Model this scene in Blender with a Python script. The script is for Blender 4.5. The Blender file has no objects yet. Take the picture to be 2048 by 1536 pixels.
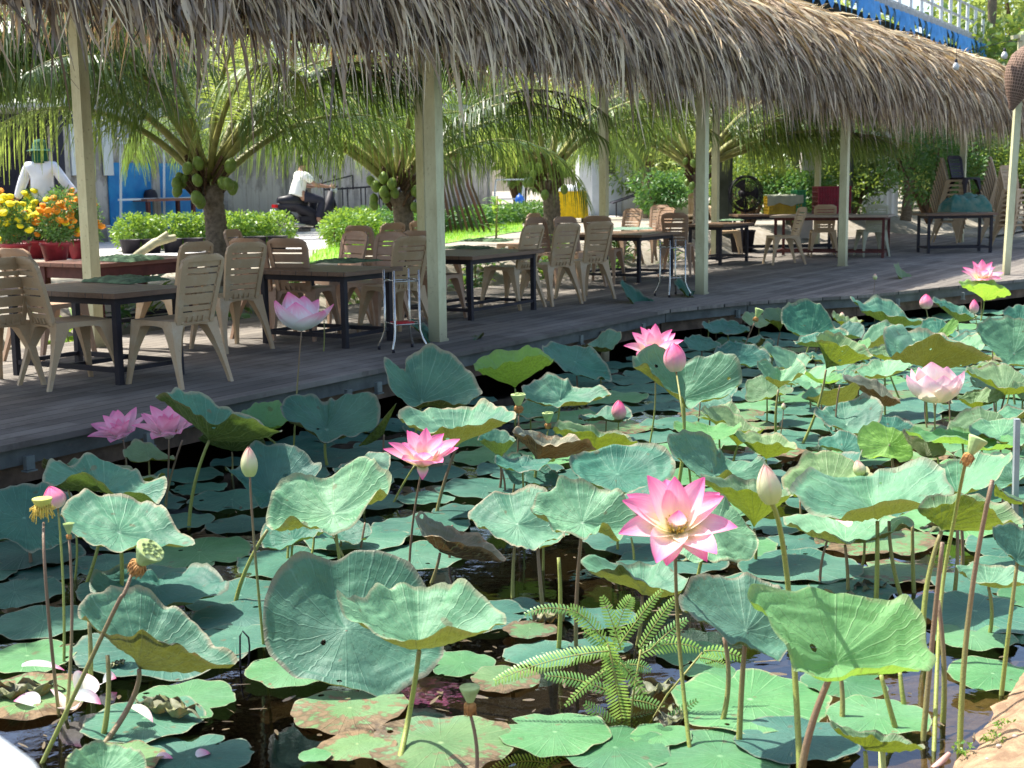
import bpy, math, random
import numpy as np
from mathutils import Vector, Matrix
rnd = random.Random(7); NR = np.random.RandomState(11)
S = bpy.context.scene; COL = S.collection
# ------------------------------------------------------------------ camera
FPX, YH, ROLL, CH = 2700.0, 365.0, math.radians(0.8), 1.73
TH = math.atan((768-YH)/FPX)
CF = np.array([0, math.cos(TH), -math.sin(TH)]); _r = np.array([1., 0, 0]); _u = np.cross(_r, CF)
CR = _r*math.cos(ROLL)-_u*math.sin(ROLL); CU = np.cross(CR, CF); CC = np.array([0, 0, CH])
cam = bpy.data.cameras.new('camera'); camo = bpy.data.objects.new('camera', cam); COL.objects.link(camo)
cam.sensor_width = 36; cam.lens = 36*FPX/2048; cam.clip_end = 500; cam.clip_start = 0.05
M = Matrix(((CR[0], CU[0], -CF[0], 0), (CR[1], CU[1], -CF[1], 0), (CR[2], CU[2], -CF[2], CH), (0, 0, 0, 1)))
camo.matrix_world = M; S.camera = camo
cam.dof.use_dof = True; cam.dof.focus_distance = 6.5; cam.dof.aperture_fstop = 7.0
# ------------------------------------------------------------------ light
SD = np.array([-0.86, 0.51, 0]); SD /= np.linalg.norm(SD); EL = math.radians(60)
sdir = Vector((SD[0]*math.cos(EL), SD[1]*math.cos(EL), math.sin(EL)))
sun = bpy.data.lights.new('sun', 'SUN'); sun.energy = 5.0; sun.angle = math.radians(0.6); sun.color = (1, .95, .86)
suno = bpy.data.objects.new('sun', sun); COL.objects.link(suno); suno.rotation_euler = sdir.to_track_quat('Z', 'Y').to_euler()
W = bpy.data.worlds.new('World'); S.world = W; W.use_nodes = True
nt = W.node_tree; sky = nt.nodes.new('ShaderNodeTexSky'); sky.sky_type = 'NISHITA'; sky.sun_disc = False
sky.sun_elevation = EL; sky.sun_rotation = math.atan2(SD[0], SD[1]); sky.air_density = 1.0; sky.dust_density = 2.5; sky.ozone_density = 1.0
nt.links.new(sky.outputs[0], nt.nodes['Background'].inputs[0]); nt.nodes['Background'].inputs[1].default_value = 0.15
S.view_settings.view_transform = 'Standard'; S.view_settings.look = 'None'; S.view_settings.gamma = 1; S.view_settings.exposure = 1.2
S.cycles.use_denoising = True; S.cycles.max_bounces = 8; S.cycles.transparent_max_bounces = 12
# ------------------------------------------------------------------ image <-> world
def ray(x, y): return CF + CR*((x-1024)/FPX) - CU*((y-768)/FPX)
def G(x, y, z=0.0):
    d = ray(x, y); return CC + d*((z-CH)/d[2])
def PY(x, y, Y):
    d = ray(x, y); return CC + d*(Y/d[1])
def proj(p):
    v = np.array(p)-CC; k = FPX/(v@CF); return 1024+(v@CR)*k, 768-(v@CU)*k
UU = np.array([.5239, .8518, 0]); NN = np.array([-.8518, .5239, 0]); PA = np.array([-.63, 11.7, 0]); DZ = .38
def D(u, n, z=DZ): return PA + UU*u + NN*n + np.array([0, 0, z])   # deck frame: u along the edge, n away from the pond
# ------------------------------------------------------------------ objects
def tag(o, label=None, cat=None, group=None, kind=None):
    if label: o['label'] = label
    if cat: o['category'] = cat
    if group: o['group'] = group
    if kind: o['kind'] = kind
    return o
def empty(name, loc=(0, 0, 0), rz=0, label=None, cat=None, group=None):
    o = bpy.data.objects.new(name, None); COL.objects.link(o); o.location = loc; o.rotation_euler = (0, 0, rz); o.empty_display_size = .1
    return tag(o, label, cat, group)
class MB:
    def __init__(s): s.V = []; s.F = []; s.P = []; s.n = 0; s.mi = []; s.sm = []
    def add(s, V, F, P=None, mat=0, smooth=True):
        V = np.asarray(V, float).reshape(-1, 3); s.V.append(V)
        s.F += [tuple(int(i)+s.n for i in f) for f in F] if len(F) else []
        s.P.append(np.zeros((len(V), 3)) if P is None else np.asarray(P, float).reshape(-1, 3))
        s.mi += [mat]*len(F); s.sm += [smooth]*len(F); s.n += len(V)
    def box(s, c, d, rz=0, mat=0, P=None, R=None):
        x, y, z = np.array(d)/2
        V = np.array([[a*x, b*y, e*z] for e in (-1, 1) for b in (-1, 1) for a in (-1, 1)])
        if R is not None: V = V@np.array(R).T
        if rz:
            c_, s_ = math.cos(rz), math.sin(rz); V = V@np.array([[c_, s_, 0], [-s_, c_, 0], [0, 0, 1]])
        s.add(V+np.array(c), [(0, 2, 3, 1), (4, 5, 7, 6), (0, 1, 5, 4), (2, 6, 7, 3), (0, 4, 6, 2), (1, 3, 7, 5)], None if P is None else np.tile(P, (8, 1)), mat, False)
    def bar(s, a, b, w, h=None, mat=0, up=(0, 0, 1)):
        a = np.array(a, float); b = np.array(b, float); d = b-a; L = np.linalg.norm(d); d /= L
        up = np.array(up, float)
        if abs(d@up) > .98: up = np.array([0, 1., 0]) if abs(d[1]) < .9 else np.array([1., 0, 0])
        x = np.cross(d, up); x /= np.linalg.norm(x); z = np.cross(x, d)
        s.box((a+b)/2, (w, L, h or w), R=np.stack([x, d, z], 1), mat=mat)
    def tube(s, pts, rad, n=8, mat=0, cap=True, pvx=0):
        pts = np.array(pts, float); m = len(pts); rad = np.broadcast_to(rad, (m,))
        t = np.gradient(pts, axis=0); t /= np.linalg.norm(t, axis=1)[:, None]+1e-9
        r = np.array([0, 0, 1.]) if abs(t[0][2]) < .9 else np.array([1., 0, 0]); V = []; P = []
        L = np.concatenate([[0], np.cumsum(np.linalg.norm(np.diff(pts, axis=0), axis=1))])
        for i in range(m):
            x = r-(r@t[i])*t[i]; x /= np.linalg.norm(x)+1e-9; r = x; y = np.cross(t[i], x)
            for k in range(n):
                a = 2*math.pi*k/n; V.append(pts[i]+rad[i]*(math.cos(a)*x+math.sin(a)*y)); P.append((pvx, L[i]/max(L[-1], 1e-6), L[i]))
        F = [(i*n+k, i*n+(k+1) % n, (i+1)*n+(k+1) % n, (i+1)*n+k) for i in range(m-1) for k in range(n)]
        if cap: F += [tuple(range(n))[::-1], tuple((m-1)*n+k for k in range(n))]
        s.add(V, F, P, mat)
    def lathe(s, prof, n=24, c=(0, 0, 0), mat=0, R=None, cap=False, wob=None):
        V = []; P = []
        for i, (r, z) in enumerate(prof):
            for k in range(n):
                a = 2*math.pi*k/n; q = r*(1 if wob is None else wob(a, i)); V.append((q*math.cos(a), q*math.sin(a), z)); P.append((k/n, i/max(1, len(prof)-1), 0))
        V = np.array(V); m = len(prof)
        if R is not None: V = V@np.array(R).T
        F = [(i*n+k, i*n+(k+1) % n, (i+1)*n+(k+1) % n, (i+1)*n+k) for i in range(m-1) for k in range(n)]
        if cap: F += [tuple(range(n))[::-1], tuple((m-1)*n+k for k in range(n))]
        s.add(V+np.array(c), F, P, mat)
    def grid(s, V, nu, nv, P=None, mat=0, wrap=False, smooth=True):
        F = [(i*nv+j, i*nv+(j+1) % nv, (i+1)*nv+(j+1) % nv, (i+1)*nv+j) for i in range(nu-1) for j in range(nv if wrap else nv-1)]
        s.add(V, F, P, mat, smooth)
    def build(s, name, mats, parent=None):
        me = bpy.data.meshes.new(name); V = np.concatenate(s.V)
        me.from_pydata(V.tolist(), [], s.F); 
        me.polygons.foreach_set('use_smooth', s.sm); me.polygons.foreach_set('material_index', s.mi)
        a = me.attributes.new('pv', 'FLOAT_VECTOR', 'POINT'); a.data.foreach_set('vector', np.concatenate(s.P).astype(np.float32).ravel())
        for m in (mats if isinstance(mats, (list, tuple)) else [mats]): me.materials.append(m)
        me.update(); o = bpy.data.objects.new(name, me); COL.objects.link(o)
        if parent is not None: o.parent = parent
        return o
def fastmesh(name, V, F4, P, mats, parent=None, mi=None, smooth=False):
    """V (N,3), F4 (M,4) numpy"""
    me = bpy.data.meshes.new(name); me.vertices.add(len(V)); me.vertices.foreach_set('co', V.astype(np.float32).ravel())
    me.loops.add(F4.size); me.loops.foreach_set('vertex_index', F4.astype(np.int32).ravel())
    me.polygons.add(len(F4)); me.polygons.foreach_set('loop_start', np.arange(len(F4), dtype=np.int32)*4)
    me.polygons.foreach_set('loop_total', np.full(len(F4), 4, np.int32))
    a = me.attributes.new('pv', 'FLOAT_VECTOR', 'POINT'); a.data.foreach_set('vector', P.astype(np.float32).ravel())
    for m in (mats if isinstance(mats, (list, tuple)) else [mats]): me.materials.append(m)
    if mi is not None: me.polygons.foreach_set('material_index', mi.astype(np.int32))
    me.polygons.foreach_set('use_smooth', np.full(len(F4), smooth)); me.update(calc_edges=True)
    o = bpy.data.objects.new(name, me); COL.objects.link(o)
    if parent is not None: o.parent = parent
    return o
def blades(name, base, d, side, L, w, mat, parent=None, segs=4, bend=None, taper=.15, rv=None, fold=0.0, widths=None):
    """many strap leaves at once: base (N,3), d initial direction, bend (N,3) added *t^2, side (N,3)"""
    N = len(base); t = np.linspace(0, 1, segs+1); V = np.zeros((N, segs+1, 2, 3)); P = np.zeros((N, segs+1, 2, 3))
    rv = NR.rand(N) if rv is None else rv
    for i, q in enumerate(t):
        c = base + d*(L*q)[:, None] + (0 if bend is None else bend*(L*q*q)[:, None])
        ww = (w*((1-q**1.6)*(1-taper)+taper)*(min(1, .45+q*3)))[:, None] if widths is None else (w*widths[i])[:, None]
        V[:, i, 0] = c-side*ww/2; V[:, i, 1] = c+side*ww/2
        P[:, i, :, 0] = np.array([0, 1]); P[:, i, :, 1] = q; P[:, i, :, 2] = rv[:, None]
    idx = np.arange(N*(segs+1)*2).reshape(N, segs+1, 2)
    F = np.stack([idx[:, :-1, 0], idx[:, :-1, 1], idx[:, 1:, 1], idx[:, 1:, 0]], -1).reshape(-1, 4)
    return V.reshape(-1, 3), F, P.reshape(-1, 3)
def copy_tree(o, parent=None):
    c = o.copy(); COL.objects.link(c); c.parent = parent
    for ch in list(o.children): copy_tree(ch, c)
    return c
# ------------------------------------------------------------------ materials
class NT:
    def __init__(s, name):
        s.m = bpy.data.materials.new(name); s.m.use_nodes = True; s.t = s.m.node_tree; s.t.nodes.clear()
        s.out = s.n('ShaderNodeOutputMaterial')
    def n(s, t, **k):
        q = s.t.nodes.new(t)
        for a, b in k.items(): setattr(q, a, b)
        return q
    def l(s, a, b): s.t.links.new(a, b)
    def val(s, inp, v):
        if hasattr(v, 'is_linked') or isinstance(v, bpy.types.NodeSocket): s.l(v, inp)
        else: inp.default_value = v
    def math(s, op, a, b=0.0, c=None, clamp=False):
        q = s.n('ShaderNodeMath', operation=op, use_clamp=clamp); s.val(q.inputs[0], a); s.val(q.inputs[1], b)
        if c is not None: s.val(q.inputs[2], c)
        return q.outputs[0]
    def mix(s, f, a, b, mode='MIX'):
        q = s.n('ShaderNodeMix', data_type='RGBA', blend_type=mode); s.val(q.inputs[0], f)
        s.val(q.inputs[6], a if not isinstance(a, tuple) else (*a, 1)); s.val(q.inputs[7], b if not isinstance(b, tuple) else (*b, 1)); return q.outputs[2]
    def ramp(s, f, stops):
        q = s.n('ShaderNodeValToRGB'); e = q.color_ramp.elements
        while len(e) < len(stops): e.new(.5)
        for i, (p, c) in enumerate(stops): e[i].position = p; e[i].color = (*c, 1) if len(c) == 3 else c
        s.val(q.inputs[0], f); return q.outputs[0]
    def rng(s, v, a, b, c=0.0, d=1.0):
        q = s.n('ShaderNodeMapRange'); s.val(q.inputs[0], v)
        for i, x in enumerate((a, b, c, d)): q.inputs[i+1].default_value = x
        return q.outputs[0]
    def noise(s, scale, det=3, vec=None, rough=.55, dist=0.0):
        q = s.n('ShaderNodeTexNoise'); q.inputs['Scale'].default_value = scale; q.inputs['Detail'].default_value = det
        q.inputs['Roughness'].default_value = rough; q.inputs['Distortion'].default_value = dist
        s.l(vec if vec is not None else s.geo(), q.inputs['Vector']); return q.outputs['Fac']
    def geo(s):
        if not hasattr(s, '_g'): s._g = s.n('ShaderNodeTexCoord').outputs['Object']
        return s._g
    def pv(s):
        if not hasattr(s, '_p'):
            a = s.n('ShaderNodeAttribute', attribute_name='pv'); q = s.n('ShaderNodeSeparateXYZ'); s.l(a.outputs['Vector'], q.inputs[0]); s._p = q.outputs; s._pv = a.outputs['Vector']
        return s._p
    def comb(s, x, y, z):
        q = s.n('ShaderNodeCombineXYZ')
        for i, v in enumerate((x, y, z)): s.val(q.inputs[i], v)
        return q.outputs[0]
    def scl(s, v, sc):
        q = s.n('ShaderNodeMapping'); s.l(v, q.inputs[0]); q.inputs['Scale'].default_value = sc; return q.outputs[0]
    def bump(s, h, st=.3, dist=.01):
        q = s.n('ShaderNodeBump'); q.inputs['Strength'].default_value = st; q.inputs['Distance'].default_value = dist; s.l(h, q.inputs['Height']); return q.outputs[0]
    def prin(s, col, rough=.6, spec=.4, nrm=None, metal=0.0):
        q = s.n('ShaderNodeBsdfPrincipled'); s.val(q.inputs['Base Color'], (*col, 1) if isinstance(col, tuple) else col); s.val(q.inputs['Roughness'], rough)
        q.inputs['Specular IOR Level'].default_value = spec; q.inputs['Metallic'].default_value = metal
        if nrm is not None: s.l(nrm, q.inputs['Normal'])
        return q.outputs[0]
    def trans(s, col, nrm=None):
        q = s.n('ShaderNodeBsdfTranslucent'); s.val(q.inputs[0], (*col, 1) if isinstance(col, tuple) else col)
        if nrm is not None: s.l(nrm, q.inputs['Normal'])
        return q.outputs[0]
    def mixs(s, f, a, b):
        q = s.n('ShaderNodeMixShader'); s.val(q.inputs[0], f); s.l(a, q.inputs[1]); s.l(b, q.inputs[2]); return q.outputs[0]
    def done(s, sh): s.l(sh, s.out.inputs[0]); return s.m
def simple(name, col, rough=.6, var=.25, scale=6, spec=.3, bump=.0, bscale=40, metal=0, col2=None):
    t = NT(name); f = t.noise(scale, 4); c2 = col2 or tuple(x*(1-var) for x in col)
    return t.done(t.prin(t.mix(t.rng(f, .35, .65), col, c2), rough, spec, t.bump(t.noise(bscale, 3), bump) if bump else None, metal))
def leafmat(name, topA, topB, vein, under, trn, brown=.35, edge=.5, tw=.32, dust=.4):
    t = NT(name); p = t.pv(); u, r, z = p[0], p[1], p[2]
    oi = t.n('ShaderNodeObjectInfo').outputs['Random']
    ang = t.math('MULTIPLY', u, 21); 
    fr = t.math('ABSOLUTE', t.math('SUBTRACT', t.math('FRACT', ang), .5))
    wob = t.math('MULTIPLY', t.math('SUBTRACT', t.noise(9, 2), .5), .12)
    vw = t.math('DIVIDE', .010, t.math('ADD', r, .10))
    v1 = t.rng(t.math('SUBTRACT', t.math('ADD', fr, wob), vw), 0.0, .05, 1, 0)
    # forked side veins towards the rim
    ang2 = t.math('MULTIPLY', u, 63); fr2 = t.math('ABSOLUTE', t.math('SUBTRACT', t.math('FRACT', t.math('ADD', ang2, t.math('MULTIPLY', wob, 3.0))), .5))
    v2 = t.math('MULTIPLY', t.rng(fr2, 0, .10, .55, 0), t.rng(r, .4, .75))
    vv = t.math('MULTIPLY', t.math('MAXIMUM', v1, v2), t.rng(r, .02, .1))
    hub = t.rng(r, .02, .05, 1, 0)
    n1 = t.noise(5.5, 4); n2 = t.noise(26, 4); n3 = t.noise(2.2, 3)
    top = t.mix(t.rng(n1, .3, .7), topA, topB)
    top = t.mix(t.math('MULTIPLY', t.rng(n3, .45, .7), dust), top, (.24, .38, .31))
    top = t.mix(t.math('MULTIPLY', vv, .42), top, vein); top = t.mix(hub, top, vein)
    top = t.mix(t.rng(oi, 0, 1, 0, .35), top, t.mix(1.0, top, (.74, .95, .72), 'MULTIPLY'))
    eb = t.math('MULTIPLY', t.rng(t.math('ADD', r, t.math('MULTIPLY', t.math('SUBTRACT', n2, .5), .12)), .93, .985), edge)
    top = t.mix(eb, top, (.42, .33, .24))
    bn = t.math('ADD', t.math('MULTIPLY', n1, .5), t.math('MULTIPLY', n2, .5))
    bs = t.rng(t.math('ADD', t.math('MULTIPLY', r, .16), t.math('ADD', t.math('MULTIPLY', t.noise(4.2, 2), .45), t.math('MULTIPLY', n2, .45))), .80-brown*.42, .84-brown*.42)
    top = t.mix(bs, top, t.mix(t.rng(n2, .4, .6), (.075, .045, .025), (.22, .145, .085)))
    un = t.mix(t.rng(t.noise(60, 3, rough=.7), .44, .56), under, tuple(c*.4 for c in under)); un = t.mix(t.math('MULTIPLY', vv, .6), un, (.36, .36, .16)); un = t.mix(eb, un, (.30, .2, .12))
    bf = t.n('ShaderNodeNewGeometry').outputs['Backfacing']
    col = t.mix(bf, un, top)
    wr = t.noise(34, 5, rough=.62, dist=.6)
    h = t.math('ADD', t.math('MULTIPLY', vv, -.35), t.math('ADD', t.math('MULTIPLY', wr, .9), t.math('MULTIPLY', n1, .8)))
    nm = t.bump(h, .6, .007)
    blot = t.rng(t.noise(48, 4, rough=.75), .50, .68, 0, .22); col = t.mix(blot, col, t.mix(bf, (.30, .42, .34), (.06, .05, .02)))
    spots = t.rng(t.noise(17, 2, rough=.4), .70, .74, 0, .6); col = t.mix(spots, col, (.16, .12, .07))
    v_ = t.n('ShaderNodeTexVoronoi'); v_.inputs['Scale'].default_value = 15; t.l(t.geo(), v_.inputs['Vector']); pick = t.n('ShaderNodeSeparateXYZ'); t.l(v_.outputs['Color'], pick.inputs[0])
    hole = t.math('MULTIPLY', t.math('LESS_THAN', t.math('ADD', v_.outputs['Distance'], t.math('MULTIPLY', n2, .25)), .30), t.math('LESS_THAN', pick.outputs[0], .055)); tp = t.n('ShaderNodeBsdfTransparent').outputs[0]
    col = t.mix(1.0, col, t.mix(t.rng(t.math('FRACT', t.math('MULTIPLY', oi, 7.13)), 0, 1), (.54, .64, .64), (.96, .98, .86)), 'MULTIPLY')
    leafs = lambda a_, b_: t.mixs(hole, t.mixs(tw, a_, b_), tp)
    return t.done(leafs(t.prin(col, .55, .3, nm), t.trans(t.mix(bs, t.mix(t.math('MULTIPLY', vv, .5), trn, tuple(c*.5 for c in trn)), (.2, .1, .03)), nm)))
M_LEAF = leafmat('leaf_blue_green', (.055, .175, .140), (.130, .310, .205), (.32, .50, .38), (.105, .100, .040), (.14, .155, .02), .14, .8, .24)
M_PALE = leafmat('leaf_pale_green', (.115, .290, .185), (.215, .430, .255), (.42, .60, .42), (.150, .150, .045), (.18, .21, .03), .12, .6, .25)
M_GREEN = leafmat('leaf_fresh_green', (.130, .330, .130), (.180, .410, .180), (.34, .55, .28), (.160, .24, .040), (.26, .48, .06), .10, .35, .38, .1)
M_LIME = leafmat('leaf_lime_green', (.300, .520, .120), (.330, .560, .160), (.5, .68, .35), (.300, .430, .070), (.36, .60, .06), .06, .3, .42, 0)
M_YEL = leafmat('leaf_yellowing', (.20, .31, .17), (.27, .38, .20), (.40, .5, .3), (.140, .185, .035), (.20, .26, .02), .14, .7, .3, .15)
M_TEAL = leafmat('leaf_dark_teal', (.038, .150, .120), (.070, .235, .170), (.19, .38, .29), (.080, .095, .030), (.12, .20, .03), .08, .6, .2, .25)
M_DRY = leafmat('leaf_dry_brown', (.15, .16, .11), (.24, .21, .17), (.32, .28, .2), (.095, .068, .042), (.12, .07, .02), .35, .9, .15, .3)
M_PAD = leafmat('pad_teal', (.035, .125, .100), (.065, .190, .140), (.15, .29, .22), (.08, .10, .04), (.08, .14, .04), .16, .7, .10, .3)
M_PADG = leafmat('pad_green', (.070, .205, .088), (.115, .280, .120), (.24, .42, .23), (.10, .13, .05), (.12, .22, .05), .24, .7, .12, .3)
M_PADB = leafmat('pad_browned', (.10, .20, .08), (.17, .27, .12), (.28, .36, .18), (.12, .10, .06), (.12, .12, .04), .60, .9, .10, .3)
def stalkmat():
    t = NT('lotus_stalk'); p = t.pv(); oi = t.n('ShaderNodeObjectInfo').outputs['Random']
    c = t.mix(t.rng(t.math('ADD', p[1], t.math('MULTIPLY', t.math('SUBTRACT', oi, .5), .9)), .62, 1.0), (.235, .27, .06), (.19, .125, .075))
    sp = t.noise(150, 2); c = t.mix(t.rng(sp, .58, .7, 0, .6), c, (.10, .07, .04))
    return t.done(t.prin(c, .5, .4, t.bump(sp, .5, .003)))
M_STALK = stalkmat()
def petalmat(name, base, mid, tip, lo=.25, hi=.9, tw=.42):
    t = NT(name); p = t.pv(); st = t.noise(18, 3, t.scl(t.pv() and t._pv, (1.2, .12, 1)))
    v = t.math('ADD', p[1], t.math('MULTIPLY', t.math('SUBTRACT', st, .5), .35))
    c = t.ramp(v, [(0.0, base), (lo, base), ((lo+hi)/2, mid), (hi, tip), (1.0, tip)])
    edge = t.rng(t.math('ABSOLUTE', t.math('SUBTRACT', p[0], .5)), .3, .5, 0, .35)
    c = t.mix(t.math('MULTIPLY', edge, t.rng(p[1], .3, .6)), c, tip)
    streak = t.noise(30, 2, t.scl(t._pv, (2.2, .05, 1))); nm = t.bump(streak, .35, .004)
    return t.done(t.mixs(tw, t.prin(c, .45, .3, nm), t.trans(c, nm)))
M_PINK = petalmat('petal_pink', (.94, .82, .82), (.92, .56, .68), (.88, .22, .44), .10, 1.0)
M_HOT = petalmat('petal_hot_pink', (.96, .88, .58), (.93, .58, .68), (.88, .12, .38), .16, 1.0)
M_WPINK = petalmat('petal_white_pink', (.88, .89, .85), (.88, .76, .79), (.86, .20, .42), .38, .98, .3)
M_CREAM = petalmat('petal_cream', (.88, .78, .66), (.88, .78, .76), (.80, .36, .52), .5, 1.0)
M_BUDG = petalmat('bud_green_pink', (.50, .58, .25), (.66, .66, .40), (.70, .34, .34), .25, 1.0, .2)
M_BUDP = petalmat('bud_pink', (.70, .60, .45), (.78, .32, .40), (.78, .10, .28), .1, .9, .2)
M_POD = simple('seed_pod_green', (.36, .50, .20), .5, .25, 30, bump=.2)
M_PODY = simple('seed_pod_yellow', (.66, .66, .15), .5, .2, 30)
M_PODT = simple('seed_pod_top', (.50, .60, .24), .5, .3, 60)
M_STAM = simple('dry_stamen', (.58, .30, .10), .7, .5, 60)
M_STAMY = simple('yellow_stamen', (.85, .62, .12), .6, .3, 60)
M_SEED = simple('seed', (.22, .30, .10), .4)
M_THORN = M_STALK
def palmmat(name, a, b, trn, tw=.4):
    t = NT(name); p = t.pv(); c = t.mix(p[2], a, b); c = t.mix(t.rng(p[1], .75, 1.0, 0, .5), c, (.30, .26, .10))
    return t.done(t.mixs(tw, t.prin(c, .42, .5), t.trans(trn)))
def thatchmat():
    t = NT('thatch_blade'); p = t.pv(); rr = p[2]
    c = t.ramp(rr, [(0, (.03, .02, .015)), (.26, (.17, .11, .065)), (.5, (.42, .305, .20)), (.78, (.66, .51, .33)), (1, (.90, .72, .44))])
    c = t.mix(t.math('MULTIPLY', t.rng(t.noise(7, 3), .48, .62), .35), c, (.42, .38, .34))
    c = t.mix(t.rng(t.noise(1.1, 2), .5, .7, 0, .4), c, (.22, .16, .11))
    return t.done(t.mixs(.12, t.prin(c, .75, .15), t.trans((.40, .28, .14))))
M_THATCH = thatchmat()
M_THATCH_SUNLIT = palmmat('thatch_sunlit_gold', (.50, .36, .20), (.86, .70, .42), (.5, .36, .16), .15)  # sunlit look of the roof top, put into the blade colour
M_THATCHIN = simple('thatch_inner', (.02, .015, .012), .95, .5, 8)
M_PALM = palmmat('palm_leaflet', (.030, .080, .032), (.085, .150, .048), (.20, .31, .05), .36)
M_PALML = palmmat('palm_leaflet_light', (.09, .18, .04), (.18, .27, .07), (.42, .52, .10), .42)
M_RACH = simple('palm_rachis', (.30, .30, .09), .5, .4, 12)
M_TRUNK = simple('palm_trunk', (.24, .19, .14), .9, .5, 25, bump=.6, bscale=60)
M_FIBRE = simple('palm_fibre', (.16, .10, .06), .95, .5, 40)
M_COCO = simple('coconut_green', (.20, .30, .06), .4, .3, 12)
def postmat():
    t = NT('painted_post_cream'); g = t.n('ShaderNodeSeparateXYZ'); t.l(t.geo(), g.inputs[0]); n = t.noise(9, 5, t.scl(t.geo(), (1, 1, .35)), .7); n2 = t.noise(30, 4, rough=.7)
    c = t.mix(t.rng(n, .4, .7), (.62, .61, .38), (.48, .46, .27)); c = t.mix(t.rng(n2, .62, .68, 0, .7), c, (.30, .27, .17)); c = t.mix(t.math('MULTIPLY', t.rng(t.math('ADD', g.outputs[2], t.math('MULTIPLY', n, .5)), .60, .95, 1, 0), .7), c, (.20, .18, .12))
    return t.done(t.prin(c, .6, .3, t.bump(n2, .2, .004)))
M_POST = postmat()
M_DRYF = palmmat('dead_frond', (.36, .27, .15), (.45, .34, .2), (.3, .2, .1), .15)
def wp(o, root):
    """parent an object built in world coordinates"""
    o.parent = root; o.matrix_parent_inverse = Matrix.Translation(-Vector(root.location)); return o
def struct(o): o['kind'] = 'structure'; return o
# ------------------------------------------------------------------ ground, pond, deck
def watermat():
    t = NT('pond_water'); fr = t.n('ShaderNodeFresnel'); fr.inputs['IOR'].default_value = 1.33
    nm = t.bump(t.noise(7, 3), .10, .02); t.l(nm, fr.inputs['Normal'])
    gl = t.n('ShaderNodeBsdfGlossy'); gl.inputs['Roughness'].default_value = .04; gl.inputs['Color'].default_value = (.85, .9, 1, 1); t.l(nm, gl.inputs['Normal'])
    tr = t.n('ShaderNodeBsdfTransparent'); tr.inputs[0].default_value = (.42, .40, .30, 1)
    return t.done(t.mixs(t.math('MULTIPLY', fr.outputs[0], 1.5, clamp=True), tr.outputs[0], gl.outputs[0]))
def groundz(u, n):
    """garden rises behind the deck"""
    return .18+.50*min(1, max(0, (n-3.2)/1.1))
m = MB(); xs = np.linspace(-14, 26, 81); ys = np.linspace(.8, 34, 67)
V = []
for y in ys:
    for x in xs:
        d = np.array([x, y, 0])-PA; n = d@NN; e = -.9
        z = -.55
        if n > .3: z = -.55+min(.72, (n-.3)*.6)
        near = 1.9-y
        z = max(z, min(.34, -.5+near*1.5)) if near > -.1 else z
        V.append((x, y, z+.02*math.sin(x*5)*math.cos(y*4)))
m.grid(V, len(ys), len(xs))
def bedmat():
    t = NT('pond_bed'); g = t.n('ShaderNodeSeparateXYZ'); t.l(t.geo(), g.inputs[0]); n = t.noise(14, 6, rough=.7)
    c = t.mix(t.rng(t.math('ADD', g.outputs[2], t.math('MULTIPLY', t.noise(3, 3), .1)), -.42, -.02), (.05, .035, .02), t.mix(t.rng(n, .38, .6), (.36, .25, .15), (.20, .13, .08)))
    return t.done(t.prin(c, .9, .2, t.bump(n, .8, .03)))
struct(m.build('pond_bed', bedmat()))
m = MB(); xs = np.arange(-.4, 4.2, .06); ys = np.arange(1.6, 6.4, .06); V = []; rs_ = np.random.RandomState(4)
for y in ys:
    for x in xs:
        b_ = ((x-1.22)*.63-(y-3.77)*.52)/.82+.05*math.sin(4*x+3*y)+.03*math.sin(11*x-7*y)+.02*math.sin(23*x+17*y)
        V.append((x, y, max(-.58, min(.22, b_*(.42 if b_ > 0 else .30)))+rs_.normal(0, .009)*(1 if b_ > -.2 else .3)))
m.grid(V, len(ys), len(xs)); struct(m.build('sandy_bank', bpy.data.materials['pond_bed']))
m = MB()
wv = [(-14, 1.0, 0), (26, 1.0, 0), tuple(D(26, .9, 0)-np.array([0, 0, 0])), tuple(D(-9, .9, 0))]
m.add([(-14, .9, 0), (14, .9, 0), (26, 22, 0), (26, 34, 0), D(24, 1.2, 0), D(-11, 1.2, 0)], [(0, 1, 2, 3, 4, 5)], smooth=False)
struct(m.build('pond_water', watermat()))
# garden ground
m = MB(); us = np.linspace(-14, 90, 105); ns = [1.2, 2.6, 3.2, 3.5, 3.9, 4.3, 5, 6, 8, 12, 20, 40, 90]
m.grid([D(u, n, groundz(u, n)-.02*(n < 3)) for u in us for n in ns], len(us), len(ns))
def dirt():
    t = NT('garden_ground'); n = t.noise(6, 6); n2 = t.noise(.7, 3)
    return t.done(t.prin(t.mix(t.rng(n, .3, .7), (.24, .21, .16), (.36, .33, .28)), .95, .1, t.bump(n, .5, .02)))
struct(m.build('ground', dirt()))
m = MB(); m.add([(-60, 30, .1), (120, 30, .1), (120, 260, .1), (-60, 260, .1)], [(0, 1, 2, 3)]); struct(m.build('ground_far', bpy.data.materials['garden_ground']))
def flat(name, pts, z, mat):
    m = MB(); m.add([(x, y, z) for x, y in pts], [tuple(range(len(pts)))], smooth=False); return struct(m.build(name, mat))
GZ = .68
def gp(x, y): p = G(x, y, GZ); return (p[0], p[1])
M_PATH = simple('concrete_path', (.52, .50, .47), .85, .2, 2, bump=.1)
flat('path', [gp(-60, 500), gp(180, 530), gp(320, 530), gp(500, 500), gp(700, 500), gp(700, 452), gp(420, 462), gp(-60, 480)], GZ+.008, M_PATH)
flat('path_far', [gp(700, 452), gp(700, 470), gp(1000, 440), gp(1400, 430), gp(1400, 412), gp(1000, 420)], GZ+.008, M_PATH)
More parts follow.
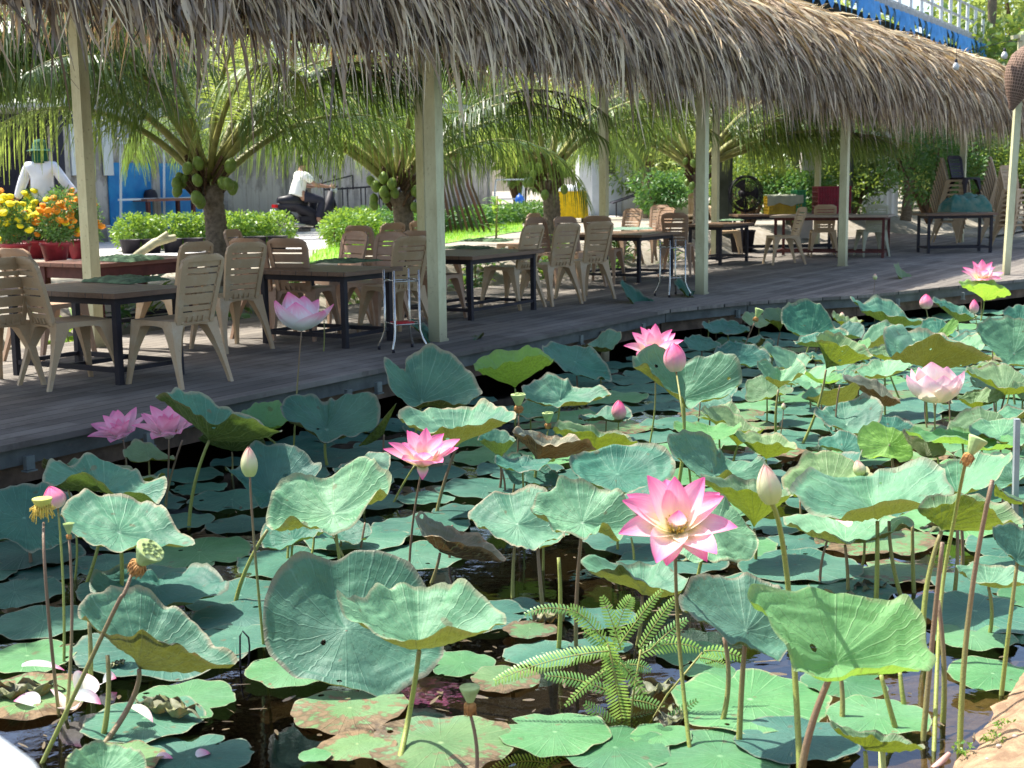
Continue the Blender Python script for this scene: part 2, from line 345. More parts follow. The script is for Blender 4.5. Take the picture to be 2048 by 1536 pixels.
# lawn: ground sheet plus blades
M_LAWN = simple('lawn_soil', (.20, .42, .05), .9, .3, 5)
lawn = [gp(600, 532), gp(900, 486), gp(1050, 462), gp(1040, 445), gp(860, 462), gp(640, 500)]
flat('lawn', lawn, GZ+.012, M_LAWN)
def inpoly(x, y, P):
    c = False; j = len(P)-1
    for i in range(len(P)):
        if (P[i][1] > y) != (P[j][1] > y) and x < (P[j][0]-P[i][0])*(y-P[i][1])/(P[j][1]-P[i][1])+P[i][0]: c = not c
        j = i
    return c
bx = [p for p in ((NR.uniform(-8, 3), NR.uniform(12, 34)) for _ in range(26000)) if inpoly(*p, lawn)][:9000]
B = np.array([(x, y, GZ+.01) for x, y in bx]); N = len(B)
a = NR.rand(N)*6.28; sd = np.stack([np.cos(a), np.sin(a), np.zeros(N)], 1); dd = NR.normal(0, .35, (N, 3)); dd[:, 2] = 1
V, F, P = blades('g', B, dd, sd, NR.uniform(.05, .11, N), NR.uniform(.012, .02, N), None, segs=2)
M_GRASS = palmmat('grass_blade', (.16, .36, .03), (.28, .48, .06), (.4, .6, .05), .4)
tag(fastmesh('grass', V, F, P, M_GRASS), 'short bright green lawn grass behind the wooden deck', 'grass', kind='stuff')

# ---- wooden deck
def plankmat():
    t = NT('deck_planks'); g = t.geo(); s = t.n('ShaderNodeSeparateXYZ'); 
    mp = t.n('ShaderNodeMapping'); t.l(g, mp.inputs[0]); mp.inputs['Rotation'].default_value = (0, 0, -math.atan2(UU[1], UU[0])); t.l(mp.outputs[0], s.inputs[0])
    along, acr = s.outputs[0], s.outputs[1]
    k = t.math('DIVIDE', acr, .14); idn = t.math('FLOOR', k); fr = t.math('FRACT', k)
    gap = t.math('MULTIPLY', t.rng(t.math('ABSOLUTE', t.math('SUBTRACT', fr, .5)), .465, .49), 1.0)
    wn = t.n('ShaderNodeTexWhiteNoise'); wn.noise_dimensions = '1D'; t.l(idn, wn.inputs['W'])
    wn2 = t.n('ShaderNodeTexWhiteNoise'); wn2.noise_dimensions = '2D'; t.l(t.comb(t.math('FLOOR', t.math('ADD', t.math('DIVIDE', along, 2.4), t.math('MULTIPLY', wn.outputs[0], 3.0))), idn, 0), wn2.inputs['Vector'])
    grain = t.noise(5, 6, t.comb(t.math('MULTIPLY', along, .35), t.math('MULTIPLY', acr, 9.0), 0), .7, 1.0)
    c = t.mix(wn2.outputs[0], (.120, .106, .092), (.270, .238, .200)); c = t.mix(t.rng(grain, .3, .7, 0, .65), c, (.07, .062, .055))
    c = t.mix(t.rng(t.noise(1.3, 4), .5, .75, 0, .6), c, (.31, .29, .26)); c = t.mix(t.rng(t.noise(2.7, 5, rough=.7), .56, .66, 0, .55), c, (.07, .055, .045)); c = t.mix(gap, c, (.01, .01, .01))
    return t.done(t.prin(c, .82, .25, t.bump(t.math('SUBTRACT', t.math('MULTIPLY', grain, .5), gap), .5, .012)))
M_PLANK = plankmat(); M_BEAM = simple('old_beam_wood', (.16, .11, .075), .9, .5, 7, bump=.4, bscale=30)
M_BEAMG = simple('grey_beam', (.13, .14, .13), .8, .4, 5, bump=.3)
M_STEEL = simple('galvanised_steel', (.20, .23, .22), .5, .3, 12, metal=.4)
deck = empty('wooden_deck', D(0, 0, 0), 0, 'long weathered grey plank deck beside the lotus pond', 'deck')
front = [D(-9, -.64), D(3.35, -.64), G(1500, 603, DZ), G(1730, 590, DZ), G(2048, 558, DZ), G(2048, 558, DZ)+np.array([6, 4.6, 0])]
back = [D(-9, 2.95), D(3.35, 2.95), D(8, 2.85), D(13, 2.9), D(18, 3.0), D(24, 3.2)]
poly = front+back[::-1]
m = MB(); k = len(poly)
m.add([p for p in poly]+[p-np.array([0, 0, .035]) for p in poly], [tuple(range(k)), tuple(range(2*k-1, k-1, -1))]+[(i, i+k, (i+1) % k+k, (i+1) % k) for i in range(k)], smooth=False)
wp(m.build('deck_floor', M_PLANK), deck)
for i in range(len(front)-1):      # edge joist and lower bearer along the pond
    a, b = front[i], front[i+1]; d = (b-a)/np.linalg.norm(b-a); o = np.array([-d[1], d[0], 0])
    m = MB(); m.bar(a+o*.07-[0, 0, .088], b+o*.07-[0, 0, .088], .05, .10); wp(m.build('edge_joist', M_BEAMG), deck)
    m = MB(); m.bar(a+o*.16-[0, 0, .20], b+o*.16-[0, 0, .20], .10, .11); wp(m.build('bearer', M_BEAM), deck)
edge = [G(x, y, DZ) for x, y in [(60, 882), (300, 838), (590, 780), (700, 756), (760, 742), (980, 692), (1000, 688), (1165, 653), (1290, 631), (1480, 605), (1620, 597), (1800, 584), (1930, 572)]]
for q, e in enumerate(edge):
    m = MB(); c = e+NN*.02+np.array([0, 0, -.12]); m.box(c, (.055, .03, .075), rz=math.atan2(UU[1], UU[0])); m.box(c+np.array([0, 0, -.045]), (.07, .05, .008), rz=math.atan2(UU[1], UU[0])); wp(m.build('bracket', M_STEEL), deck)
for q in range(12):
    c = D(-6+q*2.6, .3, 0); m = MB(); m.tube([c+[0, 0, -.5], c+[0, 0, .25]], .055, 10); wp(m.build('pile', M_BEAM), deck)
m = MB(); m.tube([G(1210, 662, .30)-[0, 0, .3], G(1210, 662, .30)], .04, 10); wp(m.build('pile', simple('pile_pale', (.42, .36, .22))), deck)
# shadowed bank below the deck
m = MB(); m.add([D(-9, 1.3, -.5), D(24, 1.3, -.5), D(24, 1.3, .3), D(-9, 1.3, .3)], [(0, 1, 2, 3)], smooth=False); struct(m.build('bank', bpy.data.materials['garden_ground']))

# ---- thatched shelter
sh = empty('thatched_shelter', D(0, 1.2, DZ), 0, 'long thatched palm leaf roof on cream square posts', 'shelter')
posts = [G(876, 682, DZ), G(1403, 588, DZ), G(1685, 532, DZ), D(17.5, .12), D(-5.2, .0),
         G(192, 694, DZ), D(3.0, 2.55), D(8.0, 2.5), D(12.6, 2.45), D(17.5, 2.6)]
# back row set from where each post crosses the picture, on the back line of the deck
def frontpost(px, py):
    d = ray(px, py); t = (.1-((CC-PA)@NN))/(d@NN); p = CC+d*t; return np.array([p[0], p[1], DZ])
def backpost(px, py):     # intersect view ray with vertical plane n=2.5
    d = ray(px, py); t = (2.5-((CC-PA)@NN))/(d@NN); p = CC+d*t; return np.array([p[0], p[1], DZ])
posts[3] = frontpost(1927, 300)
posts[6:9] = [backpost(847, 450), backpost(1208, 400), backpost(1431, 350)]
rzp = math.atan2(UU[1], UU[0])
for i, p in enumerate(posts):
    w = .115 if i < 5 else .105; m = MB(); h = 2.95
    m.box(p+[0, 0, h/2], (w, w, h), rz=rzp); m.box(p+[0, 0, .01], (w+.02, w+.02, .02), rz=rzp)
    wp(m.build('post', M_POST), sh)
for n, z in ((.0, 3.36), (2.5, 3.36)):
    m = MB(); m.bar(D(-9, n, z-.05), D(24, n, z-.05), .10, .12); wp(m.build('roof_beam', M_POST), sh)
m = MB(); m.bar(D(-9, 1.2, 4.28), D(24, 1.2, 4.28), .08, .1); wp(m.build('ridge_beam', M_BEAM), sh)
for q in range(21):
    u = -8.5+q*1.6; m = MB(); m.bar(D(u, -.40, 2.95), D(u, 1.2, 4.2), .05, .06); m.bar(D(u, 2.8, 3.25), D(u, 1.2, 4.2), .05, .06); wp(m.build('rafter', M_BEAM), sh)
RID = 1.2; RZ = 4.4
prof = [(-.50, 2.86), (-.46, 3.02), (-.34, 3.36), (-.06, 3.78), (.40, 4.14), (.80, 4.31), (1.2, 4.36), (1.6, 4.28), (2.1, 4.0), (2.6, 3.6), (2.9, 3.3)]
m = MB(); us = np.linspace(-9, 24.5, 68)
m.grid([D(u, n, z) for u in us for n, z in prof], len(us), len(prof)); m.grid([D(u, n, z-.06) for u in us for n, z in prof], len(us), len(prof))
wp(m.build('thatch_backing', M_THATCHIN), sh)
fp = np.array(prof[:7][::-1]); seg = np.concatenate([[0], np.cumsum(np.linalg.norm(np.diff(fp, axis=0), axis=1))]); LT = seg[-1]
def surf(s):  # arc length from the ridge -> n, z, tangent
    n = np.interp(s, seg, fp[:, 0]); z = np.interp(s, seg, fp[:, 1]); e = .05
    n2 = np.interp(s+e, seg, fp[:, 0]); z2 = np.interp(s+e, seg, fp[:, 1]); n1 = np.interp(s-e, seg, fp[:, 0]); z1 = np.interp(s-e, seg, fp[:, 1])
    tn, tz = n2-n1, z2-z1; L = np.hypot(tn, tz)+1e-6; return n, z, tn/L, tz/L
def thatch(count, u0, u1, s0, s1, Lr, wr, lean, lift, name):
    u = NR.uniform(u0, u1, count); 
    if count > 200:                               # clumps
        cl = NR.uniform(u0, u1, count//14)[NR.randint(0, count//14, count)]; u = np.where(NR.rand(count) < .55, cl+NR.normal(0, .035, count), u)
    s = s0+(s1-s0)*NR.rand(count); n, z, tn, tz = surf(s)
    off = NR.uniform(.0, lift, count)
    base = PA+UU*u[:, None]+NN*(n-off*.6)[:, None]+np.array([0, 0, 1.])*(z+off)[:, None]
    le = lean*(1-.50*s/LT)+NR.normal(0, .46, count)
    d = UU*le[:, None]+NN*tn[:, None]*(1+NR.uniform(-.1, .3, count))[:, None]+np.array([0, 0, 1.])*(tz+NR.uniform(0, .35, count))[:, None]
    d /= np.linalg.norm(d, axis=1)[:, None]
    L = NR.uniform(*Lr, count); 
    bend = -d*.35+np.array([0, 0, -1.])*NR.uniform(.08, .80, count)[:, None]+UU*NR.normal(0, .20, count)[:, None]
    sd = np.cross(d, -NN*.8+np.array([0, 0, .6])+NR.normal(0, .45, (count, 3))); sd /= np.linalg.norm(sd, axis=1)[:, None]
    return blades(name, base, d, sd, L, NR.uniform(*wr, count), None, segs=5, bend=bend, taper=.1)
parts = [thatch(6500, -8, 24, .0, .85, (.55, 1.0), (.018, .052), 1.25, .10, ''), thatch(9000, -8, 24, .5, LT*.82, (.5, .95), (.018, .055), .85, .10, ''),
         thatch(12000, -8, 24, LT*.62, LT, (.30, .72), (.016, .050), .40, .08, ''), thatch(3600, -8, 4.5, .3, LT*.85, (.5, .9), (.018, .042), .6, .12, ''),
         thatch(260, -8, 24, LT*.3, LT*.85, (.8, 1.15), (.012, .026), .4, .14, '')]
o = 0; VV, FF, PP = [], [], []
for V, F, P in parts: VV.append(V); FF.append(F+o); PP.append(P); o += len(V)
nf0 = len(parts[0][1]); MI = np.zeros(sum(len(f) for f in FF)); sel = (NR.rand(nf0//5) < .75).repeat(5); MI[:nf0][sel] = 1; n1_ = len(parts[1][1]); MI[nf0:nf0+n1_][(NR.rand(n1_//5) < .32).repeat(5)] = 1  # painted sunlit gold for most top blades, fewer further down
wp(fastmesh('front_thatch', np.concatenate(VV), np.concatenate(FF), np.concatenate(PP), [M_THATCH, M_THATCH_SUNLIT], mi=MI), sh)
# ridge tufts and the slope away from the pond
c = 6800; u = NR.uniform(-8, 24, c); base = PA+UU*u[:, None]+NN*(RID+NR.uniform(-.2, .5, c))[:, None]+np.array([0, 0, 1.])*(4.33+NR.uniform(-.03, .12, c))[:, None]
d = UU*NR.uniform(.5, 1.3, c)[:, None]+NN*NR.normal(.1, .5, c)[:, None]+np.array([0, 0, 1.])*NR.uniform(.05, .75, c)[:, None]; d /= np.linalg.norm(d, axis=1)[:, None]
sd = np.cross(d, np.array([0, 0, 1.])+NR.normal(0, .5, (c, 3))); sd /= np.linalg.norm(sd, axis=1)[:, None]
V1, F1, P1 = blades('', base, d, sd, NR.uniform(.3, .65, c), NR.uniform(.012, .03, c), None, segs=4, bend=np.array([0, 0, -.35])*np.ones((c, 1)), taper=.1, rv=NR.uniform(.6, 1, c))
c = 10000; u = NR.uniform(-8, 24, c); s = NR.uniform(0, 1, c); n = 1.3+1.5*s; z = 4.36-1.05*s**1.3
base = PA+UU*u[:, None]+NN*n[:, None]+np.array([0, 0, 1.])*z[:, None]; d = NN*.75+np.array([0, 0, -.6])+UU*NR.normal(.3, .3, c)[:, None]+NR.normal(0, .1, (c, 3))
sd = np.cross(d, np.array([0, 0, 1.])+NR.normal(0, .4, (c, 3))); sd /= np.linalg.norm(sd, axis=1)[:, None]
V2, F2, P2 = blades('', base, d, sd, NR.uniform(.3, .5, c), NR.uniform(.015, .035, c), None, segs=3, bend=np.array([0, 0, -.5])*np.ones((c, 1)), taper=.1)
wp(fastmesh('ridge_thatch', V1, F1, P1, M_THATCH_SUNLIT), sh); wp(fastmesh('rear_thatch', V2, F2, P2, M_THATCH), sh)
# ------------------------------------------------------------------ lotus pond
LAND = []          # landmarks for labels: (px, py, name)
def cr(P, q):
    P = np.array(P, float); m = len(P); i = np.floor(q).astype(int); t = (q-i)[:, None]
    a, b, c, d = P[(i-1) % m], P[i % m], P[(i+1) % m], P[(i+2) % m]
    return .5*((2*b)+(-a+c)*t+(2*a-5*b+4*c-d)*t*t+(-a+3*b-3*c+d)*t**3)
def stalk(root, b, c, r=.007, bow=None, name='stalk', mid=None):
    b = np.array(b, float); c = np.array(c, float); L = np.linalg.norm(c-b)
    ph = rnd.random()*6.28; k = rnd.uniform(.02, .07)*L if bow is None else bow
    if mid is None: mid = (b+c)/2+np.array([math.cos(ph)*k, math.sin(ph)*k, 0]); mids = [b, mid, c]
    else: mids = [b]+[np.array(q, float) for q in mid]+[c]
    if len(mids) == 3:
        ts = np.linspace(0, 1, 12)[:, None]; pts = (1-ts)**2*b+2*ts*(1-ts)*(2*mids[1]-(b+c)/2)+ts**2*c
    else:
        q = np.linspace(0, len(mids)-1.0001, 22); PP_ = np.array([mids[0]]+mids+[mids[-1]]); pts = cr(PP_, q+1)
    # carry on into the water
    d = pts[0]-pts[1]; d = d/np.linalg.norm(d); pts = np.vstack([pts[0]+d*min(.5, .42/max(.3, -d[2])), pts])
    m = MB(); m.tube(pts, np.linspace(r*1.15, r*.8, len(pts)), 7); o = m.build(name, M_STALK); wp(o, root); return o
def leaf(label, mat, base, cpx, rim, k=.85, dep=.85, dy=0.0, ruf=1.0, r=.0075, cat='lotus leaf', mid=None, sag=.16, nostalk=False):
    b = G(*base); Yc = b[1]+dy; C = PY(cpx[0], cpx[1], Yc); rim = np.array(rim, float); n = len(rim)
    R = .5*(rim[:, 0].max()-rim[:, 0].min())*Yc/FPX
    q = np.linspace(0, n, 97)[:-1]; px = cr(rim, q); th = 2*math.pi*q/n
    Rim = np.array([PY(px[i, 0], px[i, 1], Yc+dep*R*math.sin(th[i])) for i in range(96)])
    rs = np.random.RandomState(int(abs(cpx[0]*7+cpx[1]*13)) % 9999)
    ks = [(4, .4), (7, .45), (11, .40), (17, .22), (29, .10)]; ruff = sum(a*np.sin(kk*th+rs.rand()*6.28) for kk, a in ks)
    NRR = 16; rr = np.linspace(0, 1, NRR)**.85; V = []; P = []
    drop = np.linalg.norm(Rim-C, axis=1)
    for j, r_ in enumerate(rr):
        f = np.clip((r_-.45)/.55, 0, 1)**1.5
        z = C[2]+(Rim[:, 2]-C[2])*r_**k-sag*R*math.sin(math.pi*r_)*.5
        xy = C[:2]+(Rim[:, :2]-C[:2])*r_**(1.0 if k < 1.1 else .85)
        z = z+ruf*.014*R/.2*ruff*f+.0010*np.sin(21*th)*math.sin(math.pi*min(1, r_*1.2))
        z = z+.006*np.sin(th*3+rs.rand()*6+r_*7)*r_*R/.2
        V.append(np.stack([xy[:, 0], xy[:, 1], z], 1)); P.append(np.stack([th/(2*math.pi), np.full(96, r_), np.full(96, rs.rand())], 1))
    V = np.array(V); P = np.array(P)
    # duplicate seam column for clean angle coordinate
    V = np.concatenate([V, V[:, :1]], 1); P2 = P[:, :1].copy(); P2[:, :, 0] = 1; P = np.concatenate([P, P2], 1)
    root = empty('lotus_leaf', tuple(b), 0, label, cat)
    m = MB(); m.grid(V.reshape(-1, 3), NRR, 97, P.reshape(-1, 3)); o = m.build('leaf_blade', mat); wp(o, root)
    if not nostalk: stalk(root, b, C-np.array([0, 0, .004]), r, mid=mid)
    return root
L_ = leaf
L_('large pale green wavy-rimmed leaf left of centre behind the biggest round leaf', M_PALE, (690, 1185), (667, 1027), [(783,953),(755,921),(737,912),(693,932),(632,955),(597,947),(559,962),(544,991),(531,1029),(544,1061),(588,1040),(617,1055),(652,1060),(705,1047),(749,994),(775,985)], dep=.5, k=1.0)
L_('biggest blue-green leaf, round and notched at the top, facing the viewer low on the water', M_LEAF, (715, 1370), (692, 1258), [(888,1300),(868,1210),(835,1140),(780,1105),(710,1098),(655,1125),(600,1105),(548,1155),(527,1210),(533,1290),(575,1350),(640,1368),(705,1378),(765,1390),(815,1372),(862,1345)], dep=.55, k=1.1, ruf=.5, r=.009)
L_('funnel shaped pale leaf with brown crimped rim overlapping the biggest round leaf', M_PALE, (790, 1560), (838, 1300), [(1013,1235),(988,1208),(930,1175),(890,1163),(845,1170),(800,1166),(760,1170),(735,1188),(705,1192),(674,1190),(688,1222),(745,1262),(800,1278),(855,1278),(935,1266),(985,1248)], dep=.75, k=.75, r=.009, mid=[G(806, 1480)*0+PY(820, 1420, 4.0)])
L_('dark blue-green bowl leaf with grey veined hollow behind the tilted seed pod', M_LEAF, (232, 1250), (238, 1066), [(390,1082),(345,1040),(319,1014),(281,997),(220,985),(170,984),(131,1006),(121,1035),(146,1063),(176,1082),(234,1098),(293,1096),(349,1088)], k=.6, r=.009)
L_('wavy turquoise leaf with curled rim below the two pink flowers at the left', M_TEAL, (172, 1170), (210, 985), [(334,965),(300,966),(278,944),(258,931),(229,927),(180,914),(146,927),(123,927),(103,916),(86,945),(90,970),(130,955),(170,950),(205,972),(243,985),(293,985),(322,1000)], k=.6)
L_('large teal leaf cut by the left edge of the view, low over dark water', M_TEAL, (62, 1135), (48, 1035), [(165,1050),(150,1000),(120,975),(60,966),(0,982),(-50,1020),(-30,1070),(30,1090),(90,1096),(145,1080)], k=1)
L_('dark leaf with drooping side and pointed tip right of the two violet-pink flowers', M_TEAL, (378, 1058), (418, 880), [(565,868),(520,842),(475,824),(440,803),(395,789),(357,781),(331,786),(310,780),(345,800),(375,818),(400,834),(440,838),(480,834),(528,850)], k=.8, dep=.8, r=.009)
L_('bright green leaf against the deck edge behind the blue veined funnel leaf', M_GREEN, (582, 915), (520, 862), [(580,832),(572,812),(545,803),(515,805),(490,820),(475,835),(500,845),(540,853),(572,848)], dep=.7)
L_('blue funnel leaf with dark veined hollow and notched top under the tall white-pink flower', M_LEAF, (655, 935), (653, 860), [(761,821),(755,798),(728,786),(690,784),(664,795),(654,806),(629,795),(594,790),(569,791),(560,818),(573,839),(600,849),(626,868),(652,882),(687,877),(720,865),(755,847)], dep=.6, k=.8, r=.009)
L_('tall folded blue-green leaf half in shadow in front of the nearest post', M_LEAF, (828, 930), (843, 806), [(965,783),(947,749),(925,725),(903,708),(862,697),(828,701),(812,717),(808,738),(790,728),(768,722),(773,745),(780,776),(804,800),(841,809),(889,800),(918,810),(944,807)], dep=.6, k=.75, r=.009)
L_('glowing yellow-green cup leaf seen from below at the deck edge', M_LIME, (1030, 850), (1030, 776), [(1108,718),(1077,697),(1043,696),(992,704),(952,721),(948,732),(965,742),(985,735),(1019,721),(1060,716),(1095,717)], k=.7, dep=.8)
L_('small blue-grey leaf with pale crimped rim just below the glowing cup leaf', M_LEAF, (1105, 893), (1120, 802), [(1221,781),(1183,773),(1150,774),(1129,756),(1094,749),(1062,760),(1043,779),(1060,805),(1094,804),(1129,808),(1180,803),(1211,793)], k=.7, dep=.7)
L_('shaded teal leaf lying low at the foot of the deck behind the yellow-green cup', M_TEAL, (1155, 785), (1150, 723), [(1224,752),(1197,708),(1163,692),(1112,685),(1085,692),(1090,710),(1112,728),(1146,745),(1183,758),(1212,760)], dep=.6, k=1)
L_('broad leaf with glowing olive underside right behind the middle pink flower', M_LEAF, (872, 1030), (913, 893), [(1032,832),(1010,813),(978,806),(941,812),(889,812),(840,815),(797,831),(812,843),(845,856),(890,862),(930,850),(985,845)], k=.7, dep=.9, r=.009)
L_('crumpled leaf with brown underside and pale curled rim, between two small seed pods', M_DRY, (1060, 1010), (1073, 927), [(1192,897),(1172,880),(1145,873),(1115,872),(1075,865),(1040,855),(1025,862),(1048,873),(1080,888),(1110,888),(1150,880),(1182,890)], k=.55, dep=.8, r=.009)
L_('wide dark blue-green leaf with fine radiating veins behind the large pink flower', M_TEAL, (1235, 1040), (1234, 948), [(1349,944),(1346,912),(1310,891),(1264,886),(1205,891),(1164,909),(1138,920),(1155,953),(1187,972),(1234,984),(1278,984),(1322,968)], dep=.8, k=1, ruf=.6)
L_('mottled green leaf showing its underside behind the wide dark veined leaf', M_YEL, (1180, 950), (1185, 915), [(1277,885),(1250,868),(1210,862),(1165,848),(1125,841),(1105,855),(1130,862),(1175,862),(1215,868),(1250,876)], k=.7, dep=.6)
L_('small blue leaf tucked under the crumpled brown leaf', M_TEAL, (1050, 1010), (1052, 948), [(1122,962),(1098,932),(1062,912),(1018,905),(1005,920),(1020,958),(1060,968),(1100,972)], dep=.8)
L_('ragged leaf with brown torn rim left of the large pink flower', M_PALE, (1152, 1300), (1165, 1046), [(1281,1047),(1252,997),(1217,973),(1176,967),(1125,959),(1105,973),(1073,991),(1060,1011),(1070,1035),(1097,1046),(1117,1061),(1164,1070),(1190,1067),(1211,1055),(1240,1069),(1264,1061)], dep=.6, k=.85, ruf=1.5, dy=-.1)
L_('half shaded round leaf partly hidden behind the ragged brown-rimmed leaf', M_LEAF, (1025, 1195), (1035, 1048), [(1130,1060),(1110,1000),(1071,972),(1027,982),(969,994),(936,1029),(950,1045),(969,1061),(1012,1085),(1042,1092),(1086,1088),(1118,1080)], dep=.8, k=1)
L_('round pale leaf right behind the large pink flower, its right side drooping', M_PALE, (1392, 1180), (1425, 1052), [(1516,1079),(1498,1050),(1469,1018),(1451,995),(1415,988),(1375,1000),(1350,1040),(1345,1090),(1366,1111),(1395,1126),(1425,1126),(1457,1117),(1483,1123),(1513,1105)], dep=.6, k=1.1)
L_('long pale leaf with a brown hollow beneath, stretched left below the large pink flower', M_PALE, (1275, 1290), (1284, 1190), [(1378,1165),(1348,1137),(1325,1123),(1293,1130),(1249,1126),(1205,1118),(1158,1115),(1182,1143),(1225,1138),(1255,1142),(1293,1163),(1345,1186)], k=.65, dep=.9)
L_('drooping grey-green leaf with frilled brown rim left of the bright foreground leaf', M_LEAF, (1478, 1490), (1492, 1262), [(1585,1285),(1575,1225),(1550,1168),(1500,1147),(1440,1149),(1395,1157),(1365,1180),(1358,1205),(1385,1232),(1430,1262),(1480,1287),(1520,1305),(1562,1314)], k=.9, dep=.9, ruf=1.3, r=.009)
L_('bright green out-of-focus leaf in the right foreground in front of tall stalks', M_GREEN, (1598, 1625), (1671, 1329), [(1873,1317),(1852,1283),(1850,1245),(1826,1209),(1794,1197),(1741,1187),(1682,1186),(1630,1177),(1574,1177),(1515,1175),(1495,1190),(1530,1225),(1545,1262),(1575,1297),(1594,1336),(1640,1356),(1690,1350),(1741,1341),(1800,1342),(1845,1329)], k=.7, dep=.6, r=.011, ruf=.8)
L_('very broad blue-green leaf spread above the others at right, below the cream flower', M_PALE, (1752, 1215), (1755, 1040), [(1908,985),(1893,955),(1885,930),(1843,921),(1800,929),(1756,944),(1726,956),(1682,950),(1630,936),(1600,947),(1588,967),(1580,988),(1605,1008),(1640,1025),(1670,1034),(1700,1025),(1756,1012),(1810,1007),(1860,995)], k=.6, dep=.9, r=.010, ruf=.7)
L_('pale leaf reaching to the right edge behind the tilted seed pod with orange collar', M_PALE, (1925, 1130), (1915, 990), [(2025,915),(2010,906),(1975,906),(1931,916),(1890,925),(1850,940),(1850,965),(1895,985),(1931,985),(1961,973),(1999,953)], dep=.9, k=.8)
L_('leaf with mottled olive underside over a cluster of tall stalks at right', M_YEL, (1850, 1330), (1883, 1060), [(2048,1045),(2018,1012),(1975,996),(1930,985),(1880,990),(1835,1015),(1860,1013),(1900,1000),(1940,1000),(1975,1008),(1995,1028),(2020,1048)], k=.6, dep=.8, dy=.1, r=.010)
L_('saucer shaped leaf holding one fallen pink petal', M_PALE, (1696, 1190), (1690, 1088), [(1828,1038),(1760,1022),(1682,1020),(1624,1024),(1568,1035),(1582,1048),(1620,1062),(1655,1073),(1712,1077),(1755,1072),(1800,1062)], k=.6, dep=.9)
L_('single vivid lime green leaf above the broad leaf at right', M_LIME, (1785, 985), (1778, 888), [(1826,911),(1812,879),(1795,856),(1754,846),(1727,853),(1715,870),(1719,900),(1733,917),(1771,913),(1800,922)], dep=.5, k=1)
L_('dry brown leaf folded beside the lime green leaf', M_DRY, (1850, 975), (1852, 915), [(1892,905),(1878,880),(1850,868),(1820,860),(1803,864),(1812,885),(1832,903),(1868,912)], k=.7, dep=.7)
L_('flat pale green leaf behind the tilted seed pod below the cream flower', M_GREEN, (1925, 975), (1925, 885), [(2038,885),(2005,868),(1950,860),(1890,860),(1840,855),(1810,862),(1845,873),(1925,878),(1990,893)], k=.7, dep=.9)
L_('big leaf with mottled dark underside directly behind the cream flower', M_LEAF, (1855, 850), (1850, 738), [(1985,718),(1950,700),(1900,672),(1862,668),(1825,655),(1794,646),(1770,655),(1767,690),(1783,707),(1805,700),(1835,682),(1888,675),(1935,692)], k=.65, dep=.9)
L_('large pale blue-green leaf with white veins at the far right', M_PALE, (2030, 810), (2028, 707), [(2105,690),(2075,650),(2040,637),(2005,632),(1976,637),(1952,654),(1960,675),(1983,700),(2005,718),(2040,735),(2085,725)], dep=.5)
L_('upright teal leaf near the deck, right of two green seed pods', M_TEAL, (1600, 735), (1622, 668), [(1697,668),(1672,650),(1655,625),(1635,605),(1600,600),(1575,608),(1562,625),(1567,650),(1585,665),(1610,677),(1640,680),(1680,676)], dep=.5)
L_('small yellow-green cup leaf left of the upright teal leaf', M_YEL, (1556, 720), (1560, 664), [(1572,640),(1567,622),(1545,614),(1528,620),(1526,635),(1540,640),(1562,642)], k=.6)
L_('folded yellow-green leaf with a dry brown tip, right of centre', M_YEL, (1605, 888), (1652, 738), [(1747,715),(1728,692),(1700,674),(1672,668),(1650,662),(1633,668),(1635,680),(1660,683),(1690,692),(1722,706)], k=.6, dep=.7, r=.009)
L_('small square-looking pale leaf cup with yellow underside on a straight stalk', M_PALE, (1552, 872), (1557, 778), [(1613,740),(1600,716),(1585,732),(1560,738),(1540,724),(1515,720),(1520,745),(1540,756),(1575,758),(1602,750)], k=.7, ruf=1.5, r=.009)
L_('long turquoise leaf near the deck in front of the thin white bud', M_TEAL, (1735, 690), (1770, 648), [(1855,645),(1812,625),(1790,607),(1750,595),(1718,600),(1700,595),(1718,615),(1740,622),(1780,628),(1820,640)], k=.7)
L_('small leaf with crinkled pale rim near the far deck edge', M_YEL, (1690, 700), (1695, 666), [(1727,640),(1708,636),(1687,631),(1665,624),(1668,638),(1690,645),(1712,646)], k=.6, ruf=1.6)
L_('yellow-green cup leaf right under the farthest pink flower', M_LIME, (1960, 645), (1968, 603), [(2022,588),(2008,572),(1985,564),(1950,560),(1925,562),(1918,565),(1935,573),(1965,566),(2000,575)], k=.6)
L_('dark mottled leaf hanging steeply against the far deck edge', M_YEL, (1795, 612), (1810, 584), [(1870,580),(1855,565),(1825,552),(1805,540),(1795,525),(1787,530),(1797,552),(1815,562),(1845,573)], k=.7)
L_('narrow shaded teal leaf slanting before the deck left of the second post', M_TEAL, (1283, 672), (1282, 630), [(1332,627),(1302,597),(1272,580),(1245,560),(1240,568),(1255,592),(1275,610),(1308,628)], k=.8)
L_('dark curled leaf at the foot of the second front post', M_TEAL, (1400, 655), (1405, 620), [(1462,604),(1430,595),(1390,583),(1365,562),(1348,558),(1355,575),(1375,588),(1412,600)], k=.7)
L_('dark boat shaped leaf at the foot of the nearest front post', M_TEAL, (885, 765), (890, 703), [(968,670),(955,671),(930,676),(905,684),(885,686),(862,664),(843,648),(828,638),(817,636),(832,662),(862,684),(905,690),(942,682)], k=.7)
L_('big folded leaf standing behind the half-open pink bud, right wing sunlit', M_PALE, (1354, 985), (1367, 797), [(1483,762),(1478,728),(1459,708),(1432,701),(1395,711),(1365,723),(1335,712),(1312,692),(1285,694),(1266,712),(1268,730),(1290,730),(1308,752),(1330,770),(1358,792),(1378,814),(1415,796),(1451,791)], dep=.4, k=.9, r=.010)
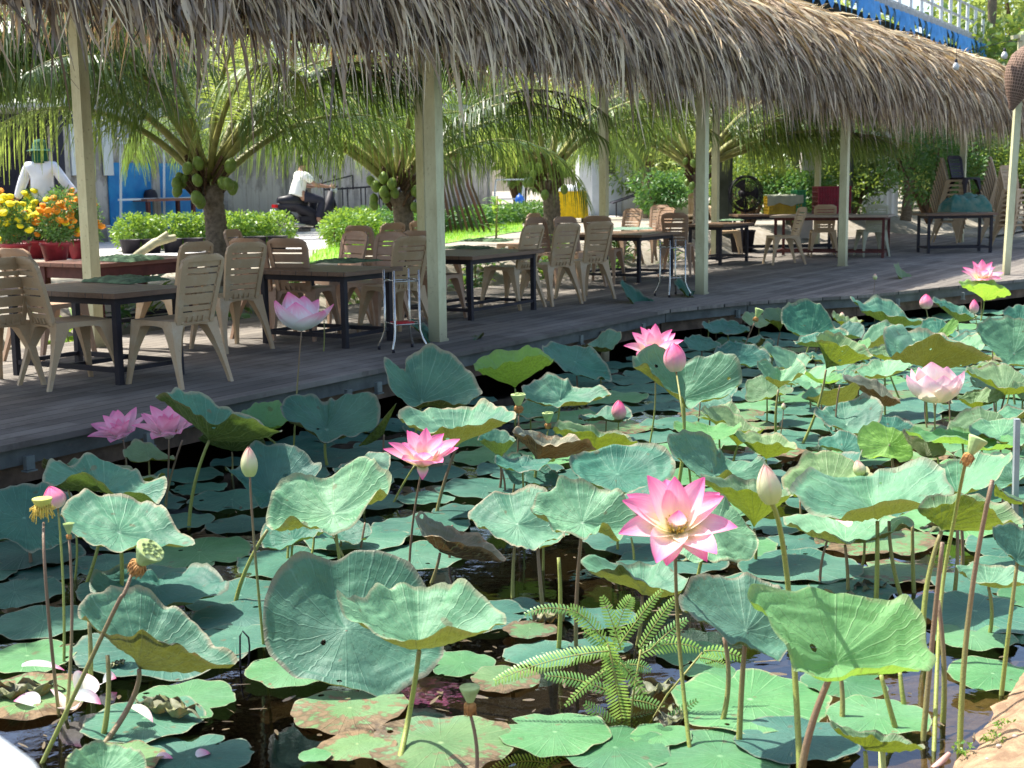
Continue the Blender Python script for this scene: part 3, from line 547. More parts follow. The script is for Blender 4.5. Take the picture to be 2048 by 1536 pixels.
L_('long wavy leaf with shaded left wing above the large pink flower', M_PALE, (1500, 1060), (1428, 950), [(1545,950),(1527,926),(1498,921),(1460,917),(1440,898),(1425,880),(1390,862),(1357,862),(1334,882),(1352,912),(1380,935),(1410,955),(1457,952),(1483,973),(1513,987)], dep=.6, k=.9)
L_('large mottled olive underside of a tilted leaf right of the large pink flower', M_YEL, (1510, 1130), (1508, 1055), [(1582,990),(1560,975),(1520,965),(1480,958),(1440,950),(1402,950),(1415,965),(1460,975),(1510,985),(1555,995)], k=.7, dep=.9)
L_('dark mottled leaf turned away, left of the small yellow stalk cluster at right of centre', M_YEL, (1465, 930), (1475, 892), [(1527,862),(1490,838),(1450,815),(1415,812),(1402,820),(1425,838),(1465,852),(1500,862)], k=.8)
L_('second dark mottled leaf turned away, below the small square-looking leaf', M_YEL, (1540, 960), (1532, 918), [(1595,892),(1562,872),(1522,864),(1485,862),(1462,860),(1478,878),(1515,885),(1560,892)], k=.8)
L_('dark leaf seen from behind with radiating ribs, right of the middle pink flower stalk', M_DRY, (863, 1165), (880, 1104), [(1012,1120),(990,1090),(950,1072),(900,1052),(870,1038),(835,1028),(832,1042),(850,1070),(900,1078),(960,1100)], k=.8, dep=.5)
L_('star creased teal leaf low over the water at left, behind the hooked seed pod stalk', M_TEAL, (312, 1240), (312, 1172), [(458,1175),(445,1148),(410,1132),(370,1140),(330,1150),(303,1138),(260,1135),(200,1140),(178,1165),(200,1195),(280,1210),(350,1212),(420,1195)], k=1.1, dep=1)
L_('grey-green cup leaf with veined brown underside at lower left', M_LEAF, (200, 1500), (278, 1338), [(475,1329),(430,1292),(407,1259),(366,1218),(322,1197),(281,1183),(229,1174),(188,1183),(155,1215),(172,1241),(205,1266),(249,1268),(293,1273),(337,1284),(372,1294),(410,1314)], k=.6, dep=.7, r=.009, mid=[PY(262, 1405, 4.08)])
L_('small rounded leaf cut by the bottom edge beside the white rail', M_PALE, (205, 1600), (205, 1548), [(292,1530),(270,1500),(240,1488),(200,1484),(165,1492),(140,1510),(130,1545),(170,1575),(240,1580)], dep=.7)
L_('blue-grey leaf with raised points behind the pale wavy leaf at left of centre', M_TEAL, (545, 1075), (540, 985), [(642,940),(620,912),(580,890),(520,885),(495,895),(485,928),(450,935),(470,955),(500,985),(530,1010),(570,1000)], dep=.6)
L_('tightly rolled spear shaped leaf left of the tall folded leaf', M_YEL, (770, 935), (768, 868), [(793,806),(788,812),(772,835),(745,868),(717,893),(735,872),(760,845),(782,818)], k=.8, dep=.3, ruf=.2)
L_('little dark drooping leaf beside the front seed pod stalk in mid pond', M_TEAL, (998, 985), (1000, 920), [(1032,880),(1010,862),(975,858),(955,878),(980,882),(1010,884)], k=.7)
L_('blotchy leaf with tan patches at the far right edge', M_YEL, (2000, 880), (2010, 790), [(2075,770),(2030,738),(1990,728),(1950,733),(1930,740),(1950,750),(1988,765),(2030,778)], k=.7)
L_('green leaf with drooping side at the right edge above a thin dark stalk', M_TEAL, (2003, 1390), (2035, 1120), [(2100,1110),(2060,1065),(2020,1048),(1988,1050),(1988,1078),(2008,1100),(2040,1128),(2075,1135)], dep=.6)
L_('flat leaf near the right edge with a pale frilled front rim', M_PALE, (1978, 1275), (1977, 1172), [(2065,1155),(2025,1135),(1960,1127),(1913,1130),(1925,1148),(1960,1163),(2030,1170)], k=.8)
L_('small curled leaf with yellow-brown underside in the right foreground', M_YEL, (1725, 1580), (1730, 1500), [(1850,1495),(1822,1480),(1780,1470),(1720,1456),(1660,1448),(1688,1466),(1735,1474),(1790,1484)], k=.7, dep=.7)
L_('bright folded leaf standing narrow behind the mottled underside leaf', M_LIME, (1880, 740), (1885, 674), [(1917,645),(1905,638),(1882,658),(1866,675),(1885,678),(1908,662)], k=.8, dep=.3)
L_('dark leaf with pale lip between two pink buds near the far deck', M_TEAL, (1915, 690), (1915, 645), [(1955,632),(1922,612),(1890,600),(1865,597),(1875,608),(1900,620),(1935,630)], k=.7)
L_('dark shaded underside leaf below the folded yellow-green leaf', M_DRY, (1765, 865), (1760, 812), [(1802,805),(1772,775),(1732,755),(1690,748),(1692,760),(1735,775),(1770,792)], k=.7)
L_('pale flat leaf just left of the cream flower', M_PALE, (1770, 835), (1770, 752), [(1832,722),(1790,716),(1740,726),(1708,740),(1730,752),(1785,747)], k=.8)
L_('teal leaf bending over shaded water left of the yellow-green cup leaf', M_TEAL, (1478, 765), (1480, 712), [(1542,722),(1520,695),(1480,684),(1440,690),(1428,710),(1450,726),(1500,732)], dep=.7)
L_('low blue leaf behind the half-open pink bud', M_TEAL, (1402, 730), (1403, 692), [(1442,692),(1420,676),(1380,671),(1368,684),(1398,702)], dep=.7)
L_('curled yellow-rimmed leaf at the right edge, middle height', M_YEL, (2040, 880), (2045, 800), [(2075,800),(2050,770),(2028,762),(2025,775),(2035,790),(2060,805)], k=.7)
L_('teal leaf at the right edge below the farthest pink flower', M_TEAL, (2040, 700), (2040, 650), [(2090,630),(2060,612),(2030,610),(2005,622),(2015,635),(2050,642)], k=.8)
L_('olive leaf between tall stalks below the cream flower', M_YEL, (1940, 880), (1945, 818), [(2012,790),(1985,775),(1950,782),(1915,790),(1925,800),(1975,805)], k=.7)
L_('mottled leaf tucked below the big mottled underside leaf', M_YEL, (1800, 800), (1770, 722), [(1815,705),(1790,692),(1760,692),(1735,698),(1745,708),(1785,712)], k=.7)
L_('shaded blue leaf low behind the teal upright leaf', M_TEAL, (1460, 700), (1455, 660), [(1500,660),(1480,645),(1440,640),(1405,645),(1415,660),(1460,668)], k=.9)

# ---- flowers
def petal_mesh(Ln, Wd, a0, a1, cup=.35, nu=9, nv=7, tipw=1.5, twist=0):
    V = []; P = []
    t = np.linspace(0, 1, nu); ang = a0+(a1-a0)*t; ds = Ln/(nu-1); x = z = 0.0
    for i in range(nu):
        if i: x += math.sin(ang[i])*ds; z += math.cos(ang[i])*ds
        q = t[i]; w = Wd*.5*(math.sin(math.pi*min(1, .10+q**.85*.90))**.75); w = w if i < nu-1 else Wd*.02
        for j in range(nv):
            s = -1+2*j/(nv-1); y = w*s; lift = cup*w*s*s
            V.append((x-math.cos(ang[i])*lift, y, z+math.sin(ang[i])*lift)); P.append(((s+1)/2, q, 0))
    return np.array(V), P, nu, nv
def rotz(V, a): c, s = math.cos(a), math.sin(a); return V@np.array([[c, s, 0], [-s, c, 0], [0, 0, 1]])
def tiltm(tx, ty):   # lean towards +x by tx and towards the viewer (-y) by ty
    cx, sx = math.cos(tx), math.sin(tx); cy, sy = math.cos(ty), math.sin(ty)
    Ry = np.array([[cx, 0, sx], [0, 1, 0], [-sx, 0, cx]]); Rx = np.array([[1, 0, 0], [0, cy, -sy], [0, sy, cy]])
    return Rx@Ry
def flower(label, mat, base, c, wpx, petals, tilt=(0, 0), heart=True, dy=0.0, stam=True, r=.0055, mid=None, aspect=.5, land=None, sc=None):
    """petals: list of (azimuth deg, a0 deg, a1 deg, length factor)"""
    b = G(*base); Y = b[1]+dy; C = PY(c[0], c[1], Y); Rp = .5*wpx*Y/FPX; R = tiltm(*[math.radians(v) for v in tilt])
    root = empty('lotus_flower', tuple(b), 0, label, 'flower'); stalk(root, b, C, r, mid=mid)
    ln = Rp*1.12
    for az, a0, a1, f in petals:
        V, P, nu, nv = petal_mesh(ln*f, ln*f*aspect*rnd.uniform(.95, 1.12), math.radians(a0+rnd.uniform(-4, 4)), math.radians(a1+rnd.uniform(-7, 7)), rnd.uniform(.3, .55))
        V = V+np.array([.008, 0, 0]); V = rotz(V, math.radians(az+rnd.uniform(-6, 6)))@R.T+C
        m = MB(); m.grid(V, nu, nv, P); wp(m.build('petal', mat), root)
    if heart:
        h = ln*.12; m = MB(); m.lathe([(.3*h, 0), (.6*h, h*1.1), (.85*h, h*1.9), (.8*h, h*2.05), (.1*h, h*2.0)], 16, C, R=R); wp(m.build('receptacle', M_PODY), root)
        if stam:
            m = MB()
            for q in range(60):
                a = rnd.random()*6.28; e = rnd.uniform(.3, .9); l_ = h*rnd.uniform(1.4, 2.2); d = np.array([math.cos(a)*math.sin(e), math.sin(a)*math.sin(e), math.cos(e)])
                p0 = np.array([math.cos(a), math.sin(a), 0])*h*.4; m.tube([(R@p0)+C, R@(p0+d*l_*.6)+C, R@(p0+d*l_+[0, 0, .2*h])+C], [h*.05, h*.05, h*.09], 4)
            wp(m.build('stamens', M_STAMY), root)
    LAND.append((c[0], c[1], land or label)); return root
def ring(n, a0, a1, f, off=0): return [(off+i*360/n, a0, a1, f) for i in range(n)]
flower('violet-pink lotus flower left of its twin, both near the deck at left', M_PINK, (255, 985), (246, 878), 128, ring(7, 50, 66, 1, 10)+ring(6, 30, 40, .85, 35)+ring(4, 12, 20, .6, 0), tilt=(-8, 20), land='the leftmost pink flower')
flower('violet-pink lotus flower with a wide right petal, overlapping its twin at left', M_PINK, (332, 1015), (338, 876), 140, ring(7, 52, 74, 1, 0)+ring(6, 28, 34, .95, 25)+ring(4, 10, 15, .65, 40), tilt=(0, 14), land='the second pink flower from left')
flower('tall white tulip shaped lotus flower with pink tips standing before the chairs', M_WPINK, (586, 925), (603, 662), 136, [(-8, 84, 30, 1.15), (172, 84, 6, 1.15), (-95, 80, -6, 1.05), (40, 60, 20, 1.0), (140, 60, 0, 1.15), (90, 40, 10, 1.0), (-35, 84, 30, 1.05), (212, 82, -2, 1.15), (150, 50, -4, 1.12)], heart=False, aspect=.85, mid=[PY(594, 780, G(586, 925)[1])], land='the tall white-pink flower')
flower('bright pink lotus flower with orange centre in the middle of the pond', M_HOT, (818, 1145), (845, 934), 150, ring(6, 50, 62, 1, 0)+ring(6, 30, 38, .95, 30)+[(180, 60, 75, 1.02), (20, 45, 55, 1.1), (-90, 70, 110, .55)], tilt=(6, 18), land='the middle pink flower')
flower('largest pink lotus flower, wide open, in the right foreground', M_HOT, (1380, 1500), (1352, 1062), 218, ring(7, 66, 82, 1, -8)+[(50, 36, 44, 1.0), (92, 30, 36, .9), (130, 36, 46, 1.05), (165, 60, 72, 1), (20, 52, 64, .95), (-92, 22, -6, .58), (-60, 84, 96, .8), (-110, 84, 100, .75)], tilt=(0, 30), aspect=.54, r=.0065, mid=[PY(1356, 1250, 4.05)], land='the largest pink flower')
flower('pink lotus flower with spiky petals behind the half-open bud near the deck', M_HOT, (1293, 915), (1307, 715), 120, ring(8, 56, 66, 1, 0)+ring(6, 26, 34, 1.0, 20), tilt=(0, 25), land='the spiky pink flower')
flower('cream white lotus flower with pink tips, bowl shaped, at right', M_CREAM, (1885, 960), (1872, 806), 120, [(0, 96, -6, 1.3), (180, 94, 8, 1.4), (-90, 88, -14, 1.25), (-45, 94, -10, 1.3), (-135, 94, -8, 1.3), (45, 80, -8, 1.35), (135, 80, -8, 1.3), (90, 60, -8, 1.35), (-20, 90, -12, 1.4), (160, 90, -4, 1.4)], heart=False, aspect=.95, land='the cream white flower')
flower('farthest pink lotus flower beside the deck at upper right', M_HOT, (1962, 640), (1962, 562), 80, ring(8, 60, 68, 1, 0)+ring(6, 28, 34, .95, 20), tilt=(0, 20), land='the farthest pink flower')
# ---- buds
def bud(label, mat, base, c, w, h, tilt=(0, 0), dy=0.0, r=.005, mid=None, op=0, land=None):
    b = G(*base); Y = b[1]+dy; C = PY(c[0], c[1]+h*.5, Y); s = Y/FPX; R = tiltm(*[math.radians(v) for v in tilt]); Hh = h*s; Wr = w*s*.5
    root = empty('lotus_bud', tuple(b), 0, label, 'bud'); stalk(root, b, C, r, mid=mid)
    for i in range(6):      # wrapped petals
        n_ = 10; V = []; P = []; az = i*60+rnd.uniform(-8, 8)
        for a in range(n_):
            q = a/(n_-1); rad = Wr*(math.sin(math.pi*min(1, .14+q**.9*.86))**.8)*(1+.03*(i % 2)+op*q*.5)+.0006*i
            span = math.radians(78*(1-.15*q))
            for j in range(7):
                aa = math.radians(az)-span/2+span*j/6; V.append((rad*math.cos(aa), rad*math.sin(aa), q*Hh*(1-.04*(i % 3)))); P.append((j/6, q, 0))
        m = MB(); m.grid(np.array(V)@R.T+C, n_, 7, P); wp(m.build('petal', mat), root)
    LAND.append((c[0], c[1], land or label)); return root
bud('tall green and pink tipped bud on a straight stalk at left centre', M_BUDG, (528, 1300), (500, 921), 33, 62, dy=0, mid=[PY(508, 1080, 4.9)], land='the tall left bud')
bud('withered little mauve bud above the pink bud at far left', M_BUDP, (150, 1160), (131, 944), 26, 36, (-30, 0), land='the mauve bud')
bud('pink rounded bud partly behind the stamen fringed pod at far left', M_BUDP, (128, 1330), (116, 991), 44, 48, (-18, 0), dy=.1, land='the far left pink bud')
bud('large pale bud on a thick stalk in front of the others at right', M_BUDG, (1602, 1600), (1543, 964), 46, 84, (-10, 0), r=.0085, mid=[PY(1577, 1180, 3.75)], land='the large pale bud')
bud('small pink bud low over the pads in the middle distance', M_BUDP, (1237, 888), (1238, 818), 29, 40, land='the small middle pink bud')
bud('half-open salmon pink bud in front of the folded leaf', M_BUDP, (1385, 1000), (1352, 712), 42, 60, (-5, 0), op=.3, r=.006, mid=[PY(1368, 850, 6.9)], land='the half-open bud')
bud('bright pink bud near the deck at right', M_BUDP, (1855, 705), (1852, 602), 25, 30, land='the bright pink bud')
bud('slender pale pink bud right of the bright pink bud', M_BUDP, (1952, 705), (1948, 612), 17, 28, land='the slender pale bud')
bud('pale pink pointed bud peeping over the broad leaf at right', M_BUDG, (1745, 1060), (1722, 934), 24, 34, (-15, 0), land='the peeping bud')
bud('thin tall white bud against the deck boards', M_BUDG, (1750, 650), (1750, 553), 8, 12, r=.0035, land='the thin white bud')
bud('tiny closed bud on a thin stalk beside the small square-looking leaf', M_BUDG, (1558, 885), (1567, 812), 8, 14, r=.004, land='the tiny closed bud')
bud('little greenish bud inside the crinkled leaf near the deck', M_BUDG, (1683, 700), (1684, 630), 9, 12, r=.004, land='the greenish bud')
# ---- seed pods
def pod(label, base, c, w, h, tilt=(0, 0), coll=1.0, fringe=False, yellow=False, dy=0.0, r=.0055, mid=None, land=None, seeds=True):
    b = G(*base); Y = b[1]+dy; s = Y/FPX; C = PY(c[0], c[1]+h*.5, Y); R = tiltm(*[math.radians(v) for v in tilt]); Hh = h*s; Wr = w*s*.5
    root = empty('lotus_seed_pod', tuple(b), 0, label, 'seed pod'); stalk(root, b, C-(R@np.array([0, 0, Wr*1.1])), r, mid=mid)
    m = MB(); wob = lambda a, i: 1+.045*math.sin(a*11)*(1 if i < 5 else 0)
    m.lathe([(.25*Wr, 0), (.38*Wr, .12*Hh), (.55*Wr, .35*Hh), (.8*Wr, .68*Hh), (.97*Wr, .9*Hh), (1.0*Wr, .97*Hh), (.96*Wr, Hh)], 33, C, R=R, wob=wob)
    cup = wp(m.build('pod_cup', M_PODY if yellow else M_POD), root)
    m = MB(); m.lathe([(.96*Wr, Hh), (.6*Wr, Hh*1.03), (.02*Wr, Hh*1.04)], 24, C, R=R); wp(m.build('pod_top', M_PODY if yellow else M_PODT), root)
    if seeds:
        for i in range(9):
            a = i*2.4; q = .75*math.sqrt(i/9)*Wr; m = MB(); m.lathe([(.09*Wr, 0), (.09*Wr, .04*Wr), (.01, .07*Wr)], 8, C+R@np.array([q*math.cos(a), q*math.sin(a), Hh*1.03]), R=R); wp(m.build('seed', M_SEED), root)
    m = MB()
    for q in range(90 if fringe else 70):
        a = rnd.random()*6.28
        if fringe: pts = [(.28, .12), (.9*rnd.uniform(.8, 1.1), .35+rnd.uniform(-.1, .3)), (1.25*rnd.uniform(.7, 1.1), .0+rnd.uniform(-.6, .4))]
        else: pts = [(.3, .08), (.52*rnd.uniform(.8, 1.2), -.25+rnd.uniform(-.15, .15)), (.42*rnd.uniform(.6, 1.5), -.85*coll*rnd.uniform(.7, 1.2))]
        m.tube([C+R@np.array([x*Wr*math.cos(a), x*Wr*math.sin(a), z*(Wr if not fringe else Hh)]) for x, z in pts], [Wr*.04, Wr*.035, Wr*(.06 if fringe else .03)], 4)
    if not fringe: m.lathe([(.3*Wr, .05*Wr), (.46*Wr, -.15*Wr), (.44*Wr, -.6*Wr*coll), (.24*Wr, -.95*Wr*coll)], 14, C, R=R)
    wp(m.build('stamens', M_STAMY if fringe else M_STAM), root)
    LAND.append((c[0], c[1], land or label)); return root
pod('yellow pod ringed with pale yellow stamens at the left edge', (118, 1432), (86, 1010), 40, 30, fringe=True, yellow=True, seeds=False, mid=[PY(93, 1180, 4.15)], land='the yellow fringed pod')
pod('large green seed pod tilted right with orange collar on a kinked stalk at left', (85, 1525), (280, 1105), 62, 44, (38, 20), mid=[PY(225, 1228, 3.88), PY(248, 1188, 3.88)], dy=.0, r=.0065, land='the tilted left pod')
pod('green cup pod with orange collar on a brown stalk in mid pond', (1024, 1000), (1037, 800), 31, 24, land='the middle seed pod')
pod('small faded green pod right of and behind the mid pond pod', (1098, 925), (1096, 836), 24, 22, land='the small faded pod')
pod('pale green flat-topped pod with shaggy orange collar at the bottom centre', (943, 1600), (940, 1388), 44, 36, coll=1.3, r=.006, seeds=False, land='the bottom centre pod')
pod('yellow-green pod tipped right with rusty collar over the broad leaf at right', (1868, 1500), (1940, 890), 40, 38, (25, 0), coll=1.3, dy=.1, r=.0065, mid=[PY(1882, 1200, 4.25), PY(1912, 1020, 4.25)], seeds=False, land='the rusty collared pod')
pod('small pod half hidden behind the yellow fringed pod, at left', (132, 1440), (138, 1058), 20, 22, dy=.15, land='the half hidden pod')
pod('little spent yellow pod with stamens in the shade near the second post', (1432, 668), (1432, 632), 16, 14, fringe=True, yellow=True, seeds=False, land='the spent yellow pod')
pod('small blue-green pod leaning left near the deck', (1470, 745), (1513, 626), 18, 18, (20, 0), seeds=False, land='the leaning blue-green pod')
# ---- bare stalks: leafless stems standing in the water
bare = [((1117, 1300), (1117, 1115), 'brown leafless stem standing under the ragged leaf'), ((1085, 1215), (1075, 1095), 'curved brown stem bent like a hook below the half shaded leaf'),
 ((1804, 1200), (1778, 1042), 'thick yellow-green stem curving down under the broad leaf'), ((1920, 1500), (1985, 960), 'tall yellow-green stem right of the rusty collared pod'),
 ((1908, 1195), (1915, 1060), 'slim yellow-green stem between tall stems at right'), ((1846, 1480), (1885, 1085), 'thick greenish stem in the cluster at right, leaning right'), ((1886, 1445), (1876, 1200), 'speckled upright stem beside the thick leaning stem'),
 ((1810, 1420), (1800, 1345), 'short brown stem below the bright foreground leaf'), ((1795, 1470), (1762, 1350), 'olive stem leaning left below the bright foreground leaf'),
 ((1683, 1450), (1681, 1350), 'thin green stem below the left of the bright foreground leaf'), ((1443, 1450), (1448, 1275), 'slim brownish stem left of the frilled grey-green leaf stalk'),
 ((900, 1120), (905, 1050), 'short green stem below the olive underside leaf'), ((1010, 990), (998, 925), 'stem in the shade behind the middle seed pod'),
 ((575, 1120), (577, 1050), 'first shaded stem under the pale wavy leaf'), ((622, 1115), (627, 1060), 'brown stem under the middle of the pale wavy leaf'), ((720, 1110), (730, 1045), 'stem under the right part of the pale wavy leaf'),
 ((785, 1010), (830, 930), 'leaning stem left of the middle flower stalk'), ((470, 1210), (535, 1060), 'long green stem crossing the tall left bud stalk'), ((205, 1480), (215, 1310), 'stem left of the cup leaf stalk at lower left'),
 ((180, 1375), (178, 1240), 'straight green stem at lower left behind the kinked seed pod stalk'), ((1855, 860), (1850, 800), 'yellow stem left below the cream flower'), ((1868, 880), (1867, 800), 'second yellow stem below the cream flower'), ((1900, 890), (1898, 790), 'slim stem right below the cream flower'),
 ((1375, 910), (1400, 800), 'green stem leaning right behind the folded leaf'), ((1675, 905), (1680, 770), 'slim green stem right of the dry tipped leaf'), ((1720, 840), (1730, 760), 'stem in dark water behind the cream flower'),
 ((2002, 870), (2020, 780), 'stem at the right edge under the blotchy leaf'), ((1230, 1040), (1235, 990), 'short stem below the wide dark veined leaf'), ((1268, 1130), (1262, 1075), 'reddish stem behind the largest pink flower'),
 ((1640, 1175), (1655, 1080), 'yellow-green stem under the saucer leaf'), ((1828, 1185), (1825, 1050), 'thin dark stem right of the saucer leaf'), ((330, 1010), (365, 880), 'thin stem right of the second violet-pink flower'), ((632, 795), (648, 640), 'thin stem right of the tall white-pink flower'),
 ((690, 1120), (662, 1062), 'grey stem close beside another under the pale wavy leaf'), ((1605, 1060), (1600, 1000), 'short stem left of the saucer leaf in shade'), ((1415, 700), (1418, 640), 'thin stem in the shade by the second post')]
for b_, t_, lb in bare:
    b = G(*b_); c = PY(t_[0], t_[1], b[1]+.04); rt = empty('leafless_lotus', tuple(b), 0, lb, 'bare stalk'); stalk(rt, b, c, .006 if b[1] > 5.5 else .0085)

# ---- floating pads
def pad(x, y, R, z, mat, seed, tilt=0.0, ruf=1.0):
    rs = np.random.RandomState(seed); th = np.linspace(0, 2*math.pi, 65); ph = rs.rand(6)*6.28; NRr = 9
    rimr = 1+.035*np.sin(2*th+ph[0])+.03*np.sin(3*th+ph[1])+.02*np.sin(7*th+ph[2])+.012*np.sin(15*th+ph[3])
    if rs.rand() < .5: rimr = rimr-.30*np.exp(-((np.angle(np.exp(1j*(th-ph[4]))))/.10)**2)
    V = []; P = []
    for r_ in np.linspace(0, 1, NRr):
        rr = R*r_*rimr; zz = z+R*(.028*np.sin(4*th+ph[3])+.022*np.sin(9*th+ph[4]))*r_**3*ruf+tilt*rr*np.cos(th+ph[5])+.004*(1-r_)
        V.append(np.stack([x+rr*np.cos(th), y+rr*np.sin(th), zz], 1)); P.append(np.stack([th/(2*math.pi), np.full(65, r_*.97), np.full(65, rs.rand())], 1))
    m = MB(); m.grid(np.array(V).reshape(-1, 3), NRr, 65, np.array(P).reshape(-1, 3)); return m.build('floating_pad', mat)
PADS = []
near = [((55, 1318), 205, M_PADG), ((330, 1300), 380, M_PAD), ((372, 1408), 215, M_PADG), ((290, 1450), 250, M_PAD), ((585, 1352), 190, M_PADG), ((925, 1330), 140, M_PADG), ((770, 1320), 260, M_PAD),
 ((700, 1425), 250, M_PADB), ((715, 1500), 165, M_PADB), ((882, 1500), 320, M_PADB), ((1110, 1480), 230, M_PADG), ((1085, 1310), 160, M_PAD), ((1010, 1362), 150, M_PADB), ((1230, 1505), 240, M_PADG), ((1500, 1410), 340, M_PADG), ((1590, 1490), 250, M_PAD),
 ((1755, 1445), 210, M_PADG), ((1985, 1352), 190, M_PADG), ((1440, 1520), 300, M_PADG), ((1690, 1372), 180, M_PADG), ((1320, 1480), 130, M_PADG), ((1945, 1283), 170, M_PADG), ((1950, 1235), 260, M_PAD), ((2030, 1265), 160, M_PADG), ((1760, 1240), 150, M_PADG), ((1660, 1225), 130, M_PADG),
 ((90, 1250), 220, M_PAD), ((480, 1240), 200, M_PAD), ((470, 1290), 190, M_PAD), ((1050, 1225), 170, M_PAD), ((1200, 1240), 150, M_PAD), ((1380, 1310), 150, M_PADG), ((1200, 1300), 130, M_PAD), ((960, 1240), 200, M_PAD), ((630, 1525), 70, M_PADG), ((480, 1195), 230, M_PAD), ((30, 1190), 200, M_PAD),
 ((1420, 1350), 110, M_PADG), ((60, 1400), 260, M_PADB), ((230, 1530), 200, M_PADB), ((1060, 1270), 110, M_PADB), ((380, 1520), 260, M_PAD), ((2040, 1440), 90, M_PADB)]
gid = 0
for (px, py), w, mt in near:
    p = G(px, py); R = .5*w*p[1]/FPX; gid += 1; PADS.append((px, py, R, pad(p[0], p[1], R, .006+.0035*(gid % 6), mt, gid, rnd.uniform(0, .03))))
pts = [(G(px, py)[:2], .5*w*G(px, py)[1]/FPX) for (px, py), w, _ in near]
def pond_ok(p):
    d = np.array([p[0], p[1], 0])-PA; n = d@NN; u = d@UU
    lim = -.72 if u < 3.4 else -.72-(u-3.4)*.42
    return n < lim
tries = 0
while len(PADS) < 292 and tries < 60000:
    tries += 1; y = 4.9+(rnd.random()**.75)*14; x = rnd.uniform(-.43, .43)*y; y_ = y
    if not pond_ok((x, y)): continue
    px, py = proj((x, y, 0))
    if py > 1225: continue
    R = rnd.uniform(.15, .31)*(1+.02*(y-5)); hole = (math.sin(x*1.9+1.3)+math.sin(y*1.3+x*.7)) > 1.45 or (1640 < px < 1800 and 790 < py < 860)
    if hole: continue
    if any((q[0][0]-x)**2+(q[0][1]-y)**2 < (.78*(q[1]+R))**2 for q in pts): continue
    pts.append(((x, y), R)); gid += 1
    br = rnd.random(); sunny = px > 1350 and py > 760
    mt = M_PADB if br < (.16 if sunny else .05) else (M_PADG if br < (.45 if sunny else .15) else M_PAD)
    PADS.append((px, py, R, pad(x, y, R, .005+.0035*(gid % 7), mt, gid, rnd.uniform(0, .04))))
print('pads', len(PADS), tries)
# labels: each pad is told from the others by its landmark, side and order of nearness
LANDX = 1
for a, b, nme in [(876, 690, 'the nearest front post'), (1403, 600, 'the second front post'), (1686, 600, 'the third front post'), (667, 1027, 'the pale wavy leaf'), (1755, 1040, 'the broad right leaf'), (278, 1338, 'the veined cup leaf'), (1240, 1380, 'the feathery fern plant')]: LAND.append((a, b, nme))
ORD = ['nearest', 'second', 'third', 'fourth', 'fifth', 'sixth', 'seventh', 'eighth', 'ninth', 'tenth', 'eleventh', 'twelfth', 'thirteenth', 'fourteenth', 'fifteenth', 'sixteenth', 'seventeenth', 'eighteenth', 'nineteenth', 'twentieth', 'twenty-first', 'twenty-second', 'twenty-third', 'twenty-fourth']
def autolabel(items, what, group, cat):
    bk = {}
    for px, py, R, o in items:
        l = min(LAND, key=lambda q: (q[0]-px)**2+(2.2*(q[1]-py))**2); dx, dyy = px-l[0], (py-l[1])*2.2
        side = ('right of' if dx > 0 else 'left of') if abs(dx) > abs(dyy) else ('in front of' if dyy > 0 else 'behind')
        bk.setdefault((l[2], side), []).append((math.hypot(dx, dyy), o))
    for (nm, side), v in bk.items():
        v.sort(key=lambda q: q[0])
        for i, (d_, o) in enumerate(v):
            col = {'pad_teal': 'teal', 'pad_green': 'green', 'pad_browned': 'browned'}.get(o.data.materials[0].name, '')
            tag(o, ' '.join(f'{col} {what}, {ORD[min(i, 23)]} {side} {nm}'.split()[:16]), cat, group)
RAISED = []; rr2 = random.Random(77); tries = 0; spots_ = []
KNOWN = [(o_.location.x, o_.location.y) for o_ in bpy.data.objects if o_.name.startswith('lotus_leaf')]
while len(RAISED) < 62 and tries < 4000:
    tries += 1; px = rr2.uniform(60, 2040) if len(RAISED) < 34 else rr2.uniform(1350, 2050); py = rr2.uniform(690, 1150); b = G(px, py)
    if not pond_ok((b[0], b[1])) or b[1] > 15 or any((k[0]-b[0])**2+(k[1]-b[1])**2 < .10 for k in KNOWN): continue
    if any(abs(px-q[0]) < 90 and -60 < py-q[1] < 330 for q in [(1352, 1062), (845, 934), (604, 662), (1872, 806), (1543, 964), (1307, 715)]): continue
    KNOWN.append((b[0], b[1])); R = rr2.uniform(.13, .22); w = R*FPX/b[1]; hgt = rr2.uniform(.07, .30)*FPX/b[1]; cy = py-hgt; kind = rr2.random(); n_ = 12; rim = []
    ph = [rr2.random()*6.28 for _ in range(4)]; up = rr2.uniform(.05, .30)
    for i in range(n_):
        a = 2*math.pi*i/n_; q = 1+.08*math.sin(3*a+ph[0])+.06*math.sin(5*a+ph[1]); el_ = (.34 if kind > .35 else .22)
        lift = up+.22*math.sin(a+ph[2])*.6+.12*math.sin(2*a+ph[3])
        rim.append((px+w*q*math.cos(a), cy-w*q*el_*math.sin(a)-w*lift*(1.0 if kind > .35 else 1.9)))
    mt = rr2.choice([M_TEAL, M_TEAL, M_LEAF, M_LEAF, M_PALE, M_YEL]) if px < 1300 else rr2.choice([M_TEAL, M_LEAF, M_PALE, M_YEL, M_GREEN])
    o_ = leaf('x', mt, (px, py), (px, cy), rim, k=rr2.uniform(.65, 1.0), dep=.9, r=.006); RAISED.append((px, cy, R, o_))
bk_names = {'leaf_dark_teal': 'dark teal', 'leaf_blue_green': 'blue-green', 'leaf_pale_green': 'pale green', 'leaf_yellowing': 'olive', 'leaf_fresh_green': 'fresh green'}
bk = {}
for px, py, R, o_ in RAISED:
    l = min(LAND, key=lambda q: (q[0]-px)**2+(2.2*(q[1]-py))**2); dx, dyy = px-l[0], (py-l[1])*2.2
    side = ('right of' if dx > 0 else 'left of') if abs(dx) > abs(dyy) else ('below' if dyy > 0 else 'above')
    bk.setdefault((l[2], side), []).append((math.hypot(dx, dyy), o_))
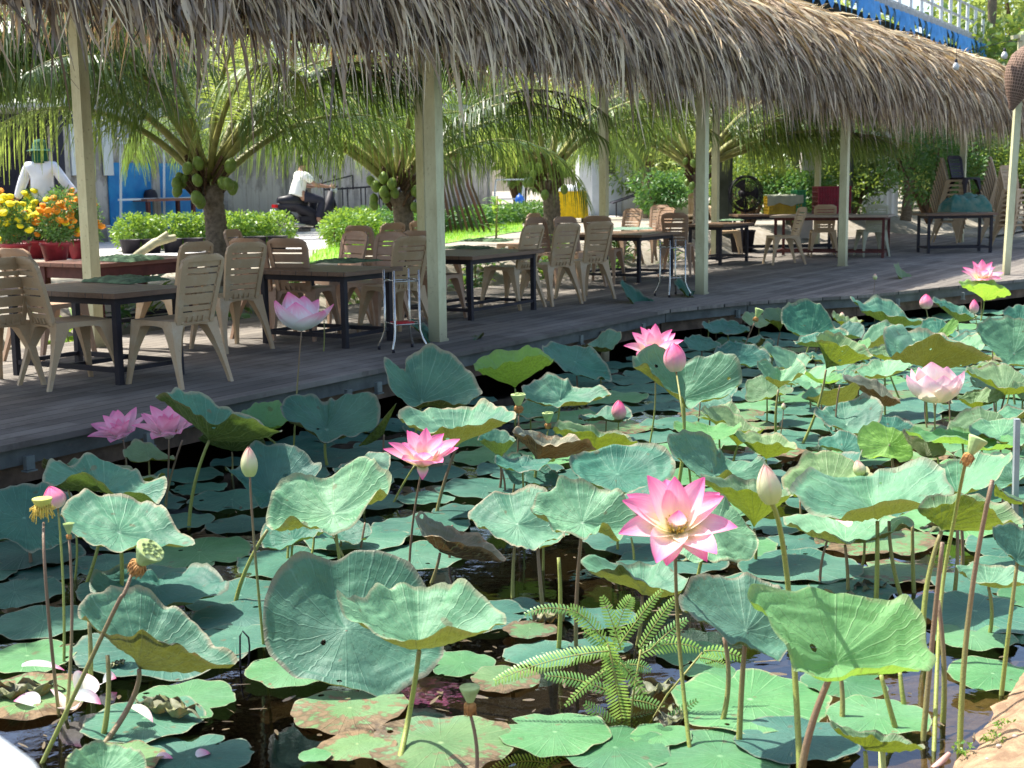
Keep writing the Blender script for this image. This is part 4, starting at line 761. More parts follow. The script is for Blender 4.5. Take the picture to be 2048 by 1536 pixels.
for (nm_, side), v in bk.items():
    v.sort(key=lambda q: q[0])
    for i, (d_, o_) in enumerate(v): mt = [c for c in o_.children if c.name.startswith('leaf_blade')][0].data.materials[0].name; tag(o_, ' '.join(f'medium {bk_names[mt]} raised leaf, {ORD[i]} {side} {nm_}'.split()[:16]), 'lotus leaf', 'medium raised leaves among the pads')
autolabel(PADS, 'floating pad', 'round lotus pads floating flat on the pond', 'lily pad')
# ------------------------------------------------------------------ deck furniture
def plastic(name, a, b, stain):
    t = NT(name); oi = t.n('ShaderNodeObjectInfo').outputs['Random']; n = t.noise(9, 5, rough=.7); n2 = t.noise(60, 3)
    c = t.mix(oi, a, b); c = t.mix(t.rng(n, .5, .72, 0, .55), c, stain); c = t.mix(t.rng(n2, .6, .75, 0, .35), c, tuple(x*.5 for x in a))
    return t.done(t.prin(c, .5, .35, t.bump(n2, .15, .003)))
M_CH = plastic('chair_plastic_tan', (.40, .275, .155), (.47, .34, .20), (.48, .42, .31)); M_CHG = plastic('chair_plastic_grey_green', (.36, .36, .25), (.36, .36, .25), (.42, .42, .34)); M_CHD = plastic('chair_plastic_dark', (.03, .02, .03), (.03, .02, .03), (.06, .05, .05))
M_CHR = plastic('chair_plastic_brown', (.34, .21, .135), (.38, .25, .16), (.42, .33, .25))
def chair_parts():
    """front of the chair faces +y; origin on the floor under the seat centre"""
    out = []
    ZS, ZT = .455, .90
    def bp(s, t):        # back surface: s across -1..1, t 0..1 up
        w = .165+.035*t; k = max(0, (t-.86)/.14); w *= 1-.42*k**2.2
        return np.array([s*w, -.19-.11*t-.02*t*t-.028*(1-s*s)*(.3+.7*t), ZS-.03+(ZT-ZS+.03)*t])
    m = MB()
    def patch(s0, s1, t0, t1, th, ns=5, ntt=3, off=0.0):
        A = []; 
        for side in (0, 1):
            for i in range(ntt+1):
                for j in range(ns+1):
                    p = bp(s0+(s1-s0)*j/ns, t0+(t1-t0)*i/ntt); A.append(p+np.array([0, off-(th if side else 0), 0]))
        n1 = (ntt+1)*(ns+1); F = []
        q = lambda sd, i, j: sd*n1+i*(ns+1)+j
        for i in range(ntt):
            for j in range(ns): F += [(q(0, i, j), q(0, i, j+1), q(0, i+1, j+1), q(0, i+1, j)), (q(1, i, j), q(1, i+1, j), q(1, i+1, j+1), q(1, i, j+1))]
        for j in range(ns): F += [(q(0, 0, j), q(1, 0, j), q(1, 0, j+1), q(0, 0, j+1)), (q(0, ntt, j), q(0, ntt, j+1), q(1, ntt, j+1), q(1, ntt, j))]
        for i in range(ntt): F += [(q(0, i, 0), q(0, i+1, 0), q(1, i+1, 0), q(1, i, 0)), (q(0, i, ns), q(1, i, ns), q(1, i+1, ns), q(0, i+1, ns))]
        m.add(A, F, smooth=False)
    patch(-1.0, -.80, 0, .93, .028, 2, 8, .006); patch(.80, 1.0, 0, .93, .028, 2, 8, .006); patch(-1, 1, .90, 1.0, .026, 10, 5, .006)
    for a, b in [(.05, .17), (.19, .26), (.285, .43), (.455, .53), (.555, .71), (.735, .80), (.825, .905)]: patch(-.81, .81, a, b, .010, 6, 2)
    for s in (-.5, -.22, .06, .34): patch(s, s+.07, .03, .11, .016, 1, 1, -.006)
    patch(-.74, .74, .0, .02, .022, 4, 1, 0); patch(-.80, -.76, .02, .86, .016, 1, 6, -.006); patch(.76, .80, .02, .86, .016, 1, 6, -.006)
    out.append(('backrest', m, (-.0, 0, 0)))
    m = MB(); P = []
    for k, z in ((1, .462), (1, .450)):
        for i in range(9):
            for j in range(9):
                x = -1+2*j/8; y = -1+2*i/8; w = .205+.012*y; xx = x*w; yy = y*.205+.0; 
                r_ = max(abs(x), abs(y))**6; P.append((xx*(1-.035*(x*y)**4), yy*(1-.05*(x*y)**4), z-.012*(1-x*x)*(1-y*y)-.010*r_))
    F = [(i*9+j, i*9+j+1, (i+1)*9+j+1, (i+1)*9+j) for i in range(8) for j in range(8)]
    m.add(P[:81], F); m.add(P[81:], [f[::-1] for f in F])
    for sgn in (-1, 1):     # aprons arch down into the legs
        for axis in (0, 1):
            V = []
            for a in range(13):
                q = -1+2*a/12; dep_ = .035+.075*abs(q)**3.2
                for z in (.452, .452-dep_):
                    o2 = .004*(0 if z > .45 else 1)
                    V.append((q*.20, sgn*(.205+o2), z) if axis else (sgn*(.205+o2), q*.20, z))
            V2 = [(x*.94 if axis else x*.955, y*.955 if axis else y*.94, z) for x, y, z in V]
            for VV_ in (V, V2): m.add(VV_, [(2*a, 2*a+1, 2*a+3, 2*a+2) for a in range(12)])
            m.add([V[2*a+1] for a in range(13)]+[V2[2*a+1] for a in range(13)], [(a, a+1, a+14, a+13) for a in range(12)])
    out.append(('seat', m, None))
    for sx in (-1, 1):
        for sy in (-1, 1):
            m = MB(); rows = []
            for q in np.linspace(0, 1, 8):
                z = .452*(1-q); w = .075*(1-q)**2.5+.040-.012*q; cx = sx*(.205+.035*q-w/2+ (0.0)); cy = sy*(.205-w/2)+sy*(.030+(.075 if sy < 0 else .02))*q**1.25
                for a, b in ((-1, -1), (1, -1), (1, 1), (-1, 1)): rows.append((cx+a*w/2, cy+b*w/2, z))
            m.add(rows, [(i*4+k, i*4+(k+1) % 4, i*4+4+(k+1) % 4, i*4+4+k) for i in range(7) for k in range(4)]+[(28, 29, 30, 31)], smooth=False)
            out.append(('leg', m, None))
    return out
CP = chair_parts()
def proto(mat):
    r = empty('plastic_chair')
    for nm, m, _ in CP: m.build(nm, mat, r)
    return r
PROTO = {}
def chair(pos, head, label, kind='t', group='stackable plastic chairs on the deck', tilt=None):
    mt = {'t': M_CH, 'g': M_CHG, 'd': M_CHD, 'r': M_CHR}[kind]
    c = copy_tree(PROTO[kind]) if kind in PROTO else PROTO.setdefault(kind, proto(mt))
    c.location = tuple(pos); c.rotation_euler = (0, 0, math.atan2(head[1], head[0])-math.pi/2)
    return tag(c, label, 'chair', group)
def ycha(px, ytop): return 1215.0/(ytop-(365-(px-1024)*.014))
def cpos(px, ytop, head, back=.27):     # px, ytop: middle of the back's top edge
    Y = ycha(px, ytop); p = PY(px, ytop, Y); h = np.array(head[:2])/np.linalg.norm(head[:2]); return np.array([p[0]+h[0]*back, p[1]+h[1]*back, DZ])
u2 = UU[:2]; n2 = NN[:2]
def H(a, b): return u2*a+n2*b
CH_ = [(8, 512, H(.1, 1), 't', 'cropped tan chair at the left edge, seen from behind'),
 (58, 511, H(1, -.25), 't', 'chair at left seen side on, its pale seat towards the near table'),
 (35, 494, H(1, 0), 'r', 'reddish chair at the left edge behind the two nearest chairs'),
 (396, 506, H(.05, 1), 't', 'pale tan chair nearest the pond, back to us, at the near table'),
 (385, 481, H(0, 1), 't', 'chair right behind the pale one at the near table'),
 (487, 482, H(.25, 1), 't', 'chair turned left with its rear leg splayed right, left of the tall flower'),
 (472, 457, H(.3, -1), 'r', 'tallest looking reddish chair back between palm trunk and hedge gap'),
 (500, 474, H(1, .1), 'r', 'dark reddish chair half hidden behind the chair turned left'),
 (577, 474, H(1, .25), 'r', 'reddish chair above the tall white-pink flower, sunlit slots in its back'),
 (704, 461, H(-1, .2), 'r', 'chair facing us behind the folded cloth of the second table'),
 (722, 449, H(1, 0), 'r', 'chair peeping over another behind the second table'),
 (778, 463, H(-1, 0), 'r', 'chair facing us left of the pale chair beside the nearest post'),
 (781, 444, H(.2, 1), 'r', 'small far chair top right of the middle palm trunk'),
 (818, 470, H(.35, 1), 't', 'pale chair behind the chrome stand, left of the nearest post'),
 (842, 459, H(1, .15), 'r', 'chair hidden by the nearest post with only its seat showing right of it'),
 (848, 440, H(1, 0), 'r', 'far chair whose top shows just left of the nearest front post'),
 (1060, 448, H(.1, 1), 't', 'first of the row of three pale chairs right of the nearest post'),
 (1130, 445, H(.3, 1), 't', 'middle of the row of three pale chairs right of the nearest post'),
 (1196, 441, H(.42, 1), 't', 'third, most edge-on of the row of three pale chairs'),
 (1076, 433, H(-.2, -1), 'r', 'brown chair behind the first pale chair of the row'),
 (1062, 425, H(0, 1), 'r', 'farthest chair top left of the yellow cloth'),
 (1134, 432, H(-.4, -1), 'r', 'wide brown chair back below the yellow cloth'),
 (1196, 430, H(1, .2), 'r', 'dark brown chair below the first back post, seat pointing right'),
 (1263, 416, H(-1, .2), 'r', 'chair facing us behind the third table, bright slots in its back'),
 (1318, 409, H(-1, 0), 'r', 'partly hidden chair top behind two others left of the second post'),
 (1330, 414, H(-.8, .3), 'r', 'chair between the slotted one and the one behind the small chrome stand'),
 (1350, 424, H(1, .3), 'r', 'chair seen from behind by the small chrome stand left of second post'),
 (1425, 410, H(.5, -.9), 't', 'chair right of the second front post, seat towards the right')]
for px, yt, h, k, lb in CH_: chair(cpos(px, yt, h), h, lb, k)
p = G(1565, 528, DZ); chair(p+[0, 0, 0], (-1, -.15), 'lone tan chair seen exactly from the side on open deck', 't')
p = G(1645, 512, DZ); chair(p, (.12, 1), 'tan chair with its back to us just left of the third front post', 't')
p = G(1742, 512, DZ); chair(p, (-.05, 1), 'grey-green chair with its back to us right of the third front post', 'g')
SP = [(1893, 486, (.9, -.45), 10, 'left'), (1990, 488, (.92, -.38), 10, 'middle'), (2022, 496, (.35, -1), 8, 'right')]
STW = ['lowest', 'second', 'third', 'fourth', 'fifth', 'sixth', 'seventh', 'eighth', 'ninth', 'topmost']
for px, by, h, nst, wh in SP:
    b = G(px, by, DZ); h_ = np.array(h)/np.linalg.norm(h)
    for i in range(nst):
        nm = STW[i] if i < nst-1 else 'topmost'
        chair(b+np.array([h_[0], h_[1], 0])*.020*i+np.array([0, 0, .092*i]), h, f'{nm} tan chair of the {wh} tall stack at the right end of the deck', 't', 'plastic chairs in tall stacks')
b = G(1893, 486, DZ)+np.array([.30, -.1, .87]); chair(b, (.5, -1), 'dark chair perched on top of the left tall stack', 'd', None)
b = G(1390, 492, DZ)
for i in range(3): chair(b+np.array([0, .02*i, .092*i]), (-.3, -1), f'{["lowest", "middle", "top"][i]} chair of the short stack behind the second front post', 't', 'plastic chairs in a short stack')
# ---- tables
def woodmat(name, a, b):
    t = NT(name); g = t.n('ShaderNodeSeparateXYZ'); t.l(t.geo(), g.inputs[0]); n = t.noise(6, 5, t.scl(t.geo(), (1, 8, 8)), .7)
    gap = t.rng(t.math('ABSOLUTE', t.math('SUBTRACT', t.math('FRACT', t.math('DIVIDE', g.outputs[1], .17)), .5)), .47, .49)
    return t.done(t.prin(t.mix(gap, t.mix(t.rng(n, .3, .7), a, b), (.01, .01, .01)), .45, .4, t.bump(t.math('SUBTRACT', n, gap), .3, .01)))
M_TW = woodmat('table_wood', (.19, .105, .06), (.10, .058, .035)); M_TR = woodmat('table_wood_red', (.26, .115, .07), (.14, .05, .035)); M_IRON = simple('dark_iron', (.025, .022, .03), .6, .4, 8)
M_TP = woodmat('table_wood_pale', (.42, .34, .26), (.30, .24, .18)); M_DRED = simple('dark_red_wood', (.12, .035, .03), .6, .4, 8)
def table(corner, lu, ln, label, wood=None, leg=None, h=.64, th=.035, red=False, rot=None, group='dining tables on the deck'):
    """corner nearest to us; lu along the deck edge, ln away from the pond"""
    wood = wood or M_TW; leg = leg or M_IRON; rz = math.atan2(u2[1], u2[0]) if rot is None else rot
    ux = np.array([math.cos(rz), math.sin(rz), 0]); nx_ = np.array([-ux[1], ux[0], 0]); base = np.array([corner[0], corner[1], DZ])
    c = base+ux*lu/2+nx_*ln/2; r = empty('dining_table', tuple(c), rz, label, 'table', group)
    m = MB(); m.box((0, 0, h-th/2), (lu, ln, th)); m.build('tabletop', wood, r)
    ap = .11 if red else .05; wl = .07 if red else .045; m = MB()
    for s in (-1, 1): m.box((0, s*(ln/2-.09), h-th-ap/2-.001), (lu-.18-wl, .03, ap)); m.box((s*(lu/2-.09), 0, h-th-ap/2-.001), (.03, ln-.18-wl, ap))
    m.build('apron', M_DRED if red else leg, r)
    for sx in (-1, 1):
        for sy in (-1, 1): m = MB(); m.box((sx*(lu/2-.09), sy*(ln/2-.09), (h-th)/2-.001), (wl, wl, h-th-.002)); m.build('leg', M_DRED if red else leg, r)
    m = MB()
    for s in (-1, 1): m.box((s*(lu/2-.09), 0, .10), (.03, ln-.18-wl, .035))
    m.box((0, 0, .10), (lu-.21, .03, .03)); m.box((0, ln/2-.09, .10), (lu-.18-wl, .03, .03)); m.box((0, -ln/2+.09, .10), (lu-.18-wl, .03, .03)); m.build('stretcher', leg, r); return r
def ct(px, py, z=DZ+.64): p = G(px, py, z); return p
table(ct(228, 588), .75, 1.25, 'nearest dark plank table with a folded cloth, left of the pale tan chair')
table(ct(192, 533), 1.4, .9, 'reddish brown deep-aproned table, sun on its left end, by the first back post', M_TR, red=True, h=.66)
table(ct(690, 545), .8, 1.05, 'second dark table, above the middle of the deck, left of the nearest post')
table(ct(945, 513), 1.4, 1.0, 'third dark table just right of the nearest front post')
table(ct(1284, 470), 1.2, 1.2, 'dark table with green cloth left of the small chrome stand')
table(ct(1447, 450), 1.3, .7, 'narrow dark table right of the second front post')
table((4.2, 25.0), 2.0, .8, 'long dark table carrying the crates at the back of the deck', rot=.05, h=.70)
table(ct(1790, 437), 2.0, .9, 'long pale-topped table behind the grey-green chair', M_TP, M_DRED, rot=2.75, h=.72)
table(G(1850, 508, DZ), 1.3, .7, 'small black table under the green bag at right', rot=.05, h=.70)
# ---- folded green cloths
M_CLOTH = simple('green_cloth', (.13, .22, .12), .9, .55, 14, bump=.3)
def cloth(px, py, z, su, sn, h, rz, label, seed, mat=None, name='folded_cloth', cat='cloth', at=None):
    h = h/.6 if name != 'folded_cloth' else h
    rs = np.random.RandomState(seed); p = G(px, py, z) if at is None else at; NX, NY = 40, 24; V = []; ph = rs.rand(8)*6.28
    for i in range(NX):
        for j in range(NY):
            x = -1+2*i/(NX-1); y = -1+2*j/(NY-1); e = max(0, 1-max(abs(x), abs(y))**5); a = 1+.10*math.sin(3*math.atan2(y, x)+ph[0])
            zz = (.72+.12*math.sin(4*x+3*y+ph[1])+.10*math.sin(7*y-3*x+ph[2]+2*math.sin(2*x+ph[5]))+.05*math.sin(15*x+6*y+ph[3]))*h*.6*e**.5+.008*math.sin(34*y+6*x+ph[4])*e
            V.append((x*su/2*a, y*sn/2*a, max(.002, zz)))
    m = MB(); m.grid(V, NX, NY); o = m.build(name, mat or M_CLOTH); o.location = (p[0], p[1], z+.002); o.rotation_euler = (0, 0, rz); return tag(o, label, cat, 'green cloths lying on the tables' if name == 'folded_cloth' else None)
TZ = DZ+.64; a0 = math.atan2(u2[1], u2[0])
cloth(250, 563, TZ, .42, .55, .075, a0, 'folded green cloth on the nearest dark table', 1); cloth(250, 521, DZ+.66, .45, .6, .09, a0, 'thick rumpled green cloth on the reddish table', 2)
cloth(690, 524, TZ, .45, .5, .05, a0, 'flat folded green cloth on the second dark table', 3); cloth(935, 497, TZ, .4, .55, .05, a0, 'front green cloth on the third dark table', 4); cloth(975, 483, TZ, .4, .6, .07, a0, 'rolled green cloth behind another on the third dark table', 5)
cloth(1258, 459, TZ, .45, .6, .06, a0, 'pale green cloth on the table left of the small chrome stand', 6, simple('pale_green_cloth', (.16, .26, .20), .9)); cloth(1462, 441, TZ, .4, .4, .04, a0, 'green cloth on the narrow table right of the second post', 7)
cloth(1930, 424, DZ+.70, .85, .5, .36, .1, 'bulging dark green bag lying on the small black table', 8, simple('green_tarp', (.015, .11, .085), .5, .6, 10, col2=(.10, .16, .11)), 'green_bag', 'bag')
# ---- chrome stands
M_CHROME = simple('chrome', (.62, .60, .55), .22, .3, 20, metal=.9)
def stand(px, py, label, h=.66):
    b = G(px, py, DZ); r = empty('folding_stand', tuple(b), .5, label, 'stand', 'chrome folding stands at the deck edge')
    for k, (sx, sy) in enumerate(((-1, -1), (1, -1), (1, 1), (-1, 1))):
        x, y = sx*.11, sy*.10
        m = MB(); m.tube([(x*1.35, y*1.45, .0), (x*1.4, y*1.45, .035), (x*1.15, y*1.2, .10), (x, y, .17), (x, y, h)], .0095, 8); l = m.build('leg', M_CHROME, r)
        m = MB(); m.tube([(x*1.35, y*1.45, .0), (x*1.36, y*1.45, .03)], .013, 8); m.build('foot_cap', M_IRON, l)
    for z in (.22, h-.09): m = MB(); m.tube([(-.11, -.10, z), (.11, -.10, z)], .006); m.tube([(-.11, .10, z), (.11, .10, z)], .006); m.tube([(-.11, -.10, z+.01), (-.11, .10, z+.01)], .006); m.tube([(.11, -.10, z+.01), (.11, .10, z+.01)], .006); m.build('crossbar', M_CHROME, r)
    return r
s1 = stand(806, 700, 'larger chrome folding stand beside the nearest front post'); stand(1345, 592, 'smaller chrome folding stand left of the second front post')
m = MB(); m.box((0, 0, .225), (.16, .13, .02)); m.build('red_plate', simple('red_plastic', (.5, .02, .03), .4), s1)
# ---- floor fan
b = G(1490, 502, DZ); f = empty('floor_fan', tuple(b), .25, 'black standing fan with a round wire cage behind the second post', 'fan')
m = MB(); m.lathe([(.24, 0), (.24, .02), (.05, .05), (.02, .06)], 20); m.build('base', M_IRON, f); m = MB(); m.tube([(0, 0, .05), (0, 0, .98)], .018); m.build('pole', M_IRON, f)
m = MB(); zc = 1.08
for rr in (.10, .17, .24, .31, .335):
    for yy in (-.07, .07): m.tube([(rr*math.cos(a)*(1 if rr > .3 else 1), yy*(1 if rr < .3 else .55), zc+rr*math.sin(a)) for a in np.linspace(0, 6.283, 33)], .0045 if rr < .3 else .010, 5, cap=False)
for q in range(28):
    a = q*6.283/28
    for yy in (-1, 1): m.tube([(.03*math.cos(a), yy*.085, zc+.03*math.sin(a)), (.2*math.cos(a), yy*.08, zc+.2*math.sin(a)), (.333*math.cos(a), yy*.035, zc+.333*math.sin(a))], .003, 4)
m.build('cage', M_IRON, f)
for q in range(3):
    m = MB(); V = []
    for i in range(7):
        for j in range(5): rr = .05+.22*i/6; a = q*2.094+(-.45+.9*j/4)*(.6+.5*i/6); V.append((rr*math.cos(a), -.02+.04*j/4, zc+rr*math.sin(a)))
    m.grid(V, 7, 5); m.build('blade', M_IRON, f)
m = MB(); m.lathe([(.01, -.09), (.05, -.08), (.05, .08), (.07, .10), (.07, .2), (.03, .22)], 16, (0, 0, 0), R=np.array([[1, 0, 0], [0, 0, 1], [0, 1, 0]])); o = m.build('motor', M_IRON, f); o.location = (0, 0, zc)
# ---- crates
def crate(px, py, z, w, d, h, mat, label, name='plastic_crate'):
    p = G(px, py, z); r = empty(name, (p[0], 25.35, z+.002), .05, label, 'crate', 'plastic crates on the back table')
    m = MB(); m.box((0, 0, .015), (w, d, .03)); m.build('bottom', mat, r)
    for ax, s in ((0, -1), (0, 1), (1, -1), (1, 1)):
        m = MB(); L = w if ax == 0 else d-.03; n_ = int(L/.05)
        for k in range(n_+1):
            q = -L/2+.01+(L-.02)*k/n_; m.box((q, s*(d/2-.008), h/2) if ax == 0 else (s*(w/2-.008), q, h/2), (.018, .014, h) if ax == 0 else (.014, .018, h))
        for z_ in np.linspace(.04, h-.015, 6): m.box((0, s*(d/2-.008), z_) if ax == 0 else (s*(w/2-.008), 0, z_), (L, .018, .018) if ax == 0 else (.018, L, .018))
        m.box((0, s*(d/2-.02), h/2) if ax == 0 else (s*(w/2-.02), 0, h/2), (L-.02, .004, h*.98) if ax == 0 else (.004, L-.02, h*.98))
        m.build('side', mat, r)
    return r
ZB = DZ+.70; M_YP = simple('yellow_plastic', (.50, .33, .02), .45, .3, 8); M_GP = simple('green_plastic', (.02, .22, .07), .45, .3, 8); M_RP = simple('crimson_plastic', (.28, .005, .025), .45, .3, 8)
crate(1540, 425, ZB, .62, .42, .34, M_YP, 'yellow crate half covered by a grey cloth'); crate(1573, 425, ZB, .18, .42, .44, M_GP, 'green crate beside the yellow one'); crate(1646, 425, ZB, .62, .42, .50, M_RP, 'crimson crate left of the third front post')
m = MB(); V = []
for i in range(20):
    for j in range(12): x = -1+2*i/19; y = j/11; V.append((x*.33, -.235-.01*math.sin(8*x) if y > .5 else -.235+(.5-y)*.9, (.355 if y <= .5 else .355-(y-.5)*.36*(1+.15*math.sin(5*x)))+.006*math.sin(13*x)))
m.grid(V, 20, 12); o = m.build('grey_cloth', simple('grey_sheet', (.30, .32, .24), .8, .2)); o.location = (G(1540, 425, ZB)[0], 25.35, ZB+.002); tag(o, 'grey cloth draped over the yellow crate', 'cloth')
p = G(1550, 500, DZ); m = MB(); m.lathe([(.02, .0), (.19, .0), (.24, .38), (.25, .38), (.25, .41), (.23, .41), (.18, .03)], 20, (4.35, 25.4, DZ)); tag(m.build('black_tub', M_IRON), 'black plastic tub under the crate table', 'tub')
# ---- basket lamp on a leaning pole at the right
b = G(2012, 550, DZ); top = PY(2045, 70, b[1]); r = empty('basket_lamp', tuple(b), 0, 'woven fish trap basket hung on a leaning cream pole at the right edge', 'lamp')
m = MB(); m.bar(b+[0, 0, .0], top, .085, .085); wp(m.build('pole', M_POST), r); m = MB(); m.bar(top+[-.14, 0, -.03], top+[.5, .1, .07], .07, .05); wp(m.build('crossbar', M_POST), r)
def weave():
    t = NT('woven_bamboo'); p_ = t.pv(); a = t.math('ABSOLUTE', t.math('SUBTRACT', t.math('FRACT', t.math('MULTIPLY', p_[0], 34)), .5)); c = t.math('ABSOLUTE', t.math('SUBTRACT', t.math('FRACT', t.math('MULTIPLY', p_[1], 30)), .5))
    h = t.math('MAXIMUM', a, c); return t.done(t.prin(t.mix(t.rng(h, .36, .48), (.10, .065, .045), (.36, .24, .18)), .8, .2, t.bump(h, .6, .01)))
Cb = PY(2040, 160, b[1]-.25); m = MB(); m.lathe([(.03, -.40), (.06, -.33), (.13, -.20), (.20, -.02), (.22, .14), (.19, .30), (.10, .42), (.03, .48)], 30, Cb, R=tiltm(.25, 0)); wp(m.build('basket', weave()), r)
M_BULB = simple('white_bulb', (.8, .8, .75), .3)
for k, (px, py, Y) in enumerate(((1912, 132, 17.5), (1913, 168, 17.3))):
    c = PY(px if k else 2009-0, 118 if k == 0 else 130, Y)
for k, (px, py) in enumerate(((2009, 108), (1912, 130))):
    c = PY(px, py, 18.2); rt = empty('light_bulb', tuple(c), 0, ['white bulb hanging beside the woven basket', 'white bulb hanging in front of the thatch left of the basket'][k], 'bulb')
    m = MB(); m.lathe([(.005, -.07), (.035, -.055), (.045, -.02), (.025, .02), (.018, .03)], 14); m.build('glass', M_BULB, rt); m = MB(); m.lathe([(.02, .03), (.02, .07), (.002, .08)], 10); m.tube([(0, 0, .07), (0, .0, .30)], .003, 5); m.build('socket', M_IRON, rt)
c = PY(2020, 96, 18.3); m = MB(); m.tube([PY(1700, 60, 18.5), PY(1912, 107, 18.2), PY(2009, 84, 18.2), PY(2045, 82, 18.5)], .004, 5); tag(m.build('light_cable', M_IRON), 'thin cable carrying the white bulbs in front of the thatch', 'cable')
# paper lantern under the hem
c = PY(722, 72, 10.6); r = empty('box_lantern', tuple(c), .3, 'small square cream lantern with dark bars hanging inside the thatch', 'lantern'); m = MB(); m.box((0, 0, 0), (.12, .12, .26)); m.build('shade', M_POST, r); m = MB()
for x in (-.06, 0, .06):
    for y in (-.06, .06): m.box((x, y*1.03, 0), (.01, .008, .28)); m.box((y*1.03, x, 0), (.008, .01, .28))
m.box((0, 0, .13), (.135, .135, .012)); m.box((0, 0, .0), (.130, .130, .008)); m.box((0, 0, -.13), (.135, .135, .012)); m.tube([(0, 0, .13), (0, 0, .9)], .005); m.build('bars', M_IRON, r)
# grey post standing in the water at right, white rail bottom left
b = G(2032, 1090); m = MB(); t_ = PY(2034, 838, b[1]); m.bar(b-[0, 0, .4], t_, .024, .024); tag(m.build('grey_post', simple('grey_pvc', (.30, .34, .36), .5)), 'thin grey square post standing in the water at the right edge', 'post')
M_WHITE = simple('white_enamel', (.62, .66, .66), .35, .05)
r = empty('white_rail', (-.62, 1.0, .34), 0, 'white rounded rail cut by the bottom left corner', 'railing')
a_ = PY(-374, 1293, 1.45); b_ = PY(2, 1588, 1.15); c_ = b_+(b_-a_)*.25-np.array([0, 0, .06])
m = MB(); m.tube([a_, (a_+b_)/2, b_, c_], .038, 20); wp(m.build('rail', M_WHITE), r)
m = MB(); m.tube([c_-[0, 0, .02], [c_[0], c_[1], .1]], .03, 14); wp(m.build('rail_post', M_WHITE), r); m = MB(); m.tube([a_, [a_[0], a_[1], -.3]], .03, 14); wp(m.build('rail_post', M_WHITE), r)
# ------------------------------------------------------------------ garden behind the deck
def frond_mesh(name, L, az, e0, droop, seed, root, light=False, dead=False, nl=84, ll=.80, origin=(0, 0, 0)):
    rs = np.random.RandomState(seed); T = 22; q = np.linspace(0, 1, T); e = e0-droop*q**1.35; ds = L/(T-1)
    r = np.concatenate([[0], np.cumsum(np.cos(e[:-1])*ds)]); z = np.concatenate([[0], np.cumsum(np.sin(e[:-1])*ds)])
    A = np.array([math.cos(az), math.sin(az), 0]); B = np.array([-math.sin(az), math.cos(az), 0]); O = np.array(origin, float)
    sway = rs.uniform(-.25, .25)*L*q**2*.5
    R_ = O+A*r[:, None]+np.array([0, 0, 1.])*z[:, None]+B*sway[:, None]
    m = MB(); m.tube(R_, .042*(1-q)**1.1*(L/3.2)+.005, 6)
    nq = np.linspace(.25, .995, nl); P0 = np.stack([np.interp(nq, q, R_[:, i]) for i in range(3)], 1); ee = np.interp(nq, q, e)
    Tn = A*np.cos(ee)[:, None]+np.array([0, 0, 1.])*np.sin(ee)[:, None]; Nn = -A*np.sin(ee)[:, None]+np.array([0, 0, 1.])*np.cos(ee)[:, None]
    VV_, FF_, PP_, o_ = [], [], [], 0
    for s in (-1, 1):
        d = B*s*.80+Tn*(.35+.6*nq**2)[:, None]+Nn*.10+rs.normal(0, .07, (nl, 3)); d /= np.linalg.norm(d, axis=1)[:, None]
        side = np.cross(d, Nn); side = side+rs.normal(0, .25, (nl, 3)); side /= np.linalg.norm(side, axis=1)[:, None]
        Ls = ll*(L/3.2)*np.sin(np.pi*np.clip(.12+nq*.86, 0, 1))**.55*rs.uniform(.85, 1.05, nl)
        bend = np.array([0, 0, -1.])*rs.uniform(.5, 1.05, nl)[:, None]-d*.30
        V, F, P = blades('', P0, d, side, Ls, rs.uniform(.018, .030, nl)*(L/3.2), None, segs=4, bend=bend, taper=.12, rv=rs.rand(nl))
        VV_.append(V); FF_.append(F+o_); PP_.append(P); o_ += len(V)
    V, F, P = np.concatenate(VV_), np.concatenate(FF_), np.concatenate(PP_)
    m.add(V, F.tolist(), P, 1, False)
    o = m.build(name, [M_FIBRE if dead else M_RACH, M_DRYF if dead else (M_PALML if light else M_PALM)]); wp(o, root); return o
